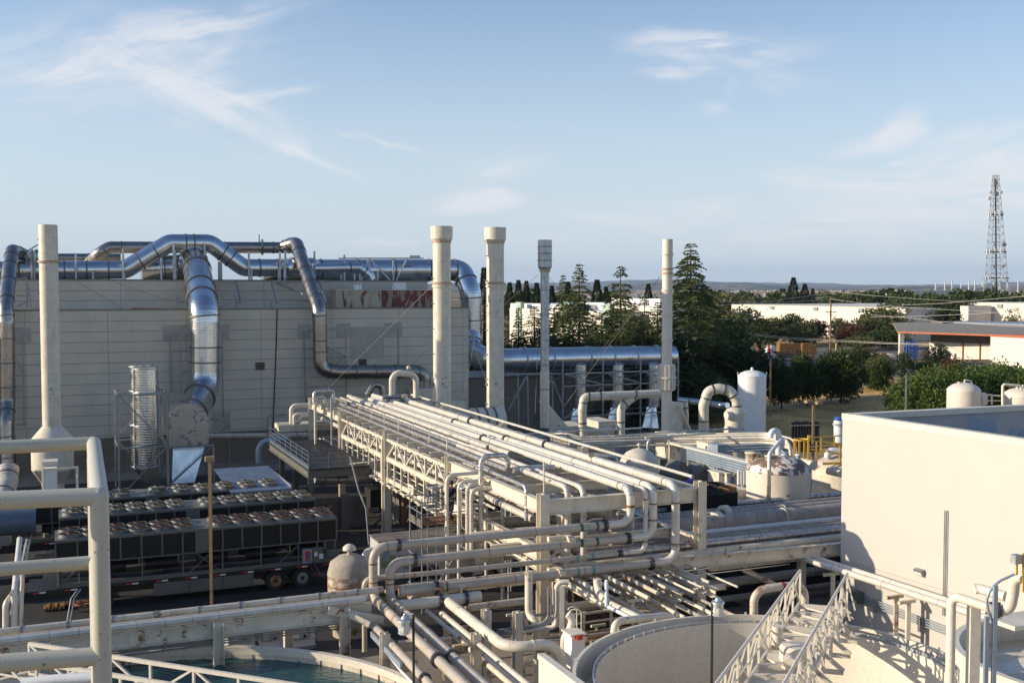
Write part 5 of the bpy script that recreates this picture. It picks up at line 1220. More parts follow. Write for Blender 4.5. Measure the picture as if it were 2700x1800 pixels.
brd = [.13, .135, .15, .10, .055, .09, .085, .065, .05, .04, .03, .065, .05, .04, .03, .085, .06, .045, .04, .085, .06, .045, .04]
def pmesh(idx, grow, name, m):
    mp = {k: i for i, k in enumerate(idx)}; ed = [(mp[a], mp[b]) for a, b in be if a in mp and b in mp]
    me = skinmesh([Vector(lf * bv[k][0] + fw * bv[k][1] + UP * bv[k][2]) for k in idx], ed, [brd[k] + grow for k in idx]); me.name = name
    me.materials.clear(); me.materials.append(M[m]); o = bpy.data.objects.new(name, me); COL.objects.link(o); o.parent = pers; ORI[o.name] = W0; return o
pmesh(list(range(23)), 0, 'body', 'skin')
pmesh([0, 1, 2, 3, 7, 8, 9, 11, 12, 13], .022, 'jacket', 'navy')
pmesh([0, 15, 16, 17, 19, 20, 21], .02, 'trousers', 'denim')
for s in (1, -1):
    k = 10 if s > 0 else 14; h = W0 + lf * bv[k][0] + fw * bv[k][1] + UP * bv[k][2]; mb = MB()
    for j, ln_ in enumerate((.07, .085, .09, .08)): mb.tube([h + UP * (.03 - .02 * j) + fw * .01, h + UP * (.03 - .02 * j) + fw * ln_ * .6, h + UP * (.02 - .02 * j) + fw * ln_ + lf * (-.02 * s)], .010, 6)
    mb.tube([h + UP * .02, h + UP * .05 + fw * .04 - lf * .03 * s], .011, 6); mb.build('hand', 'skin', pers)
    f = W0 + lf * bv[17 if s > 0 else 21][0] + fw * (bv[17 if s > 0 else 21][1] + .06) + UP * .05
    MB().tube([f - fw * .12, f + fw * .05, f + fw * .16 - UP * .01], [.05, .055, .04], 10).build('boot', 'black', pers)
hd = W0 + fw * .05 + UP * 1.66
mb = MB().lathe([(.088, -.02), (.108, .04), (.10, .10), (.06, .15), (0, .165)], hd - fw * .012, 14); mb.build('hair', 'hair', pers)
mb = MB(); mb.tube([hd + fw * .085 - UP * .02, hd + fw * .12 - UP * .045], [.012, .018], 6)
for s in (1, -1): mb.disc(hd + lf * .098 * s - UP * .02, lf, .028, .02, 8)
mb.build('nose_and_ears', 'skin', pers)
mb = MB()
for s in (1, -1): mb.disc(hd + lf * .035 * s + fw * .098 + UP * .0, fw, .012, .008, 8)
mb.bar(hd + fw * .092 - UP * .075 + lf * .025, hd + fw * .092 - UP * .075 - lf * .025, .01); mb.build('eyes_and_mouth', 'hair', pers)
M['blueshaded'] = mat('shaded_blue_grey', (.10, .13, .17), .5)  # darker copy of the blue grey, with shade put into its colour
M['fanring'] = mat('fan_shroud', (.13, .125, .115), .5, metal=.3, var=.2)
# ================================================================ CHILLERS ON TRAILERS
def chiller(label, tlabel, a0, a1, b0, ztop, fanm, gap=True, npair=12):
    W = 2.3; b1 = b0 + W; zp = ztop - 1.12; zf = 1.28
    c = thing('trailer_chiller', label, 'chiller', ab((a0 + a1) / 2, b0 + W / 2, zf), 'long air cooled chillers on trailers')
    MB().boxab(a0, a1, b0, b1, zp, ztop - .12).build('coil_case', 'coil', c)
    mb = MB(); mb.boxab(a0 - .03, a1 + .03, b0 - .05, b1 + .05, ztop - .12, ztop)
    mb.build('top_deck', 'chillergrey', c)
    mb = MB(); n = 14
    for k in range(n + 1):
        a = a0 + (a1 - a0) * k / n
        for b, s in ((b0, -1), (b1, 1)): mb.boxab(a - .035, a + .035, min(b, b + s * .03), max(b, b + s * .03), zp, ztop - .125)
    for b, s in ((b0, -1), (b1, 1)): mb.boxab(a0, a1, min(b, b + s * .04), max(b, b + s * .04), zp - .06, zp - .002)
    am = (a0 + a1) / 2
    mb.boxab(am - .35, am + .35, b0 - .036, b0 - .004, zp + .02, ztop - .13); mb.boxab(a1 - .002, a1 + .03, b0, b1, zp, ztop - .125); mb.boxab(a0 - .03, a0 + .002, b0, b1, zp, ztop - .125)
    mb.build('casing_panels', 'chillergrey', c)
    mb = MB()
    for k in range(n + 1):
        a = a0 + .06 + (a1 - a0 - .12) * k / n
        if k % 2 == 0 or k in (1, n - 1):
            for b in (b0 + .05, b1 - .05): mb.bar(ab(a, b, zf), ab(a, b, zp - .06), .06)
    for a, s in ((a0 + .1, 1), (am - .7, 1), (am + .8, -1), (a1 - 3, 1)): mb.bar(ab(a, b0 + .05, zf + .02), ab(a + s * 1.1, b0 + .05, zp - .1), .05)
    for b in (b0 + .06, b1 - .06): mb.bar(ab(a0, b, zf), ab(a1, b, zf), .12, .2)
    mb.bar(ab(a0 + .15, b0 + .02, zf), ab(a0 + .15, b0 + .02, zp), .32, .05)
    mb.build('support_frame', 'chillergrey', c)
    mb = MB(); rnd = random.Random(int(b0))
    for k in range(5): 
        a = a0 + 1.6 + k * 2.4; mb.tube([ab(a, b0 + 1.0, zf + .45), ab(a + 1.5, b0 + 1.0, zf + .45)], .24, 14); mb.box(ab(a + .7, b0 + 1.6, zf + .35), (.7, .6, .6))
    mb.build('compressors', 'dark', c)
    # fans
    proto = None; pitch = (a1 - a0 - .9) / npair
    for k in range(npair):
        a = a0 + .10 + pitch * (k + .5) + (.75 if gap and k >= npair // 2 else 0.0)
        for j, b in enumerate((b0 + .58, b1 - .58)):
            loc = ab(a, b, ztop)
            if proto is None:
                o = loc; mb = MB(); R = .47
                mb.lathe([(R * 1.16, .0), (R * 1.05, .06), (R, .17), (R * .965, .17), (R * .965, .01), (0, .008)], o, 24, m=0, smooth='split')
                f = MB(); f.lathe([(0, .15), (.12, .15), (.12, .06)], o + UP * 0, 12, m=0)
                for q in range(7):
                    an = q * 2 * math.pi / 7; d1 = A * math.cos(an) + B * math.sin(an); d2 = A * math.cos(an + .62) + B * math.sin(an + .62)
                    f.add([o + d1 * .11 + UP * .16, o + d1 * R * .94 + UP * .185, o + d2 * R * .94 + UP * .07, o + d2 * .11 + UP * .07, o + d1 * .11 + UP * .145, o + d1 * R * .94 + UP * .17, o + d2 * R * .94 + UP * .055, o + d2 * .11 + UP * .055], [(0, 1, 2, 3), (7, 6, 5, 4), (0, 4, 5, 1), (1, 5, 6, 2), (2, 6, 7, 3)])
                r2 = mb.build('fan', M['fanring'], c); ORI[r2.name] = ORI[c.name]
                f.build('fan_blades', fanm, r2); proto = (r2, loc)
            else:
                n2 = dup(proto[0], parent=c); n2.location = loc - proto[1]
    # trailer
    t = thing('flatbed_trailer', tlabel, 'trailer', ab(am, b0 + W / 2, 0), 'flatbed trailers under the chillers')
    MB().boxab(a0 - 1.2, a1 + .6, b0 - .05, b1 + .05, zf - .24, zf - .11).build('bed', 'dark', t)
    mb = MB()
    for b in (b0 + .5, b1 - .5): mb.bar(ab(a0 - 1.0, b, zf - .45), ab(a1 + .4, b, zf - .45), .14, .40)
    mb.build('chassis', 'dark', t)
    for aw in (a1 - 3.1, a1 - 1.75):
        for b in (b0 + .2, b1 - .2):
            w = MB().tube([ab(aw, b - .17, .5), ab(aw, b + .17, .5)], .5, 24).build('wheel', 'black', t)
            MB().annulus(ab(aw, b - .175, .5), B, .10, .29, .05, 20).build('rim', 'rustpipe' if aw < a1 - 2 else 'strut', w)
    for b in (b0 + .3, b1 - .3): MB().box(ab(a0 + 2.4, b, .45), (.16, .16, .9)).box(ab(a0 + 2.4, b, .04), (.5, .4, .08)).build('landing_leg', 'dark', t)
    bx = MB().boxab(a0 + 4.3, a1 - 4.2, b0 - .02, b0 + .55, .38, 1.0).build('tool_box', 'chillergrey', t)
    mb = MB()
    for k in range(1, 3): mb.boxab(a0 + 4.3 + k * 1.6, a0 + 4.33 + k * 1.6, b0 - .03, b0 - .021, .4, .98)
    mb.build('door_gap', 'dark', bx)
    for k in range(11):
        a = a0 - 1.0 + k * 1.35; mb = MB(); mw = MB(); mb.boxab(a, a + .28, b0 - .062, b0 - .051, zf - .22, zf - .15); mw.boxab(a + .28, a + .55, b0 - .062, b0 - .051, zf - .22, zf - .15); mb.build('red_reflector', 'red', t); mw.build('white_reflector', 'white', t)
    return c
ch1 = chiller('front chiller with copper coloured fans', 'front flatbed trailer with tool boxes below the copper fan chiller', -.1, 13.1, 53.8, 3.45, 'copper')
ch2 = chiller('middle chiller with pale brass fan rims', 'middle flatbed trailer mostly hidden behind front chiller', .1, 13.2, 59.1, 3.45, 'brassfan')
ch3 = chiller('rear chiller with pale fans and a bare end deck', 'rear flatbed trailer hidden behind the middle chiller', -2.4, 12.4, 64.2, 3.35, 'brassfan', True, 11)
# control cabinet with the painted mark on the front chiller
q = pb(808, 1462, 53.74); cbn = thing('control_cabinet', 'grey control cabinets with blue painted letter on front chiller', 'cabinet', q)
cb_a0, cb_a1 = gA(pb(797, 1462, 53.7)), gA(pb(849, 1462, 53.7)); am = gA(pb(822, 1462, 53.7)); z0, z1 = pb(800, 1482, 53.7).z, pb(800, 1446, 53.7).z
MB().boxab(cb_a0, am - .02, 53.5, 53.85, z0, z1).build('left_box', 'galv_dull', cbn); MB().boxab(am + .02, cb_a1, 53.55, 53.85, z0, z1 + .02).build('right_box', 'chillergrey', cbn)
MB().boxab(cb_a0 + .1, am - .12, 53.49, 53.499, z0 + .12, z1 - .08).build('plate', 'red', cbn)
text('Z', .62, ab(cb_a0 + .06, 53.488, z0 + .06), A, UP, 'blue', cbn, 'mark')
MB().boxab(am + .35, am + .55, 53.54, 53.549, z0 + .15, z0 + .4).boxab(am + .1, am + .25, 53.54, 53.549, z0 + .3, z0 + .5).build('sticker', 'white', cbn)
# cables on the ground
mb = MB(); rnd = random.Random(2); g = pz(190, 1590, .06)
for k in range(7):
    c = g + Vector((rnd.uniform(-.8, 1.2), rnd.uniform(-.4, .4), 0)); mb.tube([c + Vector((math.cos(t) * .35, math.sin(t) * .3, .03 * t / 6)) for t in [j * .5 for j in range(12)]], .025, 5)
single(mb, 'hose_coil', mat('orange_hose', (.45, .16, .08), .6), 'tangled orange and dark hoses lying before the front trailer', 'hoses')
mb = MB()
for px in (205, 213): mb.tube([pb(px, 1552, 53.6), pb(px - 18, 1578, 53.2), at(pb(px - 30, 1592, 52), .05)], .03, 6)
single(mb, 'hanging_hose', 'wire', 'two pale hoses hanging off the front trailer edge', 'hoses')
mb = MB(); c = pz(118, 1602, .1)
for k in range(6): mb.box(c + A * (k * .16) + UP * (.04 * (k % 2)), (.11, .7, .12))
single(mb, 'timber_blocks', 'pallet', 'short timber blocks lying beside the hoses', 'timber')
mb = MB()
for px, r_, m_ in ((812, 'r', 0), (822, 'b', 0)):
    pass
mb.tube([ab(cb_a0 + .3, 53.6, z0), ab(cb_a0 + .6, 53.45, z0 - .6), ab(cb_a0 + 1.2, 53.3, .5), ab(cb_a0 + 2.0, 53.0, .06)], .03, 6)
single(mb, 'cable', mat('red_cable', (.20, .02, .02), .5), 'red cable hanging from the chiller control cabinet', 'cable')
single(MB().tube([ab(cb_a0 + .5, 53.6, z0), ab(cb_a0 + .85, 53.45, z0 - .6), ab(cb_a0 + 1.4, 53.3, .6), ab(cb_a0 + 1.75, 53.0, .06)], .03, 6), 'cable', mat('blue_cable', (.03, .07, .16), .5), 'blue cable hanging from the chiller control cabinet', 'cable')
# ================================================================ DARK CORNER BEHIND THE CHILLERS
cr_ = pz(767, 1287, 3.3); ctop = pz(717, 1237, 3.3); sa1, sb0, sb1 = gA(cr_), gB(cr_), gB(ctop); sa0 = gA(pz(556, 1240, 3.3))
sh = thing('canopy_shed', 'corrugated blue grey canopy roof behind the chillers', 'shed', ab(8, (sb0 + sb1) / 2, 0)); mb = MB()
n = 60; vs = []
for i in range(n + 1):
    b = sb0 + (sb1 - sb0) * i / n; z = 3.3 + .25 * i / n + (.045 if i % 2 else 0)
    vs += [ab(sa0, b, z), ab(sa1, b, z)]
mb.add(vs, [(2 * i, 2 * i + 1, 2 * i + 3, 2 * i + 2) for i in range(n)]); mb.boxab(sa0, sa1, sb0 - .04, sb0, 3.1, 3.28); mb.boxab(sa1, sa1 + .05, sb0, sb1, 3.15, 3.5)
mb.build('roof', 'bluesheet', sh)
for a in (sa0 + .2, sa1 - .2):
    for b in (sb0 + .2, sb1 - .2): MB().bar(ab(a, b, 0), ab(a, b, 3.2), .14).build('post', 'dark', sh)
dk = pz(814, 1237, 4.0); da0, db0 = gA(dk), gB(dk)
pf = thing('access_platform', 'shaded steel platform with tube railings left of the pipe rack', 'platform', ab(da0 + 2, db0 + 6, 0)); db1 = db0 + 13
MB().boxab(da0, AL - .3, db0, db1, 3.9, 4.0).build('deck', 'dark', pf)  # deck and edge beams take dark materials that stand in for shade
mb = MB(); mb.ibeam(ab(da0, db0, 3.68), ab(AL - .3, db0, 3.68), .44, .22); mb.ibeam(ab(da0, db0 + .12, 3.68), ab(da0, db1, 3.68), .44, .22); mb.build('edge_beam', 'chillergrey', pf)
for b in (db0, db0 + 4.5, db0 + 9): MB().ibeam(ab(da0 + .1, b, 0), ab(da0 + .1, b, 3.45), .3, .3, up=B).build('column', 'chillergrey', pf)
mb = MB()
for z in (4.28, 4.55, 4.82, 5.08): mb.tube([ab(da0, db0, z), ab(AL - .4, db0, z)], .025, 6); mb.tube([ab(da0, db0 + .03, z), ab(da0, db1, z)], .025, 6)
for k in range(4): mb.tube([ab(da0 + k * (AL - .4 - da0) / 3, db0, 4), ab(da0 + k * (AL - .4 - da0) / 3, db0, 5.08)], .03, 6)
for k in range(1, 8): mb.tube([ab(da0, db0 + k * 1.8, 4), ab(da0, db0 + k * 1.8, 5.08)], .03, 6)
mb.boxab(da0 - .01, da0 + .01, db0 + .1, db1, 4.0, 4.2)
mb.build('railing', 'blueshaded', pf)
# pipe bench left of the rack end
pn = thing('pipe_bench', 'small shaded shelf with bent pipes before the factory wall', 'pipe bench', pb(800, 1110, 84)); p0, p1 = pb(738, 1122, 84), pb(830, 1122, 84)
MB().boxab(gA(p0), gA(p1) + 2, 84, 86.2, p0.z - .5, p0.z).build('shelf', 'cream', pn)
mb = MB(); mb.tube([pb(768, 1118, 84.6), pb(768, 1069, 84.6), pb(840, 1067, 84.6)], .17, 10, .4); mb.tube([pb(776, 1118, 84.3), pb(775, 1091, 84.3), pb(838, 1088, 84.3)], .12, 10, .3); mb.tube([pb(778, 1112, 83.9), pb(790, 1113, 83.9), pb(792, 1099, 83.9), pb(815, 1099, 83.9)], .16, 10, .3)
mb.build('pipes', 'cream', pn)
pipe('long cream pipe low along the foot of factory wall', [pb(535, 1149, 93.5), pb(760, 1147, 93.5), pb(830, 1146, 93.5)], .22, 'cream_rusty')
pipe('grey pipe rising beside the blue canopy and bending right', [at(pb(682, 1235, 82), 2.0), pb(682, 1163, 82), pb(760, 1156, 82)], .24, 'bluegrey', .8)
pipe('thin grey loop pipe left of the grey bend', [pb(706, 1140, 90), pb(705, 1095, 90), pb(755, 1092, 90)], .06, 'strut', .3)
single(MB().bar(pb(915, 1243, 66.8), pb(1015, 1228, 66.8), .5, .95), 'plate_girder', 'steelpaint', 'deep shaded girder spanning behind rack columns', 'girder')
pipe('dark silver pipe with glinting open end under the platform', [pb(830, 1262, 67), pb(900, 1264, 67), pb(1000, 1256, 67)], .28, 'galv_dull', .3, rings=[(pb(856, 1263, 67), A), (pb(890, 1264, 67), A)], ringm='red')
cw = thing('concrete_wall', 'low concrete bund wall under the far end of the rack', 'wall', pb(900, 1370, 66.4)); p0, p1 = pb(832, 1317, 66.4), pb(966, 1310, 66.4)
MB().boxab(gA(p0), gA(p1), 66.4, 66.8, 0, p0.z).build('wall', 'concwall', cw); MB().boxab(gA(pb(898, 1300, 66.3)), gA(pb(922, 1300, 66.3)), 66.1, 66.39, 0, p0.z + .2).build('pier', 'concwall', cw)
ds = thing('hazard_diamond', 'four colour hazard diamond sign on concrete wall', 'sign', pb(863, 1346, 66.36)); c = pb(863.5, 1336, 66.36); h = .30
for dx, dz, m_, nm in ((0, .5, mat('sign_red', (.25, .02, .015), .5), 'red_field'), (-.5, 0, mat('sign_blue', (.015, .03, .15), .5), 'blue_field'), (.5, 0, mat('sign_yellow', (.60, .33, .02), .5), 'yellow_field'), (0, -.5, 'white', 'white_field')):
    q = c + A * dx * h * 1 + UP * dz * h; MB().add([q + A * h * .5 - B * .02, q + UP * h * .5 - B * .02, q - A * h * .5 - B * .02, q - UP * h * .5 - B * .02, q + A * h * .5, q + UP * h * .5, q - A * h * .5, q - UP * h * .5], [(0, 1, 2, 3), (0, 4, 5, 1), (1, 5, 6, 2), (2, 6, 7, 3), (3, 7, 4, 0)]).build(nm, m_, ds)
text('0', .30, c + A * h * .5 - B * .026 - UP * .10, A, UP, 'textdark', ds, 'number', 'CENTER')
sg = thing('notice_board', 'small pale notice board hanging on dark railing under rack', 'sign', pb(985, 1347, 64)); q = pb(985, 1343, 64)
MB().box(q, (.65, .03, .25)).build('board', 'concrete', sg); MB().box(q + UP * .02 - B * .02, (.5, .008, .05)).build('text_line', 'dark', sg)
single(MB().tube([pb(923, 1203, 62), pb(945, 1290, 61.5), pb(965, 1340, 61), at(pb(973, 1380, 60.5), .05)], .05, 7), 'hose', 'strut', 'grey hose hanging from rack truss down to the ground', 'hose')
for px, x2, lb in ((1066, 1066, 'wider rusted vertical pipe standing under the rack'), (1082, 1082, 'thin rusted vertical pipe standing under the rack')):
    q = pa(px, 1285, 20.5); pipe(lb, [at(q, 3.4), at(q, .0)], .17 if px < 1070 else .09, 'rustpipe', group='rusted pipes under the rack')
q = pa(1083, 1290, AL - .3); sn = thing('small_sign', 'small cream notice plate hung under the rack rail', 'sign', q)
MB().box(q, (.03, 1.0, .55)).build('plate', 'cream_clean', sn); MB().box(q - A * .02 + UP * .1, (.006, .6, .07)).box(q - A * .02 - UP * .05, (.006, .7, .05)).build('text_line', 'concwall', sn)
for k, x in enumerate((1029, 1041, 1100)):
    q = pa(x, 1270, 20.0); single(MB().tube([at(q, 3.3), at(q, 0)], .045, 7), 'post', 'strut', ['thin grey post left of the rusted pipes', 'second thin grey post beside the rusted pipes', 'thin grey post right of the rusted pipes'][k], 'post')
pipe('pair of cream conduits clipped to the second rack column', [at(ab(AL - .28, 62.9, 0), 6.0), ab(AL - .28, 62.9, .3)], .07, 'cream', name='conduit', cat='conduit')
pipe('silver drain pipe with nozzle beside the second rack column', [pa(1003, 1352, AL - .5), pa(1003, 1368, AL - .5), pa(975, 1394, AL - .8)], .07, 'galv_plain', .15)
# ================================================================ GROUND OBJECTS BELOW THE FRONT
t = thing('lagged_tank', 'stained dome topped lagging wrapped tank beside the front trailer', 'tank', pz(914, 1688, 0)); q = at(pz(914, 1690, 0), 0) + Vector((0, .95, 0)); r = 116 / 2 / F * q.y
zr = EYE.z - (1512 - 765) / F * q.y; zd = EYE.z - (1466 - 765) / F * q.y
MB().lathe([(r * .78, 0), (r * .80, .35), (r * .97, .42), (r, .8), (r, zr - .1)], q, 40).build('shell', 'lagged', t)
MB().lathe([(r * 1.02, zr - .12), (r, zr), (r * .88, zr + (zd - zr) * .55), (r * .5, zr + (zd - zr) * .9), (0, zd)], q, 40).build('dome', mat('rough_dome', (.42, .36, .29), .8, var=.2, bump=.03, bscale=25), t)
MB().lathe([(.10, zd - .1), (.10, zd + .15), (.30, zd + .17), (.28, zd + .3), (.14, zd + .42), (0, zd + .44)], q, 18).build('cap_vent', 'cream', t)
mb = MB(); mb.annulus(at(q, zr - .55), UP, r * .99, r * 1.015, .06, 40); mb.annulus(at(q, zr - .85), UP, r * .99, r * 1.012, .05, 40); mb.build('strap', 'rustpipe', t)
pipe('white elbow vent pipe on the lagged tank dome', [at(q, zr + .05) + A * .72 + B * .1, at(q, zr + .75) + A * .72 + B * .1, at(q, zr + .75) + A * 1.4 + B * .2], .16, 'cream', .25, fl=[(at(q, zr + .12) + A * .72 + B * .1, UP)])
# bulk containers
ibc = None
for k, (px, py, lb) in enumerate(((791, 1703, 'right caged white bulk container beside the lagged tank'), (712, 1707, 'middle caged white bulk container of the three'), (634, 1712, 'left caged white bulk container behind the pool rim'))):
    loc = pz(px, py, 0)
    if ibc is None:
        t = ibc = thing('bulk_container', lb, 'bulk container', loc, 'caged white bulk containers'); o = loc
        MB().box(o + UP * .62, (1.08, .92, .92)).build('bottle', mat('milky_plastic', (.72, .70, .66), .4, var=.05), t)
        mb = MB()
        for i in range(5): a = -.57 + i * .285; mb.bar(o + A * a - B * .49 + UP * .14, o + A * a - B * .49 + UP * 1.12, .025); mb.bar(o + A * a + B * .49 + UP * .14, o + A * a + B * .49 + UP * 1.12, .025)
        for i in range(4): b = -.49 + i * .327; mb.bar(o + B * b - A * .57 + UP * .14, o + B * b - A * .57 + UP * 1.12, .025); mb.bar(o + B * b + A * .57 + UP * .14, o + B * b + A * .57 + UP * 1.12, .025)
        for z in (.16, .5, .82, 1.13):
            for s in (-1, 1): mb.bar(o + A * -.58 + B * .49 * s + UP * z, o + A * .58 + B * .49 * s + UP * z, .028); mb.bar(o - B * .49 + A * .57 * s + UP * z, o + B * .49 + A * .57 * s + UP * z, .028)
        mb.build('cage', 'white', t); MB().box(o + UP * .07, (1.18, 1.0, .14)).build('base', 'strut', t)
        MB().disc(o + UP * 1.12, UP, .11, .09, 14).build('lid', 'white', t)
        lp = MB().box(o - B * .51 + UP * .66 - A * .08, (.78, .012, .42)).build('plate', 'galv_dull', t); MB().box(o - B * .519 + UP * .68 - A * .27, (.26, .006, .26)).box(o - B * .519 + UP * .78 + A * .1, (.16, .006, .12)).build('paper', 'white', lp)
        q2 = o - B * .522 + UP * .58 + A * .1; MB().add([q2 + A * .08, q2 + UP * .08, q2 - A * .08, q2 - UP * .08], [(0, 1, 2, 3)]).build('diamond', 'black', lp)
    else: dup(ibc, loc, lb)
# service truck
p0 = py_(1000, 1431, 52.5); ta0, tb0 = gA(p0), gB(p0); zt = p0.z
t = thing('service_truck', 'pale grey box truck with lettering parked behind beige pipes', 'truck', ab(ta0 + 2.6, tb0 + 1.1, 0))
MB().boxab(ta0, ta0 + 5.0, tb0, tb0 + 1.7, .75, zt).build('box_body', mat('truck_grey', (.52, .50, .48), .4), t); MB().boxab(ta0 - .04, ta0 + 5.04, tb0 - .04, tb0 + 1.74, zt, zt + .08).build('roof', 'concwall', t)
MB().boxab(ta0 + 5.05, ta0 + 6.6, tb0 + .1, tb0 + 1.6, .5, 2.2).build('cab', 'white', t); MB().boxab(ta0 + 5.4, ta0 + 6.3, tb0 + .08, tb0 + .098, 1.4, 2.0).build('window', 'glass', t)
for a in (ta0 + 2.55, ta0 + 5.9):
    for b in (tb0 + .2, tb0 + 1.5): w = MB().tube([ab(a, b - .13, .42), ab(a, b + .13, .42)], .42, 20).build('wheel', 'black', t); MB().annulus(ab(a, b - .14, .42), B, .06, .24, .03, 16).build('rim', 'strut', w)
mb = MB(); c = ab(ta0 + 2.35, tb0 - .008, .76); mb.add([c + A * x + UP * z for x, z in ((-.75, 0), (-.72, .35), (-.6, .5), (.6, .5), (.72, .35), (.75, 0))], [(0, 1, 2, 3, 4, 5)]); mb.build('wheel_arch', 'black', t)
MB().boxab(ta0 + .18, ta0 + .55, tb0 - .012, tb0 - .002, zt - .95, zt - .35).build('picture_panel', 'bluegrey', t)
mb = MB(); c = ab(ta0 + .1, tb0 - .01, 1.35); mb.add([c, c + A * .75, c + A * .75 + UP * .55, c + A * .2 + UP * .75, c + UP * .5], [(0, 1, 2, 3, 4)]); mb.build('green_swoosh', mat('truck_green', (.20, .30, .13), .5), t)
for k, (tx, sz) in enumerate((('Inspection Services +', .21), ('Heat Treat Technologies', .21), ('707-748-4800', .22))):
    text(tx, sz, ab(ta0 + 1.85, tb0 - .012, 1.80 - k * .30), A, UP, 'textdark', t, 'lettering', 'CENTER')
# ================================================================ LEFT PIPE RUN ALONG THE POOL
zB = 3.6; q0, q1 = pz(-30, 1697, zB), pz(985, 1593, zB); bB = (gB(q0) + gB(q1)) / 2; a0_, a1_ = gA(q0), gA(q1)
lr = thing('pool_rack', 'low cream beam rack running behind the pool', 'pipe rack', ab((a0_ + a1_) / 2, bB, 0))
MB().ibeam(ab(a0_, bB, zB - .28), ab(a1_, bB, zB - .28), .56, .34).build('beam', 'steelpaint', lr)
for px in (118, 574, 905): c = pb(px, 1700, bB - .02); MB().ibeam(at(ab(gA(c), bB - .26, 0), 0), ab(gA(c), bB - .26, zB - .02), .34, .34, up=A).build('column', 'steelpaint', lr)
for px in (300, 760): c = pb(px, 1700, bB + 1.6); MB().ibeam(at(ab(gA(c), bB + 1.6, 0), 0), ab(gA(c), bB + 1.6, zB - .1), .3, .3, up=A).build('column', 'steelpaint', lr)
mb = MB()
for px in (118, 574, 905): a = gA(pb(px, 1700, bB)); mb.bar(ab(a, bB + .18, zB - .2), ab(a, bB + 2.0, zB - .2), .2, .24)
mb.build('cross_arms', 'steelpaint', lr)
zz = zB + .25
def arun(x0, y0, x1, y1, z, r, m_, lb, ext0=0, ext1=0, **kw):
    p, q = pz(x0, y0, z), pz(x1, y1, z); b = (gB(p) + gB(q)) / 2; pts = [ab(gA(p) + ext0, b, z), ab(gA(q) + ext1, b, z)] if not kw.get('pts') else None
    kw.pop('pts', None); return pipe(lb, pts, r, m_, **kw), b, gA(p), gA(q)
o, b_, aa0, aa1 = arun(-30, 1664, 1014, 1557, 3.75, .13, 'cream_rusty', 'rust spotted cream pipe highest above the left beam', clamps=())
for k in range(9): a = aa0 + 1 + k * (aa1 - aa0 - 2) / 8; MB().annulus(ab(a, b_, 3.75), A, .128, .15, .1, 12).box(ab(a, b_, 3.55), (.1, .12, .2)).build('pipe_clamp', 'strut', o)
arun(-30, 1682, 975, 1577, 3.72, .10, 'insul', 'rear insulated pipe of the pair along the left beam', group='insulated pipes along the left beam')
arun(-30, 1690, 965, 1583, 3.74, .12, 'insul', 'front insulated pipe of the pair along the left beam', group='insulated pipes along the left beam')
o, b2, x0_, x1_ = arun(292, 1702, 945, 1624, 2.85, .14, 'cream', 'cream pipe slung below the left beam')
mb = MB()
for k in range(3): mb.tube([ab(x0_ - 2, b2 - .2, 2.72 - k * .09), ab(x1_, b2 - .2, 2.72 - k * .09)], .03, 6)
for k in range(7): mb.bar(ab(x0_ + k * 1.7, b2 - .24, 2.5), ab(x0_ + k * 1.7, b2 - .24, 2.75), .05)
single(mb, 'conduit_bundle', 'strut', 'three thin conduits strapped below the left beam', 'conduits')
# braces at the joint with the B runs
jb = thing('knee_brace', 'cream flat knee braces at the end of left beam', 'brace', pz(940, 1615, 3.3)); mb = MB()
mb.bar(pb(865, 1608, bB - .3), pb(1012, 1634, bB - .5), .1, .28); mb.bar(pb(908, 1612, bB - .3), pb(975, 1645, bB - .9), .1, .22); mb.build('braces', 'steelpaint', jb)
# left edge small pipes and posts
mb = MB(); 
pipe('white bent pipe standing at the far left behind the rail', [pb(15, 1700, 46), pb(15, 1590, 46), pb(38, 1560, 46.5), pb(52, 1420, 52)], .12, 'whitepipe', .3)
pipe('second white bent pipe beside left edge post', [pb(38, 1690, 46), pb(38, 1565, 46), pb(28, 1560, 46)], .13, 'whitepipe', .2)
pipe('cream flanged stand pipe behind the near guard rail', [at(pb(55, 1640, 46), 0), pb(55, 1640, 46), pb(60, 1505, 46)], .08, 'cream')
lad = thing('pipe_ladder', 'leaning rusty access ladder at the far left', 'ladder', at(pb(40, 1640, 47), 0)); mb = MB(); u0, u1 = pb(28, 1620, 47), pb(70, 1422, 53); v0, v1 = pb(40, 1625, 47), pb(78, 1424, 53)
mb.bar(u0, u1, .08); mb.bar(v0, v1, .08)
for k in range(9): mb.bar(lerp(u0, u1, k / 9), lerp(v0, v1, k / 9), .05)
mb.build('frame', 'cream_rusty', lad)
cbx = thing('panel_cabinet', 'tall white panel cabinet below the conical vessel', 'cabinet', pb(136, 1420, 66)); p0, p1 = pb(115, 1238, 66), pb(154, 1420, 66)
MB().boxab(gA(p0), gA(p1), 66, 67, 0, p0.z).build('body', 'white', cbx); MB().boxab(gA(p0) - .05, gA(p1) + .05, 65.95, 67.05, p0.z + .25, p0.z + .45).build('cap', 'cream_clean', cbx)
mb = MB(); mb.bar(pb(113, 1235, 65.6), at(pb(113, 1235, 65.6), .5), .12); mb.bar(pb(203, 1229, 65.6), at(pb(203, 1229, 65.6), .5), .12); mb.bar(pb(113, 1238, 65.6), pb(203, 1232, 65.6), .1); mb.build('frame', 'cream', cbx)
MB().box(pb(134, 1368, 65.98), (.6, .02, .4)).build('notice', 'galv_dull', cbx)
single(MB().tube([pb(10, 1376, 63) - A, pb(95, 1372, 63)], .7, 20), 'horizontal_tank', 'blueshaded', 'shaded grey horizontal tank behind the near guard rail', 'tank')
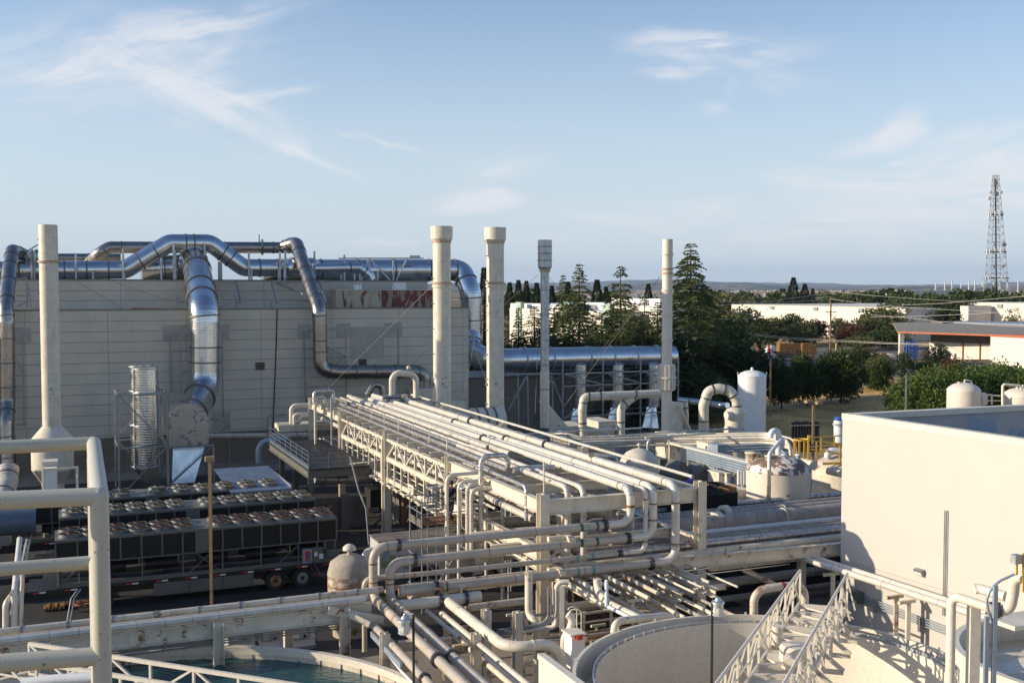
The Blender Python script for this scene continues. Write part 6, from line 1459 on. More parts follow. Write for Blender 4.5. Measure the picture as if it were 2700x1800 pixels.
single(MB().boxab(gA(pb(75, 1440, 57)) - 3, gA(pb(75, 1440, 57)) + .6, 57, 59, .8, 1.1), 'flat_trailer', 'dark', 'dark flat trailer end with reflectors at the far left', 'trailer')
# ================================================================ PIPES AT THE BOTTOM CENTRE (towards the camera)
z3 = FZ['A4'][0] - .9
zb3 = 2.9; p = pz(985, 1648, zb3); pipe('third beige pipe heading to the viewer left of the flanged pair', [ab(gA(p), gB(p) + .4, zb3), ab(gA(p), gB(p), zb3), ab(gA(p), 27, zb3)], .14, 'tanpipe', fl=[(ab(gA(p), gB(pz(1115, 1790, zb3)), zb3), B)], group='beige pipes heading to the viewer', n=16)
single(MB().bar(ab(gA(p) - .25, gB(p) - .6, zb3 - .1), ab(gA(p) - .25, gB(p) - 4.2, zb3 - .1), .08, .2), 'angle_bar', 'bluegrey', 'blue grey angle bar beside the third beige pipe', 'bar')
pipe('thin white pipe left of the third beige pipe', [pz(980, 1668, 2.6), pz(1060, 1770, 2.6), pz(1100, 1812, 2.6)], .05, 'white')
# cream header with valve flanges
zc = 3.15; h0, h1 = pz(1052, 1597, zc), pz(1240, 1573, zc); bh = (gB(h0) + gB(h1)) / 2
pipe('thick cream header pipe with two bolted valve flanges', [ab(gA(h0), bh, zc), ab(gA(h1) + .4, bh, zc)], .21, 'cream', fl=[(ab(gA(pz(1155, 1580, zc)), bh, zc), A), (ab(gA(pz(1222, 1572, zc)), bh, zc), A)], n=16)
for px in (1155, 1222): single(MB().disc(ab(gA(pz(px, 1580, zc)), bh, zc + .5), UP, .16, .03, 14).tube([ab(gA(pz(px, 1580, zc)), bh, zc + .2), ab(gA(pz(px, 1580, zc)), bh, zc + .5)], .03, 6), 'hand_valve', 'rustpipe' if px < 1200 else 'cream', 'rusty valve wheel on the left header flange' if px < 1200 else 'cream valve wheel on the right header flange', 'valve')
s = pz(1180, 1585, zc); zz2 = zc
k1 = pz(1312, 1697, zc); 
x_ = gA(s); bnd = gB(pz(1330, 1712, zc)); e_ = gA(pz(1480, 1690, zc))
pipe('thick cream pipe leaving the header and turning down beside columns', [ab(x_, bh - .15, zc), ab(x_, bnd, zc), ab(gA(pz(1478, 1690, zc)), bnd, zc), ab(gA(pz(1478, 1690, zc)), bnd, .3)], .19, 'cream', .8, rings=[(ab(x_ + .9, bnd, zc), A), (ab(x_, bh - 1.4, zc), B)], ringm='cream_clean', n=18, bseg=8)
q = pz(1165, 1618, 2.9); pipe('medium cream pipe running to the viewer below the thick one', [ab(gA(q), gB(q), 2.9), ab(gA(q), 26.5, 2.9)], .12, 'cream', group='cream pipes heading to the viewer')
q = pz(1125, 1608, 2.8); pipe('short ribbed cream pipe beside the medium one', [ab(gA(q), gB(q), 2.8), ab(gA(q), gB(q) - 3.6, 2.8)], .08, 'insul', group='cream pipes heading to the viewer')
q = pz(1190, 1668, 2.2); pipe('lower cream pipe under the cream pipes', [ab(gA(q), gB(q), 2.2), ab(gA(q), 26, 2.2)], .10, 'cream', group='cream pipes heading to the viewer')
q = pz(1245, 1700, 2.5); pipe('slim white pipe right of the flanged beige pair', [ab(gA(q), gB(q) + 2, 2.5), ab(gA(q), 26, 2.5)], .06, 'white', group='cream pipes heading to the viewer')
pipe('rusted bolt row pipe between the two flanged beige pipes', [pz(1130, 1655, 2.9), pz(1215, 1745, 2.9), pz(1262, 1808, 2.9)], .06, 'rustpipe')
for k, (x0, y0, x1, y1, z, r, lb) in enumerate(((1010, 1548, 1420, 1512, 2.9, .11, 'rust banded cream pipe below the beige front pipes'), (1070, 1563, 1430, 1531, 2.95, .12, 'cream pipe with rust patches under the beige front pipes'), (1225, 1602, 1400, 1582, 2.4, .15, 'cream pipe passing behind the thick header branch'), (960, 1466, 1180, 1440, 1.9, .08, 'scratched thin cream pipe before the service truck'))):
    p, q = pz(x0, y0, z), pz(x1, y1, z); b = (gB(p) + gB(q)) / 2; pipe(lb, [ab(gA(p), b - .7, z), ab(gA(p), b, z), ab(gA(q), b, z)] if k < 2 else [ab(gA(p), b, z), ab(gA(q), b, z)], r, 'cream_rusty', .4, group='cream pipes under the front of the rack')
for k, (px, yt, m_) in enumerate(((1365, 1612, 'steelpaint'), (1282, 1606, 'steelpaint'), (1015, 1668, 'steelpaint'), (1178, 1735, 'steelpaint'), (1255, 1668, 'steelpaint'))):
    q = py_(px, yt, 38.5 if k < 2 else 36.5); single(MB().ibeam(at(q, 0), q, .3, .3, up=B), 'column', m_, ['cream column left of the near rack column foot', 'cream column under the cream header', 'cream column beside the third beige pipe', 'cream column between the beige pipes at the bottom', 'cream column under the medium cream pipe'][k], 'column')
mb = MB()
for k, (x0, y0, x1, y1, z) in enumerate(((1050, 1702, 1190, 1690, 2.7), (1050, 1760, 1100, 1752, 2.3), (1195, 1712, 1280, 1700, 2.2), (1170, 1668, 1260, 1655, 2.4))):
    p, q = pz(x0, y0, z), pz(x1, y1, z); o = MB().ibeam(p, q, .3, .24); single(o, 'cross_beam', 'cream_rusty', ['rust stained cross beam under the flanged beige pipes', 'stub cross beam below the third beige pipe', 'low cross beam under the cream pipes', 'short cross beam before the cream columns'][k], 'beam')
# vertical pipes right of the near left column
vriser('cream riser dropping from under the beige pipes with an offset bend', [py_(1394, 1505, 41.0), py_(1394, 1620, 41.0), py_(1414, 1640, 40.6), py_(1416, 1795, 40.6)], .15, 'cream', .5)
vriser('white riser pipe close to the near left rack column', [py_(1500, 1533, 40.4), py_(1468, 1534, 40.4), py_(1467, 1652, 40.4), py_(1310, 1672, 40.4)], .10, 'cream', .25)
vriser('twisted cream pipe with red valve rising beside the stair', [py_(1497, 1618, 37), py_(1512, 1630, 37), py_(1503, 1658, 37), py_(1488, 1680, 37), py_(1488, 1800, 37)], .14, 'cream', .5)
for k in range(4):
    px = 1446 + k * 7.5; vriser(['first', 'second', 'third', 'fourth'][k] + ' thin conduit curving off the near left rack column', [py_(px, 1545 + k * 4, 39.6), py_(px, 1630 - k * 2, 39.6), py_(px - 24, 1645, 39.6), py_(1310, 1660 + k * 5, 39.6)], .035, 'strut', .45, group='thin conduits on the near left column')
for k, px in enumerate((1482, 1489)): single(MB().bar(py_(px, 1545, 39), at(py_(px, 1545, 39), 0), .16 - k * .08), 'post', 'cream' if k == 0 else 'bluegrey', ['cream post right of the near left rack column', 'slim blue grey post right of the near left column'][k], 'post')
# ribbed dark wall, stair, white cabinet
rw = thing('ribbed_container', 'dark brown ribbed container wall under the cross beam', 'container', py_(1580, 1675, 46)); p0, p1 = pz(1500, 1683, 0), pz(1640, 1668, 0); b0r = gB(p0); ar0, ar1 = gA(p0), gA(p1) + 5; mb = MB(); vs = []
n = 64
zt = pb(1560, 1550, b0r).z
for i in range(n + 1):
    a = ar0 + (ar1 - ar0) * i / n; b = b0r + (0 if (i // 2) % 2 else .12); vs += [ab(a, b, 0), ab(a, b, zt)]
mb.add(vs, [(2 * i, 2 * i + 2, 2 * i + 3, 2 * i + 1) for i in range(n)]); mb.boxab(ar0, ar1, b0r + .13, b0r + 2.4, 0, zt); mb.build('wall', mat('brown_ribbed_steel', (.085, .062, .042), .6, var=.3, dirt=.5), rw)
wc = thing('valve_cabinet', 'white open front cabinet with red valve on top', 'cabinet', py_(1518, 1745, 36.5)); p0 = py_(1500, 1672, 36.5); mb = MB()
MB().box(py_(1515, 1672, 36.5) - UP * .55, (.5, .6, 1.1)).build('body', 'white', wc); MB().disc(py_(1525, 1677, 36.2), UP, .16, .14, 14).build('red_valve', 'red', wc); MB().box(py_(1513, 1669, 36.5) + UP * .05, (.6, .75, .06)).build('lid', 'cream', wc)
hr = thing('hoop_railing', 'slim cream hoop railing before the ribbed container', 'railing', py_(1518, 1670, 38)); mb = MB()
mb.tube([py_(1498, 1607, 38), py_(1500, 1600, 38), py_(1521, 1598, 38), py_(1521, 1670, 38)], .025, 6, .15); mb.tube([py_(1502, 1612, 37.6), py_(1506, 1606, 37.6), py_(1533, 1606, 37.6), py_(1533, 1680, 37.6)], .025, 6, .15); mb.build('tubes', 'cream', hr)
pp = thing('parapet_panel', 'bright cream panel wall with top rim at bottom centre', 'wall', py_(1470, 1790, 24)); zp = 6.94; s = py_(1417, 1722, 24.0); e = s - B * 7
MB().add([s + A * x + UP * z + B * y for y in (0,) for x, z in ((0, 0), (.17, 0), (.17, -.12), (.12, -.12), (.12, -1.0), (.03, -1.0), (.03, -.12), (0, -.12))] + [e + A * x + UP * z for x, z in ((0, 0), (.17, 0), (.17, -.12), (.12, -.12), (.12, -1.0), (.03, -1.0), (.03, -.12), (0, -.12))],
         [(i, (i + 1) % 8, (i + 1) % 8 + 8, i + 8) for i in range(8)] + [tuple(range(7, -1, -1)), tuple(range(8, 16))]).build('panel', 'cream_clean', pp)
for b in (.3, 3, 6): MB().bar(at(s - B * b + A * .08, 0), s - B * b + A * .08 - UP * 1.0, .12).build('post', 'cream', pp)
# ================================================================ RIGHT PIPE RACK (behind the cream building corner)
rr = thing('side_rack', 'cream beam rack carrying pipes to the cream building', 'pipe rack', ab(31, 43, 0))
zS = 3.15
def aline(px, py, z): return gB(pz(px, py, z))
bb0 = aline(2000, 1462, zS)
MB().ibeam(ab(AR + .25, bb0, zS - .2), ab(AR + 16, bb0, zS - .2), .5, .3).build('beam', 'steelpaint', rr)
for a in (AR + 5.5, AR + 11): MB().ibeam(ab(a, bb0 + .3, 0), ab(a, bb0 + .3, zS - .46), .3, .3, up=B).build('column', 'steelpaint', rr)
for a in (AR + 1, AR + 5.5, AR + 11): MB().ibeam(ab(a, bb0 + .17, zS - .05), ab(a, bb0 + 9.5, zS - .05), .3, .2).build('cross_beam', 'steelpaint', rr)
SIDE = [(1322, .14, 'foil', 'foil wrapped pipe farthest back on the side rack', -7), (1338, .17, 'insul_tan', 'weathered insulated pipe behind the two fat ones on side rack', -7), (1353, .28, 'insul_tan', 'rear fat insulated pipe on the side rack', -7), (1368, .36, 'insul_tan', 'front fat insulated pipe on the side rack', -5),
        (1389, .13, 'pvc', 'white plastic pipe on the side rack before the fat pipes', -5), (1397, .09, 'insul_tan', 'thin weathered pipe beside the white plastic pipe', -5), (1403, .09, 'insul_tan', 'second thin weathered pipe beside the white plastic pipe', -5), (1410, .09, 'foil', 'slim silver pipe on the side rack', -5), (1419, .13, 'foil', 'silver foil pipe nearest the front of the side rack', -5), (1431, .05, 'steel', 'dark thin pipe on the side rack edge', -7), (1442, .16, 'cream_rusty', 'rust streaked cream pipe along the front of side rack', -6.8)]
for (py, r, m_, lb, ea) in SIDE:
    r *= 1.18
    z = zS + .12 + r; p = pz(2000, py, z); b = gB(p); pipe(lb, [ab(AR + ea, b, z), ab(AR + 17, b, z)], r, m_, group='pipes along the side rack', n=16 if r > .2 else 10,
         rings=[(ab(gA(pz(2085 + k * 25, py, z)) , b, z), A) for k in range(1)] if r > .2 else (), ringm='cream')
fb_ = [MB().annulus(ab(gA(pz(x_, 1368 if x_ < 2150 else 1353, 5.2)), gB(pz(2000, 1368 if x_ < 2150 else 1353, zS + .12 + .38)), zS + .52), A, .36, .56, .3, 24) for x_ in (2128, 2160)]
for m__, lb in zip(fb_, ('white collar on the front fat pipe', 'white collar on the rear fat pipe')): single(m__, 'pipe_collar', 'cream_clean', lb, 'collar')
for k, (py, z, r, m_, lb) in enumerate(((1480, 2.9, .04, 'steel', 'dark conduit below the side rack beam'), (1486, 2.85, .03, 'cream', 'cream conduit below the side rack beam'), (1493, 2.8, .05, 'galv_plain', 'bright silver tube below the side rack beam'), (1508, 2.6, .03, 'galv_plain', 'thin silver conduit lowest under side rack'), (1475, 2.95, .06, 'steel', 'dark tube directly under the side rack beam'))):
    p = pz(1900, py, z); b = gB(p); pipe(lb, [ab(AL + 1.6, b, z), ab(gA(pz(2195 if k != 3 else 2140, py, z)), b, z)], r, m_, group='thin tubes under the side rack', n=8)
for k, (x0, x1, y, z, r) in enumerate(((1870, 2130, 1540, 1.6, .22), (1860, 2120, 1585, .5, .16))):
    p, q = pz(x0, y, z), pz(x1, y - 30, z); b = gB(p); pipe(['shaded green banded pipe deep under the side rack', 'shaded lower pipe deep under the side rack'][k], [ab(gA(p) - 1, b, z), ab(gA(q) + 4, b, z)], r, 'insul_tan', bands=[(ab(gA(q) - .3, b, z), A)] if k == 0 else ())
single(MB().tube([pz(1960, 1500, 2.4), pz(2050, 1545, 1.6)], .14, 10), 'pipe', 'cream_rusty', 'slanting cream pipe dropping under the side rack', 'pipe')
single(MB().boxab(AR + 1.5, AR + 18, bb0 + 3.5, bb0 + 4, 0, 2.6), 'shade_backdrop', 'dark', 'dark backdrop added to deepen the shade behind the side rack', 'wall')  # dark backdrop, added to deepen the shade below the side rack
single(MB().tube([at(py_(1998, 1500, 40.5) , 0), py_(1998, 1552, 36.8), py_(2012, 1552, 36.8)], .01, 6), 'thin_rod', 'strut', 'thin rod in front of shade', 'rod') if False else None
pipe('cream goal post pipe rising behind the round tank rim', [at(py_(1988, 1700, 36.2), 1.0), py_(1988, 1556, 36.2), py_(2062, 1545, 36.5), py_(2122, 1541, 36.8), at(py_(2122, 1541, 36.8), 1.0)], .14, 'cream_rusty', .45, bands=[(py_(2064, 1545, 36.5), A)], bandm='red', n=16, bseg=8)
pipe('cream pipe hooking over the tank rim left of the walkway', [at(py_(1620, 1680, 35.5), 3.0), py_(1620, 1645, 35.5), py_(1640, 1635, 35.8), py_(1765, 1622, 36.8), py_(1782, 1640, 36.9)], .13, 'cream', .5, n=16, bseg=8)
pipe('cream elbow pipe running down towards the tank hook', [py_(1574, 1525, 42), py_(1574, 1552, 42), py_(1600, 1588, 40.5), py_(1690, 1632, 38)], .15, 'cream', .6, n=14)
pipe('small grey pipe beside the cream elbow pipe', [py_(1599, 1530, 41), py_(1599, 1596, 40), py_(1670, 1632, 38)], .07, 'pvc', .15)
rnd = random.Random(12)
for k in range(16):
    z = rnd.uniform(.4, 2.3); b = rnd.uniform(35.5, 39.6); a0 = rnd.uniform(15.5, 18.5); pipe('thin cream conduit in the tangle below the front beam', [ab(a0, b, z), ab(a0 + rnd.uniform(2.5, 7), b, z), ab(a0 + 7, b - .1, max(.1, z - 1.2))] if k % 3 == 0 else [ab(a0, b, z), ab(a0 + rnd.uniform(2.5, 8), b, z)], rnd.choice([.03, .045, .06]), rnd.choice(['cream', 'strut', 'cream_rusty', 'insul_tan', 'rustpipe']), .3, n=7, name='conduit', cat='conduit', group='thin conduits below the front beam')
for k in range(14):
    a, b = rnd.uniform(15.5, 25), rnd.uniform(36, 40); h = rnd.uniform(1.2, 3.0); single(MB().bar(ab(a, b, 0), ab(a, b, h), .1).bar(ab(a - .25, b, h), ab(a + .4, b, h), .09), 'support_post', 'steelpaint', 'short T shaped support post below the front beam', 'post', 'support posts below the front beam')
for k in range(22):
    a, b = rnd.uniform(19, 27), rnd.uniform(53, 82); h, w = rnd.uniform(.7, 2.6), rnd.uniform(.6, 1.6); single(MB().boxab(a, a + w, b, b + w, 0, h).tube([ab(a + w / 2, b + w / 2, h), ab(a + w / 2, b + w / 2, h + .8), ab(a + w / 2 - 1.5, b + w / 2, h + .8)], .08, 7, .2), 'shade_box', rnd.choice(['dark', 'concwall', 'dark', 'chillergrey', 'rustpipe']), 'dark equipment box added to deepen the shade under the rack', 'pump skid', 'dark equipment boxes under the rack')  # made-up dark boxes, added to darken the space under the rack
for k in range(12):
    x0 = 1330 + k * 42; Y = rnd.uniform(70, 84); y0 = rnd.uniform(1128, 1165); q = py_(x0, y0, Y); pipe('thin pale pipe in the jumble right of the rack', [at(q, 3.0), q, q + A * rnd.uniform(2, 6), q + A * 6.2 - UP * 1.2] if k % 2 else [q - A * 1.5, q + A * rnd.uniform(3, 7) + B * .3], rnd.choice([.05, .07, .1]), rnd.choice(['cream', 'whitepipe', 'galv_dull', 'bluegrey']), .4, n=8, group='thin pipes right of the rack')
lp2 = thing('lattice_wall', 'sun speckled equipment stand in the shade under the cross beam', 'equipment', py_(1700, 1600, 47)); mb = MB()
for k in range(7): mb.box(py_(1652 + k * 17, 1560 + (k % 3) * 22, 47), (.5, .5, 1.2 + .4 * (k % 2)))
for k in range(5): mb.tube([py_(1640, 1540 + k * 22, 46), py_(1760, 1560 + k * 18, 46)], .05, 6)
mb.build('frames', 'cream_rusty', lp2)
# ================================================================ MIDDLE TANKS
def tank(label, px, yr, yd, wpx, Y, m='cream', md=None, name='storage_tank', z0=0.0):
    c = py_(px, yr, Y); r = wpx / 2 / F * Y; zr = EYE.z - (yr - 765) / F * (Y); zd = EYE.z - (yd - 765) / F * Y
    t = thing(name, label, 'tank', at(c, z0))
    MB().lathe([(r, z0), (r, zr)], at(c, 0), 44).build('shell', m, t); h = zd - zr
    MB().lathe([(r * 1.012, zr - .12), (r * 1.01, zr), (r * .9, zr + h * .35), (r * .65, zr + h * .72), (r * .3, zr + h * .95), (0, zd)], at(c, 0), 44).build('dome', md or m, t)
    return t, at(c, 0), r, zr, zd
t, c, r, zr, zd = tank('smooth cream dome tank behind the pipe rack', 1685, 1222, 1183, 104, 67, 'cream_clean', mat('rough_cream_dome', (.64, .58, .49), .8, bump=.02, bscale=25))
MB().lathe([(.05, zd - .05), (.06, zd + .16), (.17, zd + .18), (.12, zd + .28), (0, zd + .32)], c, 14).build('cap_vent', 'cream', t)
pipe('foil clad pipe reaching over to the smooth dome tank', [pz(1560, 1200, 6.9), py_(1600, 1203, 66), py_(1622, 1206, 66), py_(1628, 1225, 66)], .15, 'foil', .3)
t, c, r, zr, zd = tank('peeling cream tank with flaking white dome', 2052, 1236, 1199, 166, 61, 'peelside', 'peelroof')
u = EYE - c; u.z = 0; u.normalize()
MB().bar(c + u * (r + .12) - A * .62 - B * 0, c + u * (r + .12) - A * .62 + UP * (zr + .25), .2).build('corner_post', 'cream_rusty', t)
pt = c + u * (r * .95) - A * .6
pipe('white looped vent pipe rising over the peeling tank dome', [pt + UP * (zr + .2), pt + UP * (zr + 1.1), c + UP * (zd + .95) + A * .25 - B * .1, c + UP * (zd + .35) + A * .28], .11, 'pvc', .2)
pipe('white swan neck vent on top of the peeling tank', [c + UP * (zd - .1), c + UP * (zd + 1.35), c + UP * (zd + 1.35) - A * .55, c + UP * (zd + .95) - A * .55], .17, 'pvc', .3)
for k, (dx, dy, m_) in enumerate(((-.95, -.3, 'cream'), (.9, -.6, 'white'), (.2, -.25, 'pvc'))): MB().lathe([(.13, zd - .45), (.13, zd - .05), (.18, zd - .05), (.18, zd + .03), (0, zd + .03)], c + A * dx + B * dy, 14).build('nozzle', m_, t)
MB().lathe([(.42, zd - .5), (.42, zd - .02), (.46, zd - .02), (.46, zd + .05), (0, zd + .08)], c - A * 1.1 + B * .9, 22).build('manway', 'cream_rusty', t)
single(MB().bar(c + u * (r + .1) + A * 1.45, c + u * (r + .1) + A * 1.45 + UP * (zr - .3), .1), 'post', 'yellow', 'thin yellow post standing against the peeling tank', 'post')
t, c, r, zr, zd = tank('cream tank with grey stain under the yellow railing', 2222, 1236, 1200, 158, 65.5, 'cream', 'cream_rusty')
for k, (x, y, rr_) in enumerate(((2212, 1247, .22), (2140, 1225, .28))): q = py_(x, y, 62.6); MB().tube([q + B * .9, q - B * .2], rr_, 16).build('manway', 'cream', t)
yr = thing('yellow_railing', 'safety yellow railing with caged ladder on stained cream tank', 'railing', py_(2160, 1240, 64)); mb = MB()
Yy = 63.0; P_ = lambda x, y, Y=Yy: py_(x, y, Y)
for y0, y1 in ((1160, 1171), (1183, 1196)): mb.bar(P_(2132, y0), P_(2219, y1), .07)
for y0, y1 in ((1152, 1148), (1176, 1172)): mb.bar(P_(2132, y0 + 2, 64.2), P_(2216, y1, 67), .07)
for x, y0, y1 in ((2132, 1156, 1222), (2153, 1163, 1226), (2215, 1170, 1230)): mb.bar(P_(x, y0), P_(x, y1), .09)
for x, y0, y1 in ((2165, 1150, 1190), (2200, 1149, 1185)): mb.bar(P_(x, y0, 66), P_(x, y1, 66), .07)
mb.bar(P_(2130, 1152), P_(2137, 1152), .2); mb.bar(P_(2170, 1222), P_(2216, 1220), .12); mb.build('rails', 'yellow', yr); mb = MB(); cq = P_(2112, 1160, 63.6)
for z in (P_(0, 1162).z, P_(0, 1215).z): mb.annulus(at(cq, z), UP, .40, .45, .08, 20)
for k in range(9): an = k * 2 * math.pi / 9; d = Vector((math.cos(an), math.sin(an), 0)); mb.bar(at(cq, P_(0, 1218).z) + d * .42, at(cq, P_(0, 1161).z) + d * .42, .06)
mb.build('cage', 'yellow', yr)
bl = thing('blue_capped_column', 'white plastic column with blue lid by cream building edge', 'column', py_(2212, 1165, 68)); q = py_(2212, 1165, 68)
MB().tube([q, py_(2212, 1108, 68)], .32, 18).build('column', 'pvc', bl); MB().tube([py_(2211, 1110, 68), py_(2211, 1103, 68)], .20, 14).tube([py_(2211, 1104, 68), py_(2211, 1100, 68)], .26, 14).build('lid', 'blue', bl); MB().annulus(py_(2212, 1118, 68), UP, .3, .40, .12, 18).build('ring', 'bluegrey', bl)
pipe('white horizontal plastic pipe in front of the blue lidded column', [py_(2182, 1206, 65), py_(2182, 1186, 65), py_(2230, 1192, 65)], .2, 'pvc', .3)
tk = None
for px, yt, w, Y, lb in ((2541, 1008, 84, 100, 'white domed tank beyond the roof edge of the cream building'), (2694, 1022, 94, 100, 'white domed tank cut by the right picture edge')):
    t, c, r, zr, zd = tank(lb, px, yt + 20, yt, w, Y, 'cream_clean'); MB().lathe([(.12, zd - .3), (.12, zd + .08), (0, zd + .1)], c - A * .6, 12).build('nozzle', 'cream', t)
    MB().tube([c + UP * (zd - .02) + A * .1, c + UP * (zd + .2) + A * .1, c + UP * (zd + .1) + A * .9, c + UP * (zr - 2) + A * (r * .4) - B * (r + .02)], .07, 8).build('overflow', 'cream', t)
    MB().tube([c + A * r * .75 - B * r * .3 + UP * (zr - 1.6), c + A * (r + .1) * .85 - B * (r + .3) * .45 + UP * (zr - 1.6)], .45, 18).build('manway', 'cream_rusty', t)
single(MB().tube([py_(2592, 1068, 101), py_(2592, 1035, 101)], .25, 12), 'small_tank', 'tankwhite', 'slim white bottle tank right of the white domed tank', 'tank')
mb = MB()
for x in (2602, 2615, 2645): mb.bar(py_(x, 1066, 99), py_(x, 1040, 99), .12)
mb.bar(py_(2600, 1040, 99), py_(2616, 1041, 99), .14); mb.bar(py_(2615, 1042, 99), py_(2642, 1043, 99), .12); mb.bar(py_(2596, 1056, 99), py_(2642, 1056, 99), .1)
single(mb, 'pipe_trestle', 'cream', 'low cream pipe frame between the two white domed tanks', 'pipe frame')
pipe('cream goal post pipe left of the cut white tank', [py_(2644, 1068, 98), py_(2644, 1013, 98), py_(2692, 1017, 98), py_(2692, 1026, 98)], .13, 'cream', .2)
# ================================================================ MIDDLE CLUTTER: pipe bridges and boxes right of the rack
zM = 5.2
mbr = thing('pipe_bridge', 'thin cream pipe bridge running before the ducts to the right', 'pipe bridge', py_(1900, 1170, 80)); mb = MB()
for x in (1580, 1760, 1860, 1960): q = py_(x, 1165, 80); mb.bar(at(q, 0), q, .2)
mb.bar(py_(1500, 1170, 79), py_(2020, 1150, 82), .2, .25); mb.build('frame', 'cream', mbr)
for k, (y0, y1, y2, r, m_) in enumerate(((1158, 1150, 1146, .10, 'cream'), (1165, 1158, 1153, .13, 'whitepipe'), (1171, 1164, 1158, .08, 'insul'), (1179, 1172, 1166, .12, 'cream'), (1152, 1145, 1141, .07, 'whitepipe'))):
    pipe(['upper', 'second', 'third', 'lower', 'top thin'][k] + ' pipe along the middle pipe bridge curving down at the yellow cage', [py_(1440 + k * 8, y0 - 16, 80), py_(1530, y0, 79.5), py_(1760, y1, 80), py_(2030, y2, 78), py_(2082 + k * 4, y2 + 18, 74), py_(2086 + k * 4, y2 + 75, 73.5)], r, m_, 1.2, group='pipes of the middle pipe bridge', n=8)
ct2 = thing('cable_tray', 'long white topped duct tray slanting to the peeling tank', 'cable tray', py_(1900, 1210, 72)); mb = MB(); mb.bar(py_(1768, 1166, 80), py_(1985, 1222, 63.5), .55, .16); mb.build('cover', 'cream_clean', ct2); mb = MB()
for x, y, Y in ((1815, 1180, 76), (1848, 1192, 73), (1885, 1200, 70), (1940, 1212, 66)): q = py_(x, y, Y); mb.bar(at(q, 0), q, .13)
mb.build('legs', 'cream', ct2)
for k in range(5):
    pipe(['top', 'second', 'middle', 'fourth', 'lowest'][k] + ' blue grey conduit of five below white duct tray', [py_(1812, 1184 + k * 6, 75), py_(1972, 1224 + k * 7, 63.3), py_(1985, 1232 + k * 7, 62.6)], .075, 'bluegrey', .3, group='blue grey conduits below the duct tray', n=8)
for k in range(3): pipe(['left', 'middle', 'right'][k] + ' dark blue conduit behind the peeling tank', [py_(1860, 1178 + k * 7, 78), py_(2040, 1170 + k * 7, 78), py_(2076 + k * 5, 1200, 76), py_(2078 + k * 5, 1235, 75)], .09, 'bluegrey', .8, group='dark blue conduits behind the peeling tank', n=8)
for k in range(4): 
    q = py_(1947 + k * 7, 1240, 63); single(MB().tube([at(q, EYE.z - (1280 - 765) / F * 63), q], .08, 8), 'riser_pipe', 'pvc', ['first', 'second', 'third', 'fourth'][k] + ' short white riser left of the peeling tank', 'pipe', 'short white risers')
eq = [(1905, 1277, 1245, 22, 1.2, 66, 'cream', 'cream electrical cabinet left of peeling tank', 'cabinet'), (1921, 1278, 1247, 12, 1.2, 65.8, 'cream_clean', 'pale narrow cabinet beside the cream electrical cabinet', 'cabinet'), (1880, 1200, 1168, 30, 1.5, 78, 'cream', 'cream box unit on the pipe bridge below swan neck duct', 'box unit'), (1905, 1195, 1172, 30, 1.2, 74, 'bluegrey', 'blue grey junction box before the vessel', 'box unit'), (1955, 1320, 1290, 44, 2.4, 62, 'cream_clean', 'low cream plinth block left of the peeling tank', 'plinth'),
      (1750, 1290, 1210, 22, 1.5, 70, 'chillergrey', 'grey machine housing right of dome tank', 'machine'), (1600, 1145, 1110, 50, 3, 87, 'cream', 'cream blower housing below the cream arch', 'box unit'), (1520, 1148, 1122, 60, 3, 86, 'cream', 'low cream fan box right of the zinc stack', 'box unit'), (1780, 1200, 1145, 34, 2, 80, 'cream', 'cream pedestal box at the slim stack foot', 'box unit'), (1835, 1165, 1140, 40, 2.5, 88, 'cream', 'cream plenum under the swan neck duct', 'box unit')]
for (px, yb, yt, w, dp, Y, m_, lb, ct_) in eq:
    q = py_(px, yt, Y); hw = w / 2 / F * Y; mb = MB(); mb.boxab(gA(q) - hw, gA(q) + hw, gB(q), gB(q) + dp, max(0, EYE.z - (yb + 60 - 765) / F * Y), q.z - .06); mb.boxab(gA(q) - hw - .05, gA(q) + hw + .05, gB(q) - .05, gB(q) + dp + .05, q.z - .06, q.z)
    mb.boxab(gA(q) - hw * .7, gA(q) + hw * .7, gB(q) - .03, gB(q) - .003, max(.1, q.z - 1.6), q.z - .25); single(mb, 'equipment_box', m_, lb, ct_)
for k, px in enumerate((1785, 1842)):
    q = py_(px, 1285, 68); hp_ = thing('hopper_bin', ['left', 'right'][k] + ' grey wedge topped hopper bin before the conduits', 'hopper', at(q, 0), 'grey hopper bins'); zt = py_(px, 1213 + k * 8, 68).z; h = .75
    MB().add([q + A * x + B * y for x, y in ((-h, -h), (h, -h), (h, h), (-h, h))] + [at(q, q.z + .9) + A * x + B * y for x, y in ((-h, -h), (h, -h), (h, h), (-h, h))] + [at(q, zt) + A * x + B * y for x, y in ((-.08, -h), (.08, -h), (.08, h), (-.08, h))],
             [(0, 1, 5, 4), (1, 2, 6, 5), (2, 3, 7, 6), (3, 0, 4, 7), (4, 5, 9, 8), (5, 6, 10, 9), (6, 7, 11, 10), (7, 4, 8, 11), (8, 9, 10, 11)]).build('body', 'chillergrey', hp_)
    MB().disc(q - B * (h + .02) + UP * .3, B, .17, .04, 14).build('port', 'black', hp_); MB().box(at(q, q.z / 2), (1.0, 1.0, q.z)).build('stand', 'chillergrey', hp_)
tp = thing('canopy_tent', 'small purple canopy roof behind the end of white pipes', 'canopy', py_(1824, 1290, 63)); ap = py_(1824, 1258, 63); q = py_(1830, 1288, 63); h = 1.05
MB().add([ap] + [at(q, q.z) + A * x + B * y for x, y in ((-h, -h), (h, -h), (h, h), (-h, h))], [(0, 1, 2), (0, 2, 3), (0, 3, 4), (0, 4, 1)]).build('fabric', 'purple', tp)
mb = MB()
for x, y in ((-h, -h), (h, -h), (h, h), (-h, h)): mb.bar(at(q, 0) + A * x * .97 + B * y * .97, at(q, q.z - .01) + A * x * .97 + B * y * .97, .05)
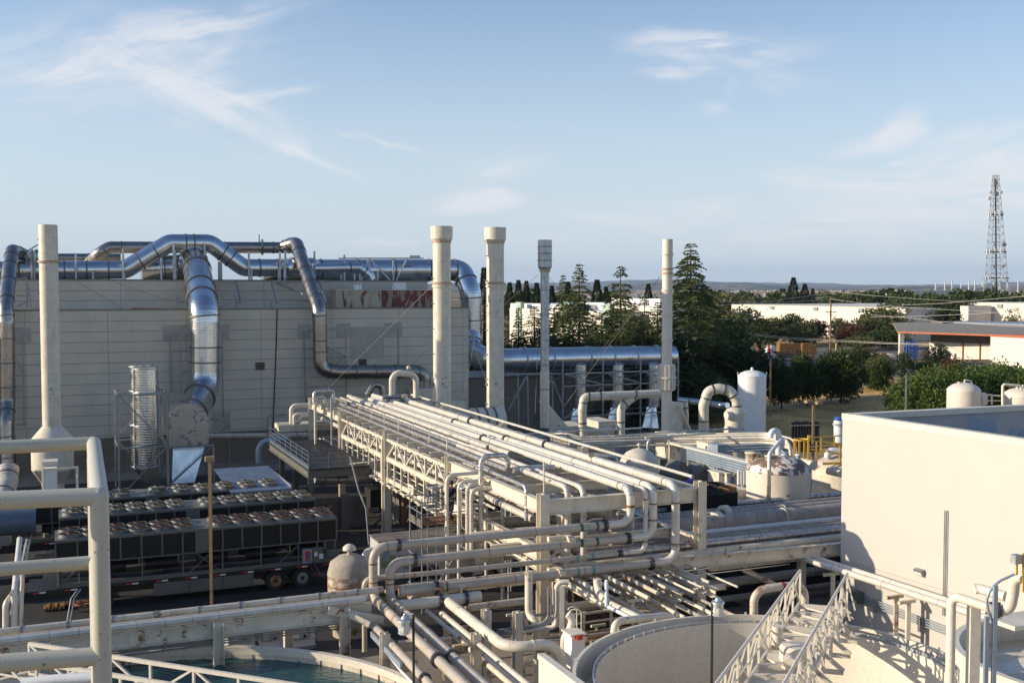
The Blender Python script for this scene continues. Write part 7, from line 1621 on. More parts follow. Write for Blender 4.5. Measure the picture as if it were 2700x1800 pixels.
mb.build('legs', 'strut', tp)
sc2 = thing('condenser', 'black low condenser unit with big fans behind the near right column', 'chiller', py_(1890, 1325, 57)); q = py_(1862, 1298, 57); ca0 = gA(py_(1770, 1300, 56)); ca1 = gA(py_(1945, 1300, 57)); cb0 = gB(py_(1945, 1304, 57)); czt = py_(1945, 1300, 57).z
MB().boxab(ca0, ca1, cb0, cb0 + 2.3, czt - 1.2, czt).build('case', 'coil', sc2); mb = MB(); mb.boxab(ca0 - .03, ca1 + .03, cb0 - .04, cb0 + 2.34, czt, czt + .05); mb.build('deck', 'dark', sc2)
MB().boxab(ca0, ca1, cb0 + .1, cb0 + 2.2, 0, czt - 1.2).build('stand', 'dark', sc2)
for k in range(4):
    for j in range(2): MB().lathe([(.50, 0), (.46, .24), (.43, .24), (.43, .03), (0, .03)], ab(ca0 + .55 + k * 1.0, cb0 + .6 + j * 1.1, czt + .05), 20, smooth='split').build('fan', 'black' if (k + j) % 3 else 'rustpipe', sc2)
mg = thing('gas_tube_bank', 'dark grey bank of upright ribbed tubes behind the yellow railing', 'tube bank', py_(2120, 1170, 100)); mb = MB()
for k in range(10): q = py_(2088 + k * 7.6, 1112, 100); mb.tube([at(q, 0), at(q, q.z + (.1 if k % 3 else 0))], .15, 10)
mb.build('tubes', 'dark', mg); mb = MB(); mb.bar(py_(2084, 1122, 99.8), py_(2160, 1120, 99.8), .1); mb.build('strap', 'strut', mg)
# ================================================================ CLARIFIER TANK WITH WALKWAY
TC = Vector((7.3, 29.0, 0)); TR = 5.65; TZ = 4.5
ck = thing('clarifier_tank', 'large round open cream tank with trough rim under the walkway', 'tank', TC)
MB().lathe([(TR, 0), (TR, TZ), (TR - .10, TZ + .003), (TR - .10, TZ - .9), (TR - .62, TZ - .9)], TC, 96, smooth='split').build('outer_wall', 'cream_clean', ck)
MB().lathe([(TR - .62, TZ - .9), (TR - .62, TZ - .10), (TR - .66, TZ - .10), (TR - .66, TZ - .75), (TR - .68, TZ - 4.0), (TR * .25, TZ - 4.45), (0, TZ - 4.45)], TC, 96, smooth='split').build('inner_wall', 'cream_clean', ck)
mb = MB(); n = 72
for i in range(n):
    a0 = 2 * math.pi * (i + .06) / n; a1 = 2 * math.pi * (i + .94) / n
    p, q = (TC + Vector((math.cos(x) * (TR - .60), math.sin(x) * (TR - .60), 0)) for x in (a0, a1)); p2, q2 = (TC + Vector((math.cos(x) * (TR - .56), math.sin(x) * (TR - .56), 0)) for x in (a0, a1))
    mb.add([at(p, TZ - .32), at(q, TZ - .32), at(q, TZ - .02), at(p, TZ - .02), at(p2, TZ - .32), at(q2, TZ - .32), at(q2, TZ - .02), at(p2, TZ - .02)], [(0, 1, 2, 3), (5, 4, 7, 6), (3, 2, 6, 7), (0, 3, 7, 4), (1, 5, 6, 2)])
mb.build('weir_plates', 'galv_dull', ck)
q = pz(1590, 1788, 3.4); MB().annulus(q, (TC - q).normalized() * 1 + UP * 0, .20, .25, .5, 18).build('outlet_stub', 'chillergrey', ck)
mb = MB()
for k in range(10): an = .4 + k * .28; mb.bar(TC + Vector((math.cos(an) * TR, math.sin(an) * TR, TZ)), TC + Vector((math.cos(an) * TR, math.sin(an) * TR, TZ + .07)), .05)
mb.build('lugs', 'cream', ck)
# walkway
Lt0, Lt1 = py_(2110, 1503, 34.8), None
zt, zl = 6.0, 4.92
lA, lB_ = at(pz(2110, 1503, zt), zt), at(pz(1885, 1806, zt), zt); lB2 = lA + (lB_ - lA) * 1.25
rA, rB_ = at(pz(2234, 1512, zt), zt), at(pz(2066, 1802, zt), zt); rB2 = rA + (rB_ - rA) * 1.25
wk = thing('walkway', 'cream truss sided walkway crossing the round open tank', 'walkway', lerp(lerp(lA, lB2, .5), lerp(rA, rB2, .5), .5) - UP * 1.1)
def railside(p, q, inner, name):
    mb = MB(); d = q - p; n = 11; dn = UP * (zl - zt); out = (-inner)
    mb.tube([p, q], .045, 8); mb.bar(p + dn, q + dn, .07, .16); mb.bar(p + dn * .55 + d * .04, q + dn * .55, .04, .05)
    for k in range(n + 1):
        s = p + d * (k / n); mb.bar(s, s + dn, .06, up=d.normalized()); mb.bar(s + d * (.018), s + dn + d * .018 + out * .28, .05)
        if k < n: s2 = p + d * ((k + 1) / n); mb.bar(s + dn * .06, s2 + dn * .95, .04) if k % 2 else mb.bar(s + dn * .95, s2 + dn * .06, .04)
    return mb.build(name, 'cream_clean', wk)
inn = (rA - lA).normalized()
railside(lA, lB2, inn, 'left_railing'); railside(rA, rB2, -inn, 'right_railing')
mb = MB(); dn = UP * (zl - zt)
for k in range(9):
    s, e = lA + (lB2 - lA) * (k / 16 + .02), rA + (rB2 - rA) * (k / 16 + .02); mb.bar(s + dn, e + dn, .14, .14)
    if k < 5: mb.bar(s + dn, rA + (rB2 - rA) * ((k + 1) / 16 + .02) + dn, .06)
mb.build('cross_members', 'cream_clean', wk)
mb = MB(); f0 = .50; pts = [lA + (lB2 - lA) * f0, rA + (rB2 - rA) * f0, rB2, lB2]; pts = [p + dn - UP * .03 for p in pts]
mb.add(pts + [p - UP * .08 for p in pts], [(0, 3, 2, 1), (4, 5, 6, 7), (0, 1, 5, 4), (1, 2, 6, 5), (2, 3, 7, 6), (3, 0, 4, 7)]); mb.build('deck', 'cream', wk)
for k in range(5):
    mb = MB(); s = rA + (rB2 - rA) * (.14 + k * .11) + dn; o2 = inn; mb.bar(s, s + o2 * .55 - UP * .45, .09, .12); mb.bar(s - UP * .5, s + o2 * .55 - UP * .5, .09, .12); mb.bar(s - UP * .02, s - UP * .5, .08); mb.build('outrigger', 'cream', wk)
ct_ = lerp(lA + (lB2 - lA) * .42, rA + (rB2 - rA) * .42, .5) + dn
gm = thing('gear_drive', 'cream gear motor sitting on the walkway over the tank', 'motor', ct_)
MB().lathe([(.42, .05), (.42, .38), (.36, .46), (.15, .50), (0, .50)], ct_ + inn * .12, 24, smooth='split').build('gearbox', 'cream_clean', gm); MB().tube([ct_ + inn * -.05 - UP * -.25 - Vector((.1, .55, 0)), ct_ - Vector((.25, .95, 0)) + UP * .25], .16, 16).build('motor', 'cream', gm)
MB().tube([ct_ + Vector((-.1, 1.1, .1)), ct_ + Vector((-.1, 1.1, .62))], .14, 16).build('upright_motor', 'cream', gm); MB().box(ct_ + UP * .03, (1.1, 1.0, .06)).build('base_plate', 'cream', gm)
# ================================================================ POOL TANK LEFT
PC = Vector((-9.9, 29.1, 0)); PR = 8.5; PZ_ = 2.5
pk = thing('water_tank', 'wide round cream pool tank holding dark green water', 'tank', PC)
MB().lathe([(PR, 0), (PR, PZ_), (PR - .22, PZ_ + .003), (PR - .22, .2), (0, .2)], PC, 128, smooth='split').build('wall', 'cream_clean', pk)
MB().lathe([(PR - .23, PZ_ - .38), (0, PZ_ - .38)], PC, 96, smooth=False).build('water', 'water', pk)
mb = MB(); n = 60
for i in range(n):
    a0 = 2 * math.pi * (i + .08) / n; a1 = 2 * math.pi * (i + .92) / n; R1, R2 = PR - .24, PR - .27
    vs = [Vector((math.cos(x) * R_2, math.sin(x) * R_2, z)) + PC for R_2 in (R1, R2) for x, z in ((a0, PZ_ - .55), (a1, PZ_ - .55), (a1, PZ_ - .22), (a0, PZ_ - .22))]
    mb.add(vs, [(3, 2, 1, 0), (4, 5, 6, 7), (2, 3, 7, 6), (0, 4, 7, 3), (1, 2, 6, 5)])
mb.build('weir_plates', 'cream_rusty', pk)
pbg = thing('pool_bridge', 'cream truss footbridge spanning the pool tank at bottom left', 'walkway', (-10, 31, 2.8))
zt2, zl2 = 3.95, 2.98
def tside(p, q, name, n=9):
    mb = MB(); d = q - p; dn = UP * (zl2 - zt2); mb.bar(p, q, .11); mb.bar(p + dn, q + dn, .10, .14); mb.bar(p + dn * .55, q + dn * .55, .05)
    for k in range(n + 1):
        s = p + d * (k / n); mb.bar(s, s + dn, .07, up=d.normalized())
        if k < n: s2 = p + d * ((k + 1) / n); mb.bar(s, s2 + dn, .07) if k % 2 == 0 else mb.bar(s + dn, s2, .07)
    mb.build(name, 'cream_clean', pbg)
u0, u1 = pz(77, 1696, zt2), pz(705, 1793, zt2); u1 = u0 + (u1 - u0) * 1.6; off = Vector((-.38, -.92, 0)) * 1.25
tside(u0, u1, 'far_truss'); tside(u0 + off, u1 + off, 'near_truss')
mb = MB(); dn = UP * (zl2 - zt2); mb.add([u0 + dn, u1 + dn, u1 + off + dn, u0 + off + dn, u0 + dn - UP * .06, u1 + dn - UP * .06, u1 + off + dn - UP * .06, u0 + off + dn - UP * .06], [(3, 2, 1, 0), (4, 5, 6, 7), (0, 1, 5, 4), (2, 3, 7, 6)]); mb.build('deck', 'strut', pbg)
pipe('grey and white pipe stub behind the lower guard rail', [py_(60, 1800, 20), py_(150, 1790, 20), py_(245, 1785, 20)], .1, 'pvc', .1)
# ================================================================ CORNER TANK AND PIPES AT BOTTOM RIGHT
KC = Vector((12.15, 21.9, 0)); KR = 2.75; KZ = 7.5
kt = thing('corner_tank', 'round cream open tank cut by the bottom right corner', 'tank', KC)
MB().lathe([(KR, 0), (KR, KZ - .35), (KR + .12, KZ - .33), (KR + .12, KZ), (KR - .02, KZ + .003), (KR - .02, KZ - .55), (KR * .5, KZ - .38), (0, KZ - .25)], KC, 72, smooth='split').build('shell', 'cream_clean', kt)
mb = MB(); mb.bar(KC + Vector((-KR + .1, -.2, KZ - .40)), KC + Vector((.5, .3, KZ - .22)), .05); mb.bar(KC + Vector((-KR + .4, 1.2, KZ - .40)), KC + Vector((.5, .9, KZ - .22)), .05); mb.box(KC + Vector((-.5, KR - .5, KZ + .06)), (1.6, .8, .1)); mb.build('cover_seams', 'cream', kt)
vriser('cream upright pipe with elbow at the bottom right', [at(py_(2509, 1600, 20), 3), py_(2509, 1568, 20), py_(2604, 1600, 19.5)], .085, 'cream_clean', .16, n=18)
single(MB().bar(at(py_(2568, 1592, 20), 3), py_(2568, 1592, 20), .19), 'post', 'cream_clean', 'square cream post right of upright pipe at bottom right', 'post')
pipe('cream flanged elbow pipe rising at the right picture edge', [py_(2600, 1598, 19.5), py_(2660, 1618, 19.4), py_(2672, 1560, 19.3), py_(2676, 1520, 19.2), py_(2720, 1520, 19)], .10, 'cream_clean', .2, fl=[(py_(2622, 1607, 19.45), A)], n=18, bseg=8)
pipe('shorter cream pipe with elbow behind the flanged one', [py_(2568, 1552, 21.5), py_(2580, 1550, 21.5), py_(2652, 1572, 21)], .10, 'cream_clean', .2, n=18)
single(MB().tube([py_(2675, 1513, 19), py_(2625, 1535, 19), py_(2600, 1575, 19), py_(2606, 1612, 19), py_(2615, 1640, 19)], .025, 8, .6), 'hose', 'bluegrey', 'curved grey hose hooked over the right cream pipes', 'hose')
for k, px in enumerate((2625, 2602)): q = py_(px, 1542 if k == 0 else 1625, 18.8); single(MB().bar(at(q, 6.5), q, .07), 'post', 'bluegrey', ['slim grey post behind the curved hose', 'slim grey post before the corner tank'][k], 'post')
jx = thing('junction_box', 'grey junction box on yellow posts at the right edge', 'box', py_(2680, 1500, 19)); q = py_(2679, 1473, 19); MB().box(q, (.16, .12, .16)).build('box', 'galv_dull', jx); mb = MB(); mb.bar(py_(2681, 1515, 19), py_(2681, 1462, 19), .03); mb.bar(py_(2698, 1560, 19), py_(2698, 1458, 19), .03); mb.build('posts', 'yellow', jx)
# pipes along the right building wall
for k, (y0, y1, r, lb) in enumerate(((1482, 1648, .14, 'front white clad pipe along the foot of cream building'), (1481, 1630, .12, 'rear white clad pipe along the foot of cream building'))):
    off_ = 1.3 - k * .4; p = onwall(2160 + k * 20, y0 + 2 - k * 2, off_); q = onwall(2690, y1 + 12, off_); zz = (p.z + q.z) / 2
    pipe(lb, [at(p, zz) + wd * -2.0, at(q, zz) + wd * 3], r, 'whitepipe', group='white clad pipes along the cream building', n=16)
for k, (px, yt, m_) in enumerate(((2196, 1512, 'cream_rusty'), (2363, 1572, 'cream_rusty'), (2395, 1585, 'cream'))):
    q = onwall(px, yt, 1.1 if k < 2 else .8); single(MB().bar(at(q, 0), q, .17).bar(q - A * .5, q + A * .35, .12, .12), 'pipe_stand', m_, ['rusty pipe stand before the cream building corner', 'rust stained T pipe stand at the cream wall', 'slim pipe stand in the wall shade'][k], 'pipe stand')
for k in range(4):
    p, q = onwall(2235, 1555 + k * 6, .15), onwall(2560, 1676 + k * 7, .15); pipe(['top', 'second', 'third', 'lowest'][k] + ' grey conduit of four low on the cream wall', [p, q], .028, 'bluegrey', n=6, name='conduit', cat='conduit', group='grey conduits on the cream wall')
jb2 = onwall(2258, 1572, .3); single(MB().box(jb2, (.55, .3, .5), wd, wn), 'junction_box', mat('dark_green_box', (.09, .12, .11), .5), 'dark green junction box on the cream wall', 'box')
for k, (x, y) in enumerate(((2308, 1595), (2425, 1645))): single(MB().box(onwall(x, y, .2), (.12, .1, .6), wd, wn), 'conduit_bracket', 'strut', ['first slotted conduit bracket on the cream wall', 'second slotted conduit bracket on cream wall'][k], 'bracket')
# ================================================================ LAMPS
def jelly(label, px, py, ppx, ptop, Y, side):
    c = py_(px, py, Y); p = py_(ppx, ptop, Y); t = thing('caged_lamp', label, 'lamp', at(p, 0), 'caged lamps on dark poles')
    MB().tube([at(p, 0), p], .028, 10).build('pole', 'dark', t)
    MB().tube([p + UP * .02, p + UP * .04 + (c - p) * .5, at(c, p.z + .05), at(c, c.z + .08)], .022, 8, .05).build('arm', 'galv_dull', t)
    MB().lathe([(0, .10), (.05, .10), (.07, .05), (.13, .03), (.135, -.01), (.11, -.02), (.11, -.09)], c, 24, smooth='split').build('cap', 'galv_dull', t)
    MB().lathe([(.105, -.09), (.105, -.22), (.08, -.26), (0, -.265)], c, 20).build('globe', 'lampglass', t)
    mb = MB()
    for k in range(8): an = k * math.pi / 4; d = Vector((math.cos(an), math.sin(an), 0)); mb.tube([c + d * .118 - UP * .09, c + d * .118 - UP * .24, c + d * .07 - UP * .285], .006, 4)
    for z in (-.16, -.245): mb.annulus(c + UP * z, UP, .113, .124, .010, 18)
    mb.build('cage', 'white', t); return t
jelly('caged lamp on dark pole in front of the beige pipes', 1066, 1636, 1090, 1620, 21.6, -1)
jelly('caged lamp on dark pole in front of the round open tank', 1893, 1588, 1878, 1590, 22.0, 1)
q = py_(553, 1215, 49); t = thing('light_pole', 'brown T headed light pole before the chillers', 'light pole', at(q, 0)); MB().bar(at(q, 0), q, .13).build('pole', 'brownpole', t); MB().box(q + UP * .1, (.42, .30, .22)).build('head', 'brownpole', t)
q = py_(2145, 1062, 75); t = thing('light_pole', 'brown pole with two box lamp heads behind the peeling tank', 'light pole', at(q, 0)); MB().bar(at(q, 0), q, .15).build('pole', 'brownpole', t)
for s in (-1, 1): MB().box(q + Vector((s * .34, s * -.1, .05 - .03 * s)), (.46, .36, .20)).build('lamp_head', 'brownpole', t)
q = py_(2032, 946, 120); t = thing('light_pole', 'slim rusty light pole beside the tall white tank', 'light pole', at(q, 0)); MB().bar(at(q, 0), q, .16).build('pole', 'brownpole', t); MB().box(q + Vector((-.35, 0, 0)), (.75, .3, .14)).build('lamp_head', 'dark', t)
q = py_(2390, 980, 105); t = thing('light_pole', 'grey pole with twin black heads before the bright shrubs', 'light pole', at(q, 0)); MB().bar(at(q, 0), q, .14).build('pole', 'strut', t)
for s in (-1, 1): MB().box(q + Vector((s * .42, 0, .05)), (.72, .4, .22)).build('lamp_head', 'dark', t)
# ================================================================ FOREGROUND GUARD RAIL
rN = .0255; N = py_(262, 1308, 3.0); zN = N.z; Fk = pz(247, 1168, zN); 
LN = pz(-80, 1322, zN); LF = pz(-80, 1182, zN)
gr = thing('guard_rail', 'chipped cream tube guard rail corner close to the camera', 'guard rail', at(N, 13.2))
MB().tube([LF, Fk], rN, 20).build('far_top_rail', 'railpaint', gr); MB().tube([LN, N], rN, 20).build('near_top_rail', 'railpaint', gr)
MB().tube([Fk, N], rN, 20).build('return_rail', 'railpaint', gr); MB().tube([at(N, 13.2), N + UP * .0], rN * .98, 20).build('near_post', 'railpaint', gr); MB().tube([at(Fk, 13.2), Fk], rN * .98, 20).build('far_post', 'railpaint', gr)
zm = pz(262, 1728, 13.95).z; Nm = Vector((N.x, N.y, zm)); zm = py_(262, 1728, N.y).z
Nm, Fm = at(N, zm), at(Fk, zm)
MB().tube([LN + UP * (zm - zN), Nm], rN, 20).build('near_mid_rail', 'railpaint', gr); MB().tube([LF + UP * (zm - zN), Fm], rN, 20).build('far_mid_rail', 'railpaint', gr); MB().tube([Fm, Nm], rN, 20).build('return_mid_rail', 'railpaint', gr)
for p in (N, Fk, Nm): MB().lathe([(0, rN * 1.06), (rN * .75, rN * .75), (rN * 1.06, 0), (rN * .75, -rN * .75), (0, -rN * 1.06)], p, 16).build('welded_joint', 'railpaint', gr)
# ================================================================ TREES
def leafquad(mb, p, d, w, l, rnd, m=0):
    d = d.normalized(); s = d.cross(Vector((rnd.uniform(-1, 1), rnd.uniform(-1, 1), rnd.uniform(-.3, 1)))); 
    if s.length < 1e-3: s = Vector((1, 0, 0))
    s = s.normalized() * (w * .5)
    mb.add([p - s * .5, p + d * l * .5 - s, p + d * l, p + d * l * .5 + s], [(0, 1, 2, 3)], m=m)
def cedar_mesh(seed, h, rad, dens=1.0, droop=.35, gaps=.15, low=.06, tip=.5, power=.75):
    rnd = random.Random(seed); tr = MB(); cr = MB()
    tr.tube([Vector((0, 0, -.5)), Vector((0, 0, h * .3)), Vector((.1, 0, h * .65)), Vector((.15, .1, h * .98))], [h * .016, h * .012, h * .007, .03], 8)
    z = h * low; step = .45
    while z < h * .985:
        f = z / h; R = rad * max(.05, (1 - f)) ** power; nb = rnd.choice((3, 4, 4, 5)) if f < .93 else 3
        if rnd.random() < gaps: z += step * .7; continue
        a0 = rnd.uniform(0, 6.28)
        for k in range(nb):
            an = a0 + k * 6.283 / nb + rnd.uniform(-.3, .3); L = R * rnd.uniform(.55, 1.12) + .10
            up = .22 if f < .8 else .5; d = Vector((math.cos(an), math.sin(an), up * rnd.uniform(.3, 1.2)))
            p = Vector((.12 * f, .05 * f, z)); n = max(3, int(L / (.34 / dens))); pts = []
            for i in range(n + 1):
                t = i / n; q = p + Vector((d.x, d.y, 0)) * (L * t) + UP * (d.z * L * t - droop * L * t * t * 1.3); pts.append(q)
            if L > .7: tr.tube([pts[0], pts[n // 2], pts[-1]], [.045 * (1 - f) + .012, .03 * (1 - f) + .01, .006], 4, caps=False)
            side = Vector((-d.y, d.x, 0)).normalized()
            for i in range(1, n + 1):
                t = i / n; q = pts[i]; wv = (.25 + .75 * math.sin(min(1, t * 1.15) * math.pi * .85)) * min(1.1, .28 * L + .15)
                for s in (-1, 1):
                    for j in range(3 if wv > .4 else 2):
                        dd = side * s * rnd.uniform(.6, 1) + Vector((d.x, d.y, 0)) * rnd.uniform(.2, .7) - UP * rnd.uniform(.05, .45)
                        leafquad(cr, q + side * s * wv * j * .45 - UP * j * .05, dd, .15 + .06 * rnd.random(), wv * rnd.uniform(.5, .95) + .10, rnd)
                if rnd.random() < .55: leafquad(cr, q, Vector((d.x, d.y, 0)) * .5 - UP * rnd.uniform(.5, 1), .14, .3, rnd)
        z += step * rnd.uniform(.75, 1.2) * (1.25 if f < .5 else .8)
    return tr, cr
def fir_mesh(seed, h, rad):
    rnd = random.Random(seed); tr = MB(); cr = MB(); tr.tube([Vector((0, 0, -.5)), Vector((0, 0, h * .95))], [h * .018, .04], 7)
    N = 6500
    for i in range(N):
        f = 1 - (1 - rnd.random() ** .7) ; f = rnd.random() ** 1.25; z = h * (.08 + .92 * f); R = rad * (1 - f) ** 1.15 * (.8 + .2 * math.sin(z * 9 / rad + math.sin(z))) + .05
        an = rnd.uniform(0, 6.283); rr = R * rnd.uniform(.45, 1.05) ** .6; d = Vector((math.cos(an), math.sin(an), 0)); p = d * rr + UP * z
        leafquad(cr, p, d * 1 - UP * rnd.uniform(.1, .7), .10 * rad * .5, .22 * rad * .5, rnd)
    return tr, cr
def broad_mesh(seed, h, w, N=3600, trunk=.22, ls=.30, clumps=34, flat=1.0):
    rnd = random.Random(seed); tr = MB(); cr = MB(); hc = h * (1 - trunk)
    tr.tube([Vector((0, 0, -.3)), Vector((.05 * h * .2, 0, h * trunk)), Vector((.1, .05, h * .7))], [h * .03, h * .022, h * .008], 8)
    cs = []
    for k in range(clumps):
        while True:
            v = Vector((rnd.uniform(-1, 1), rnd.uniform(-1, 1), rnd.uniform(-1, 1)))
            if .25 < v.length < .92: break
        sh = 1 - .35 * max(0, v.z) ** 2
        c = Vector((v.x * w / 2 * sh, v.y * w / 2 * sh, h * trunk + hc * (.5 + v.z * .46 * flat))); cs.append((c, rnd.uniform(.16, .30) * min(w, hc)))
        if k < 8: tr.tube([Vector((.03, 0, h * trunk * .95)), lerp(Vector((0, 0, h * .45)), c, .5), c], [h * .012, h * .008, .01], 5, caps=False)
    for i in range(N):
        c, r = rnd.choice(cs); v = Vector((rnd.gauss(0, 1), rnd.gauss(0, 1), rnd.gauss(0, 1))).normalized(); v.z *= .8
        p = c + v * r * rnd.uniform(.55, 1.08); leafquad(cr, p, v + UP * rnd.uniform(-.5, .5) + Vector((rnd.uniform(-.6, .6), rnd.uniform(-.6, .6), 0)), ls * rnd.uniform(.6, 1.1), ls * rnd.uniform(.9, 1.5), rnd)
    return tr, cr
PROTO = {}
def place_tree(kind, maker, leaf, label, loc, s=1.0, rot=0.0, group=None, name='tree'):
    if kind not in PROTO:
        tr, cr = maker(); me = []
        for mb, nm, mm in ((tr, 'trunk', 'bark'), (cr, 'crown', leaf)):
            o = mb.build(nm, mm, origin=(0, 0, 0)); me.append(o.data); bpy.data.objects.remove(o)
        PROTO[kind] = me
    t = thing(name, label, 'tree', loc, group); t.rotation_euler = (0, 0, rot); t.scale = s if isinstance(s, (tuple, list)) else (s, s, s)
    for me, nm in zip(PROTO[kind], ('trunk', 'crown')):
        o = bpy.data.objects.new(nm, me); COL.objects.link(o); o.parent = t; ORI[o.name] = Vector((0, 0, 0))
        if kind + nm in LEAFO: o.data = LEAFO[kind + nm]
    return t
LEAFO = {}
def ht(ytop, Y): return EYE.z - (ytop - 765) / F * Y
CED = lambda sd, r, **k: (lambda: cedar_mesh(sd, 20, r, **k))
def gp(px, Y): return Vector(((px - 1350) / F * Y, Y, 0))
# big cedars
place_tree('cedar_big', CED(11, 9.6, dens=1.3, droop=.38, gaps=.12, power=.92), 'leaf_cedar', 'tallest broad cedar right of the slim cream stack', gp(1818, 126), ht(634, 126) / 20, .3, name='cedar_tree')
place_tree('cedar_a', CED(12, 6.4, droop=.35, gaps=.10, power=.95, dens=1.2), 'leaf_cedar', 'cedar with a bare pointed top left of the centre gap', gp(1527, 128), ht(686, 128) / 20, 1.1, name='cedar_tree')
place_tree('cedar_b', CED(13, 7.4, droop=.5, gaps=.08, power=.85, dens=1.2), 'leaf_cedar', 'drooping cedar before the right green pilaster', gp(1638, 127), ht(692, 127) / 20, 2.0, name='cedar_tree')
place_tree('cedar_a', None, 'leaf_cedar', 'thin brownish cedar left of the bare topped one', gp(1486, 131), (ht(716, 131) / 20 * .8, ht(716, 131) / 20 * .8, ht(716, 131) / 20), 2.6, name='cedar_tree')
place_tree('cedar_c', CED(14, 4.8, droop=.3, gaps=.05, power=.95, dens=1.3), 'leaf_cedar', 'small pointed cedar before the left green pilaster', gp(1366, 122), ht(800, 122) / 20, .5, name='cedar_tree')
place_tree('cedar_c', None, 'leaf_cedar', 'broad low cedar just left of the zinc stack', gp(1412, 121), (ht(795, 121) / 20 * 1.5, ht(795, 121) / 20 * 1.5, ht(795, 121) / 20), 2.2, name='cedar_tree')
place_tree('cedar_b', None, 'leaf_cedar', 'low spreading cedar behind the middle of header duct', gp(1585, 119), (ht(815, 119) / 20 * 1.3, ht(815, 119) / 20 * 1.3, ht(815, 119) / 20), .9, name='cedar_tree')
place_tree('cedar_b', None, 'leaf_cedar', 'dark cedar between the drooping one and slim stack', gp(1700, 124), (ht(775, 124) / 20 * 1.15,) * 2 + (ht(775, 124) / 20,), 3.9, name='cedar_tree')
place_tree('cedar_big', None, 'leaf_dark', 'wide dark cedar behind right end of the header duct', gp(1880, 138), (ht(800, 138) / 20 * 1.1,) * 2 + (ht(800, 138) / 20,), 1.7, name='cedar_tree')
place_tree('cedar_a', None, 'leaf_dark', 'bushy cedar low between the two centre cedars', gp(1455, 118), (.75, .75, ht(880, 118) / 20), 4.0, name='cedar_tree')
for px, Y, yt, kd, w_, lb in ((1560, 122, 818, 'cedar_c', 1.5, 'short cedar left of the drooping one'), (1672, 121, 790, 'cedar_b', 1.1, 'ragged cedar right of the drooping one'), (1735, 120, 785, 'cedar_c', 1.5, 'cedar just left of the slim cream stack'), (1440, 126, 770, 'cedar_a', .9, 'slim cedar right beside the zinc stack')): s_ = ht(yt, Y) / 20; place_tree(kd, None, 'leaf_cedar', lb, gp(px, Y), (s_ * w_, s_ * w_, s_), px * .1, name='cedar_tree')
# understory behind the duct
for k, (px, Y, yt, w) in enumerate(((1345, 128, 905, 9), (1400, 126, 915, 9), (1480, 127, 900, 10), (1560, 124, 905, 10), (1650, 126, 890, 10), (1740, 122, 880, 10), (1825, 131, 900, 11), (1905, 132, 890, 12), (1955, 134, 915, 8))):
    h = ht(yt, Y); place_tree('shade_bush', lambda: broad_mesh(31, 8, 8, 3600, .12, .42, 40), 'leaf_dark', ['dark shrub behind the right stack of pair', 'dark shrub left of the zinc stack foot', 'dark shrub right of zinc stack behind the duct', 'dark shrub behind the left drop leg', 'dark shrub behind middle drop leg', 'dark shrub left of slim cream stack behind duct', 'dark shrub right of the slim stack sleeve', 'wide dark shrub behind the swan neck duct', 'dark shrub left of the tall white tank'][k], gp(px, Y), (w / 8, w / 8, h / 8), k * 1.3, 'dark shrubs behind the header duct', 'shrub')
# firs further away
FIR = [(1277, 150, 705, 'slim dark fir between pair of stacks', 2.0), (1344, 260, 744, 'fir tip right of the stack pair farthest left', 2.4), (1367, 265, 738, 'pointed fir behind the white office roof', 2.6), (1388, 262, 740, 'fir with dense tip left of the zinc stack', 2.4), (1415, 240, 745, 'fir half hidden by the zinc stack', 2.4), (1498, 230, 742, 'fir behind the thin brownish cedar', 2.4), (1574, 255, 737, 'free standing fir between the two centre cedars', 3.0), (1598, 250, 755, 'smaller fir right of the free standing one', 2.2), (1709, 300, 748, 'dark fir left of the slim cream stack', 2.8), (1455, 245, 752, 'fir tip left of brownish cedar', 2.2), (1783, 320, 752, 'fir close right of the slim cream stack', 2.6), (2091, 420, 731, 'lone tall dark fir above the long white warehouse', 4.2), (2121, 440, 748, 'lighter fir right of the lone tall fir', 4.0), (2142, 430, 760, 'short fir right of the lone tall fir', 2.6)]
for k, (px, Y, yt, lb, r) in enumerate(FIR):
    h = ht(yt, Y); place_tree('fir', lambda: fir_mesh(5, 20, 3.2), 'leaf_dark', lb, gp(px, Y), (r / 3.2 * 1.9, r / 3.2 * 1.9, h / 20), k * .9, 'firs standing above the rooftops', 'fir_tree')
# round dark trees on the mound
RT = [(2063, 132, 972, 88, 'round dark tree nearest the slim rusty light pole'), (2132, 136, 952, 100, 'round dark tree behind the two headed lamp'), (2222, 137, 938, 128, 'largest round dark tree left of the cream roof corner'), (2318, 150, 962, 80, 'smaller round dark tree left of the twin head pole')]
for k, (px, Y, yt, w, lb) in enumerate(RT):
    h = ht(yt - 14, Y); W_ = w * .95 / F * Y; place_tree('oak', lambda: broad_mesh(21, 7, 7, 9000, .13, .33, 52), 'leaf_green', lb, gp(px, Y) + UP * .6, (W_ / 7, W_ / 7, (h - .6) / 7), k * 1.1, 'round dark trees on the grass mound')
# bright shrubs beyond the cream building
for k, (px, Y, yt, w) in enumerate(((2445, 112, 985, 120), (2520, 114, 970, 130), (2600, 116, 972, 130), (2680, 114, 978, 130), (2410, 118, 990, 100), (2570, 122, 962, 120), (2660, 126, 958, 120), (2480, 124, 972, 120))):
    h = ht(yt, Y); W_ = w / F * Y; place_tree('shrub', lambda: broad_mesh(23, 6, 6, 6500, .05, .26, 60), 'leaf_bush', ['bright shrub right of the twin head pole', 'bright shrub behind the domed white tank', 'bright shrub between the domed tanks', 'bright shrub at the right picture edge', 'bright shrub at the foot of twin head pole', 'rear bright shrub before the shed wall', 'rear bright shrub before the orange capped block', 'rear bright shrub behind the twin head pole'][k], gp(px, Y), (W_ / 6 * 1.25, W_ / 6 * 1.25, h / 6), k * .8, 'bright shrubs beyond the cream roof', 'shrub')
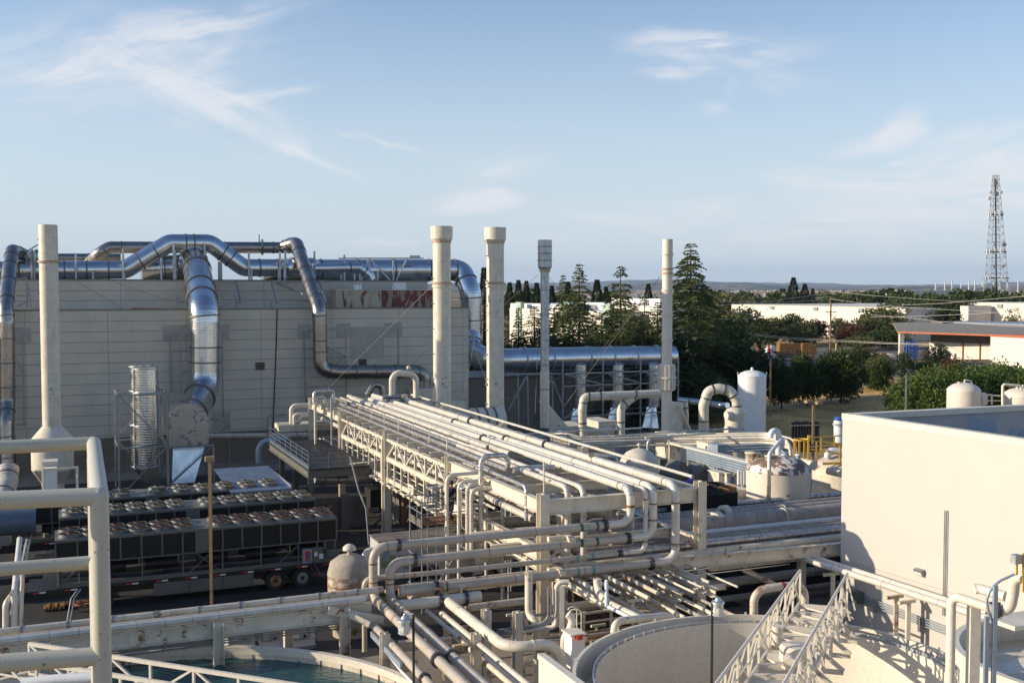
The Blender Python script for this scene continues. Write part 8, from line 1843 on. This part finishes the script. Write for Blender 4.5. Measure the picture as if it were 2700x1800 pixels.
# bushes in front of / among the yard
YD = [(2290, 205, 922, 60, 'leaf_red', 'reddish bush left of shed column'), (2265, 200, 915, 50, 'leaf_green', 'green bush beyond the largest round tree'), (2330, 190, 935, 60, 'leaf_olive', 'olive bush below the yard goods'), (2385, 180, 925, 44, 'leaf_dark', 'dark upright bush under the blue rack'), (2470, 200, 905, 50, 'leaf_dark', 'thin bush before the shed wall'), (2520, 178, 945, 60, 'leaf_red', 'brownish bush in front of the shed doors'), (2440, 182, 950, 70, 'leaf_green', 'low green bush left of brownish bush'), (2620, 175, 962, 70, 'leaf_olive', 'olive bush before the orange capped block')]
for k, (px, Y, yt, w, lf_, lb) in enumerate(YD):
    h = ht(yt, Y); W_ = w / F * Y; place_tree('bush' + lf_, lambda: broad_mesh(40 + k, 5, 5, 2200, .08, .32, 30), lf_, lb, gp(px, Y), (W_ / 5 * 1.2, W_ / 5 * 1.2, h / 5), k, None, 'shrub')
# tree belt before the long white warehouse
BT = [(1960, 290, 815, 95, 'leaf_olive', 'pale olive pine at the left of the warehouse belt'), (2005, 285, 845, 60, 'leaf_green', 'green tree under the first warehouse lamp'), (2040, 300, 838, 80, 'leaf_olive', 'olive tree behind the yard tank'), (2085, 300, 832, 70, 'leaf_green', 'rounded tree behind the pallet stacks'), (2118, 290, 850, 70, 'leaf_olive', 'bright olive tree right of pallets'), (2150, 305, 840, 60, 'leaf_red', 'reddish tree left of the utility pole'), (2215, 300, 842, 60, 'leaf_olive', 'thin olive tree right of the utility pole'), (2250, 295, 850, 70, 'leaf_red', 'dark red tree right of utility pole'), (2290, 300, 840, 90, 'leaf_olive', 'wide olive tree beyond the utility pole'), (2340, 320, 800, 110, 'leaf_olive', 'tall pale pine before the warehouse end'), (2400, 330, 790, 130, 'leaf_green', 'big dense green tree at the warehouse end'), (2470, 330, 786, 140, 'leaf_green', 'big dense green tree left of the shaded warehouse'), (2510, 325, 800, 90, 'leaf_green', 'dark green tree touching the short wall block'), (2690, 315, 805, 60, 'leaf_olive', 'small olive tree at far right edge'), (2330, 280, 870, 110, 'leaf_green', 'spreading green tree above the shed canopy'), (2270, 270, 885, 70, 'leaf_olive', 'low olive tree behind the yard loads'), (1915, 200, 830, 100, 'leaf_green', 'dark green tree right behind the tallest cedar'), (1935, 260, 850, 70, 'leaf_olive', 'olive bush left of the yard')]
for k, (px, Y, yt, w, lf_, lb) in enumerate(BT):
    h = ht(yt, Y); W_ = w / F * Y; place_tree('belt' + lf_ + str(k % 2), lambda: broad_mesh(60 + k, 9, 9, 3000, .1, .55, 38), lf_, lb, gp(px, Y), (W_ / 9 * 1.15, W_ / 9 * 1.15, h / 9), k * .7, 'tree belt before the white warehouses')
# far tree line: many alike
rnd = random.Random(9)
for k in range(120):
    px = rnd.uniform(1890, 2720) if k < 84 else rnd.uniform(1300, 1900); Y = rnd.uniform(440, 900); yt = rnd.uniform(770, 794) if px < 2500 else rnd.uniform(764, 788)
    h = max(6, ht(yt, Y)); w = rnd.uniform(1.0, 1.7) * h * .8
    place_tree('far' + str(k % 3), (lambda q: (lambda: broad_mesh(80 + q, 10, 10, 1100, .08, 1.1, 26)))(k % 3), ('leaf_green', 'leaf_olive', 'leaf_green')[k % 3], 'distant rounded tree in the far tree line before the hills', gp(px, Y), (w / 10, w / 10, h / 10), k, 'distant trees of the far tree line')
# ================================================================ TOWER, POLES, WIRES
TY = 500.0; tb_, tt_ = py_(2629, 775, TY), py_(2625, 463, TY)
tw = thing('radio_tower', 'tall lattice radio tower with antenna panels on the horizon', 'tower', (tb_.x, TY, 0)); H = tt_.z
def tw_w(z): f = z / H; return 9.6 * (1 - f) + 2.2 * f
cx_ = lambda z: tb_.x + (tt_.x - tb_.x) * z / H
mb = MB(); corners = ((-1, -1), (1, -1), (1, 1), (-1, 1))
for sx, sy in corners: mb.bar((cx_(0) + sx * tw_w(0) / 2, TY + sy * tw_w(0) / 2, 0), (cx_(H) + sx * tw_w(H) / 2, TY + sy * tw_w(H) / 2, H), .26)
mb.build('legs', 'strut', tw); mb = MB(); n = 20
for k in range(n):
    z0, z1 = H * (1 - (1 - k / n) ** 1.15), H * (1 - (1 - (k + 1) / n) ** 1.15)
    for i in range(4):
        (ax, ay), (bx_, by_) = corners[i], corners[(i + 1) % 4]; f = lambda s, z: Vector((cx_(z) + s[0] * tw_w(z) / 2, TY + s[1] * tw_w(z) / 2, z))
        mb.bar(f((ax, ay), z1), f((bx_, by_), z1), .13)
        if i % 2 == 0: mb.bar(f((ax, ay), z0), f((bx_, by_), z1), .10); mb.bar(f((bx_, by_), z0), f((ax, ay), z1), .10)
        else: mb.bar(f((ax, ay), z0), f((bx_, by_), z1), .10)
mb.build('lattice', 'strut', tw)
MB().bar((cx_(0), TY, 0), (cx_(H), TY, H * .98), .5).build('cable_ladder', 'dark', tw)
for y in (566, 664, 733): 
    z = py_(2625, y, TY).z; w = tw_w(z) / 2 + .4; mb = MB()
    for i in range(4): 
        s = corners[i]; s2 = corners[(i + 1) % 4]; mb.bar((cx_(z) + s[0] * w, TY + s[1] * w, z), (cx_(z) + s2[0] * w, TY + s2[1] * w, z), .3)
    mb.build('platform_ring', 'dark', tw); mb = MB()
    for i in range(9): an = i * .7; mb.box((cx_(z) + math.cos(an) * (w + .3), TY + math.sin(an) * (w + .3), z + .2), (.55, .55, 2.3 if y != 733 else 1.6), X, Yv)
    mb.build('antenna_panels', 'pvc', tw)
for px, y, s in ((2626, 483, 1.2), (2612, 507, .9), (2640, 507, .9), (2609, 523, 1.0), (2628, 512, 1.2), (2648, 645, 1.2), (2620, 645, .9), (2645, 702, 1.1), (2622, 703, 1.0)):
    q = py_(px, y, TY - 3); MB().disc(q, Vector((0, 1, .1)), s * .8, .5, 14).build('dish', 'pvc' if s < 1.15 else 'strut', tw)
up_ = py_(2191, 782, 235); t = thing('utility_pole', 'brown timber utility pole before the white warehouse', 'utility pole', (up_.x, 235, 0))
MB().tube([(up_.x, 235, 0), (up_.x, 235, up_.z)], [.22, .16], 10).build('pole', mat('warm_pole_timber', (.26, .13, .06), .8, var=.2), t)
c1 = py_(2191, 822, 235); MB().bar((up_.x - 1.25, 234.8, c1.z), (up_.x + 1.25, 234.8, c1.z), .14).bar((up_.x - .9, 234.8, c1.z), (up_.x, 234.8, c1.z - .9), .07).bar((up_.x + .9, 234.8, c1.z), (up_.x, 234.8, c1.z - .9), .07).build('cross_arm', 'dark', t)
c0 = py_(2191, 792, 235); MB().bar((up_.x - 1.0, 234.8, c0.z), (up_.x + 1.0, 234.8, c0.z), .12).build('top_arm', 'dark', t)
u2 = py_(1461, 810, 160); t = thing('utility_pole', 'distant utility pole with cross arm behind the brownish cedar', 'utility pole', (u2.x, 160, 0)); MB().tube([(u2.x, 160, 0), (u2.x, 160, u2.z)], .14, 8).build('pole', 'brownpole', t); MB().bar((u2.x - 1, 159.8, u2.z - .2), (u2.x + 1.2, 159.8, u2.z - .2), .12).build('cross_arm', 'dark', t)
def wire(label, pts, r=.035):
    P = [py_(*p) for p in pts]; single(MB().tube(P, r, 5), 'overhead_wire', 'wire', label, 'wire', 'overhead wires')
Yw = 234.6
wire('upper wire of the sagging pair from the cedar past the pole', [(1900, 864, 200), (1990, 880, 215), (2080, 890, Yw), (2190, 896, Yw), (2330, 903, 225), (2455, 907, 215)], .045)
wire('lower wire of the sagging pair from the cedar past the pole', [(1900, 868, 200), (1990, 884, 214), (2080, 894, Yw - .4), (2190, 899, Yw - .4), (2330, 906, 224), (2455, 909, 214)], .045)
wire('wire from the pole top down to the far right', [(2191, 768, Yw), (2300, 779, 228), (2420, 788, 222), (2540, 795, 218)])
wire('wire rising to the top right from the tree belt', [(2385, 804, 230), (2480, 800, 215), (2600, 790, 200), (2720, 779, 185)])
wire('wire from the pole top to the left over the warehouse', [(1890, 806, 190), (2000, 798, 205), (2100, 784, 220), (2191, 772, Yw)])
wire('second wire left of the pole over the warehouse', [(1890, 794, 190), (1985, 798, 205), (2080, 796, 220), (2191, 789, Yw)])
wire('wire right of pole crossing the warehouse wall', [(2191, 788, Yw), (2290, 802, 228), (2400, 812, 222), (2530, 818, 215), (2620, 822, 210)])
wire('wire crossing low from the belt to the shaded warehouse', [(2295, 836, 230), (2400, 834, 222), (2540, 829, 212), (2660, 822, 205)])
wire('wire dropping from the belt over the blue grey roof', [(2295, 830, 230), (2380, 836, 222), (2480, 848, 212), (2660, 860, 200), (2730, 862, 195)])
wire('lower left wire ending at the tallest cedar', [(1860, 838, 190), (1930, 842, 200), (2010, 838, 212)])
wire('short wire pair left of the first warehouse pine', [(1860, 812, 190), (1930, 822, 200), (2010, 834, 212)])
for k, (px, y, Y) in enumerate(((2024, 815, 380), (2078, 817, 380), (2232, 817, 380), (2206, 841, 240))):
    q = py_(px, y, Y); t = thing('street_lamp', ['slim street lamp left before the warehouse', 'double headed street lamp before the warehouse', 'double headed street lamp right of utility pole', 'tall dark lamp with yellow foot right of utility pole'][k], 'street lamp', at(q, 0)); MB().tube([at(q, 0), q], .12 if k < 3 else .10, 6).build('pole', 'strut' if k < 3 else 'dark', t)
    MB().box(q + Vector((.7, 0, 0)), (1.2, .4, .25), X, Yv).box(q + Vector((-.5 if k in (1, 2) else .1, 0, 0)), (1.0, .4, .25), X, Yv).build('lamp_head', 'dark', t)
    if k == 3: MB().tube([at(q, 0), at(q, 3.2)], .2, 8).build('foot', 'yellow', t)
rnd = random.Random(3)
for k in range(11):
    px = 2470 + k * 21 + rnd.uniform(-5, 5); Y = 760 + 40 * (k % 4); q = py_(px, 745 - (k % 3) * 4, Y); t = thing('floodlight_mast', 'thin pale mast standing along the horizon at the radio tower', 'mast', at(q, 0), 'pale masts around the tower')
    MB().bar(at(q, 0), q, .7).build('mast', 'pvc', t)
# ================================================================ HAZE
hz_ = MB().box((0, 10200, 197), (32200, 21000, 400), X, Yv).build('haze', 'white')
hz_['kind'] = 'stuff'
hm = bpy.data.materials.new('haze_air'); hm.use_nodes = True; ht_ = hm.node_tree; ht_.nodes.clear()
pv = nd(ht_, 'ShaderNodeVolumePrincipled'); pv.inputs['Color'].default_value = (.50, .66, .92, 1); pv.inputs['Density'].default_value = 0.00004; pv.inputs['Anisotropy'].default_value = .0
oo = nd(ht_, 'ShaderNodeOutputMaterial'); ht_.links.new(pv.outputs[0], oo.inputs['Volume'])
hz_.data.materials.clear(); hz_.data.materials.append(hm)
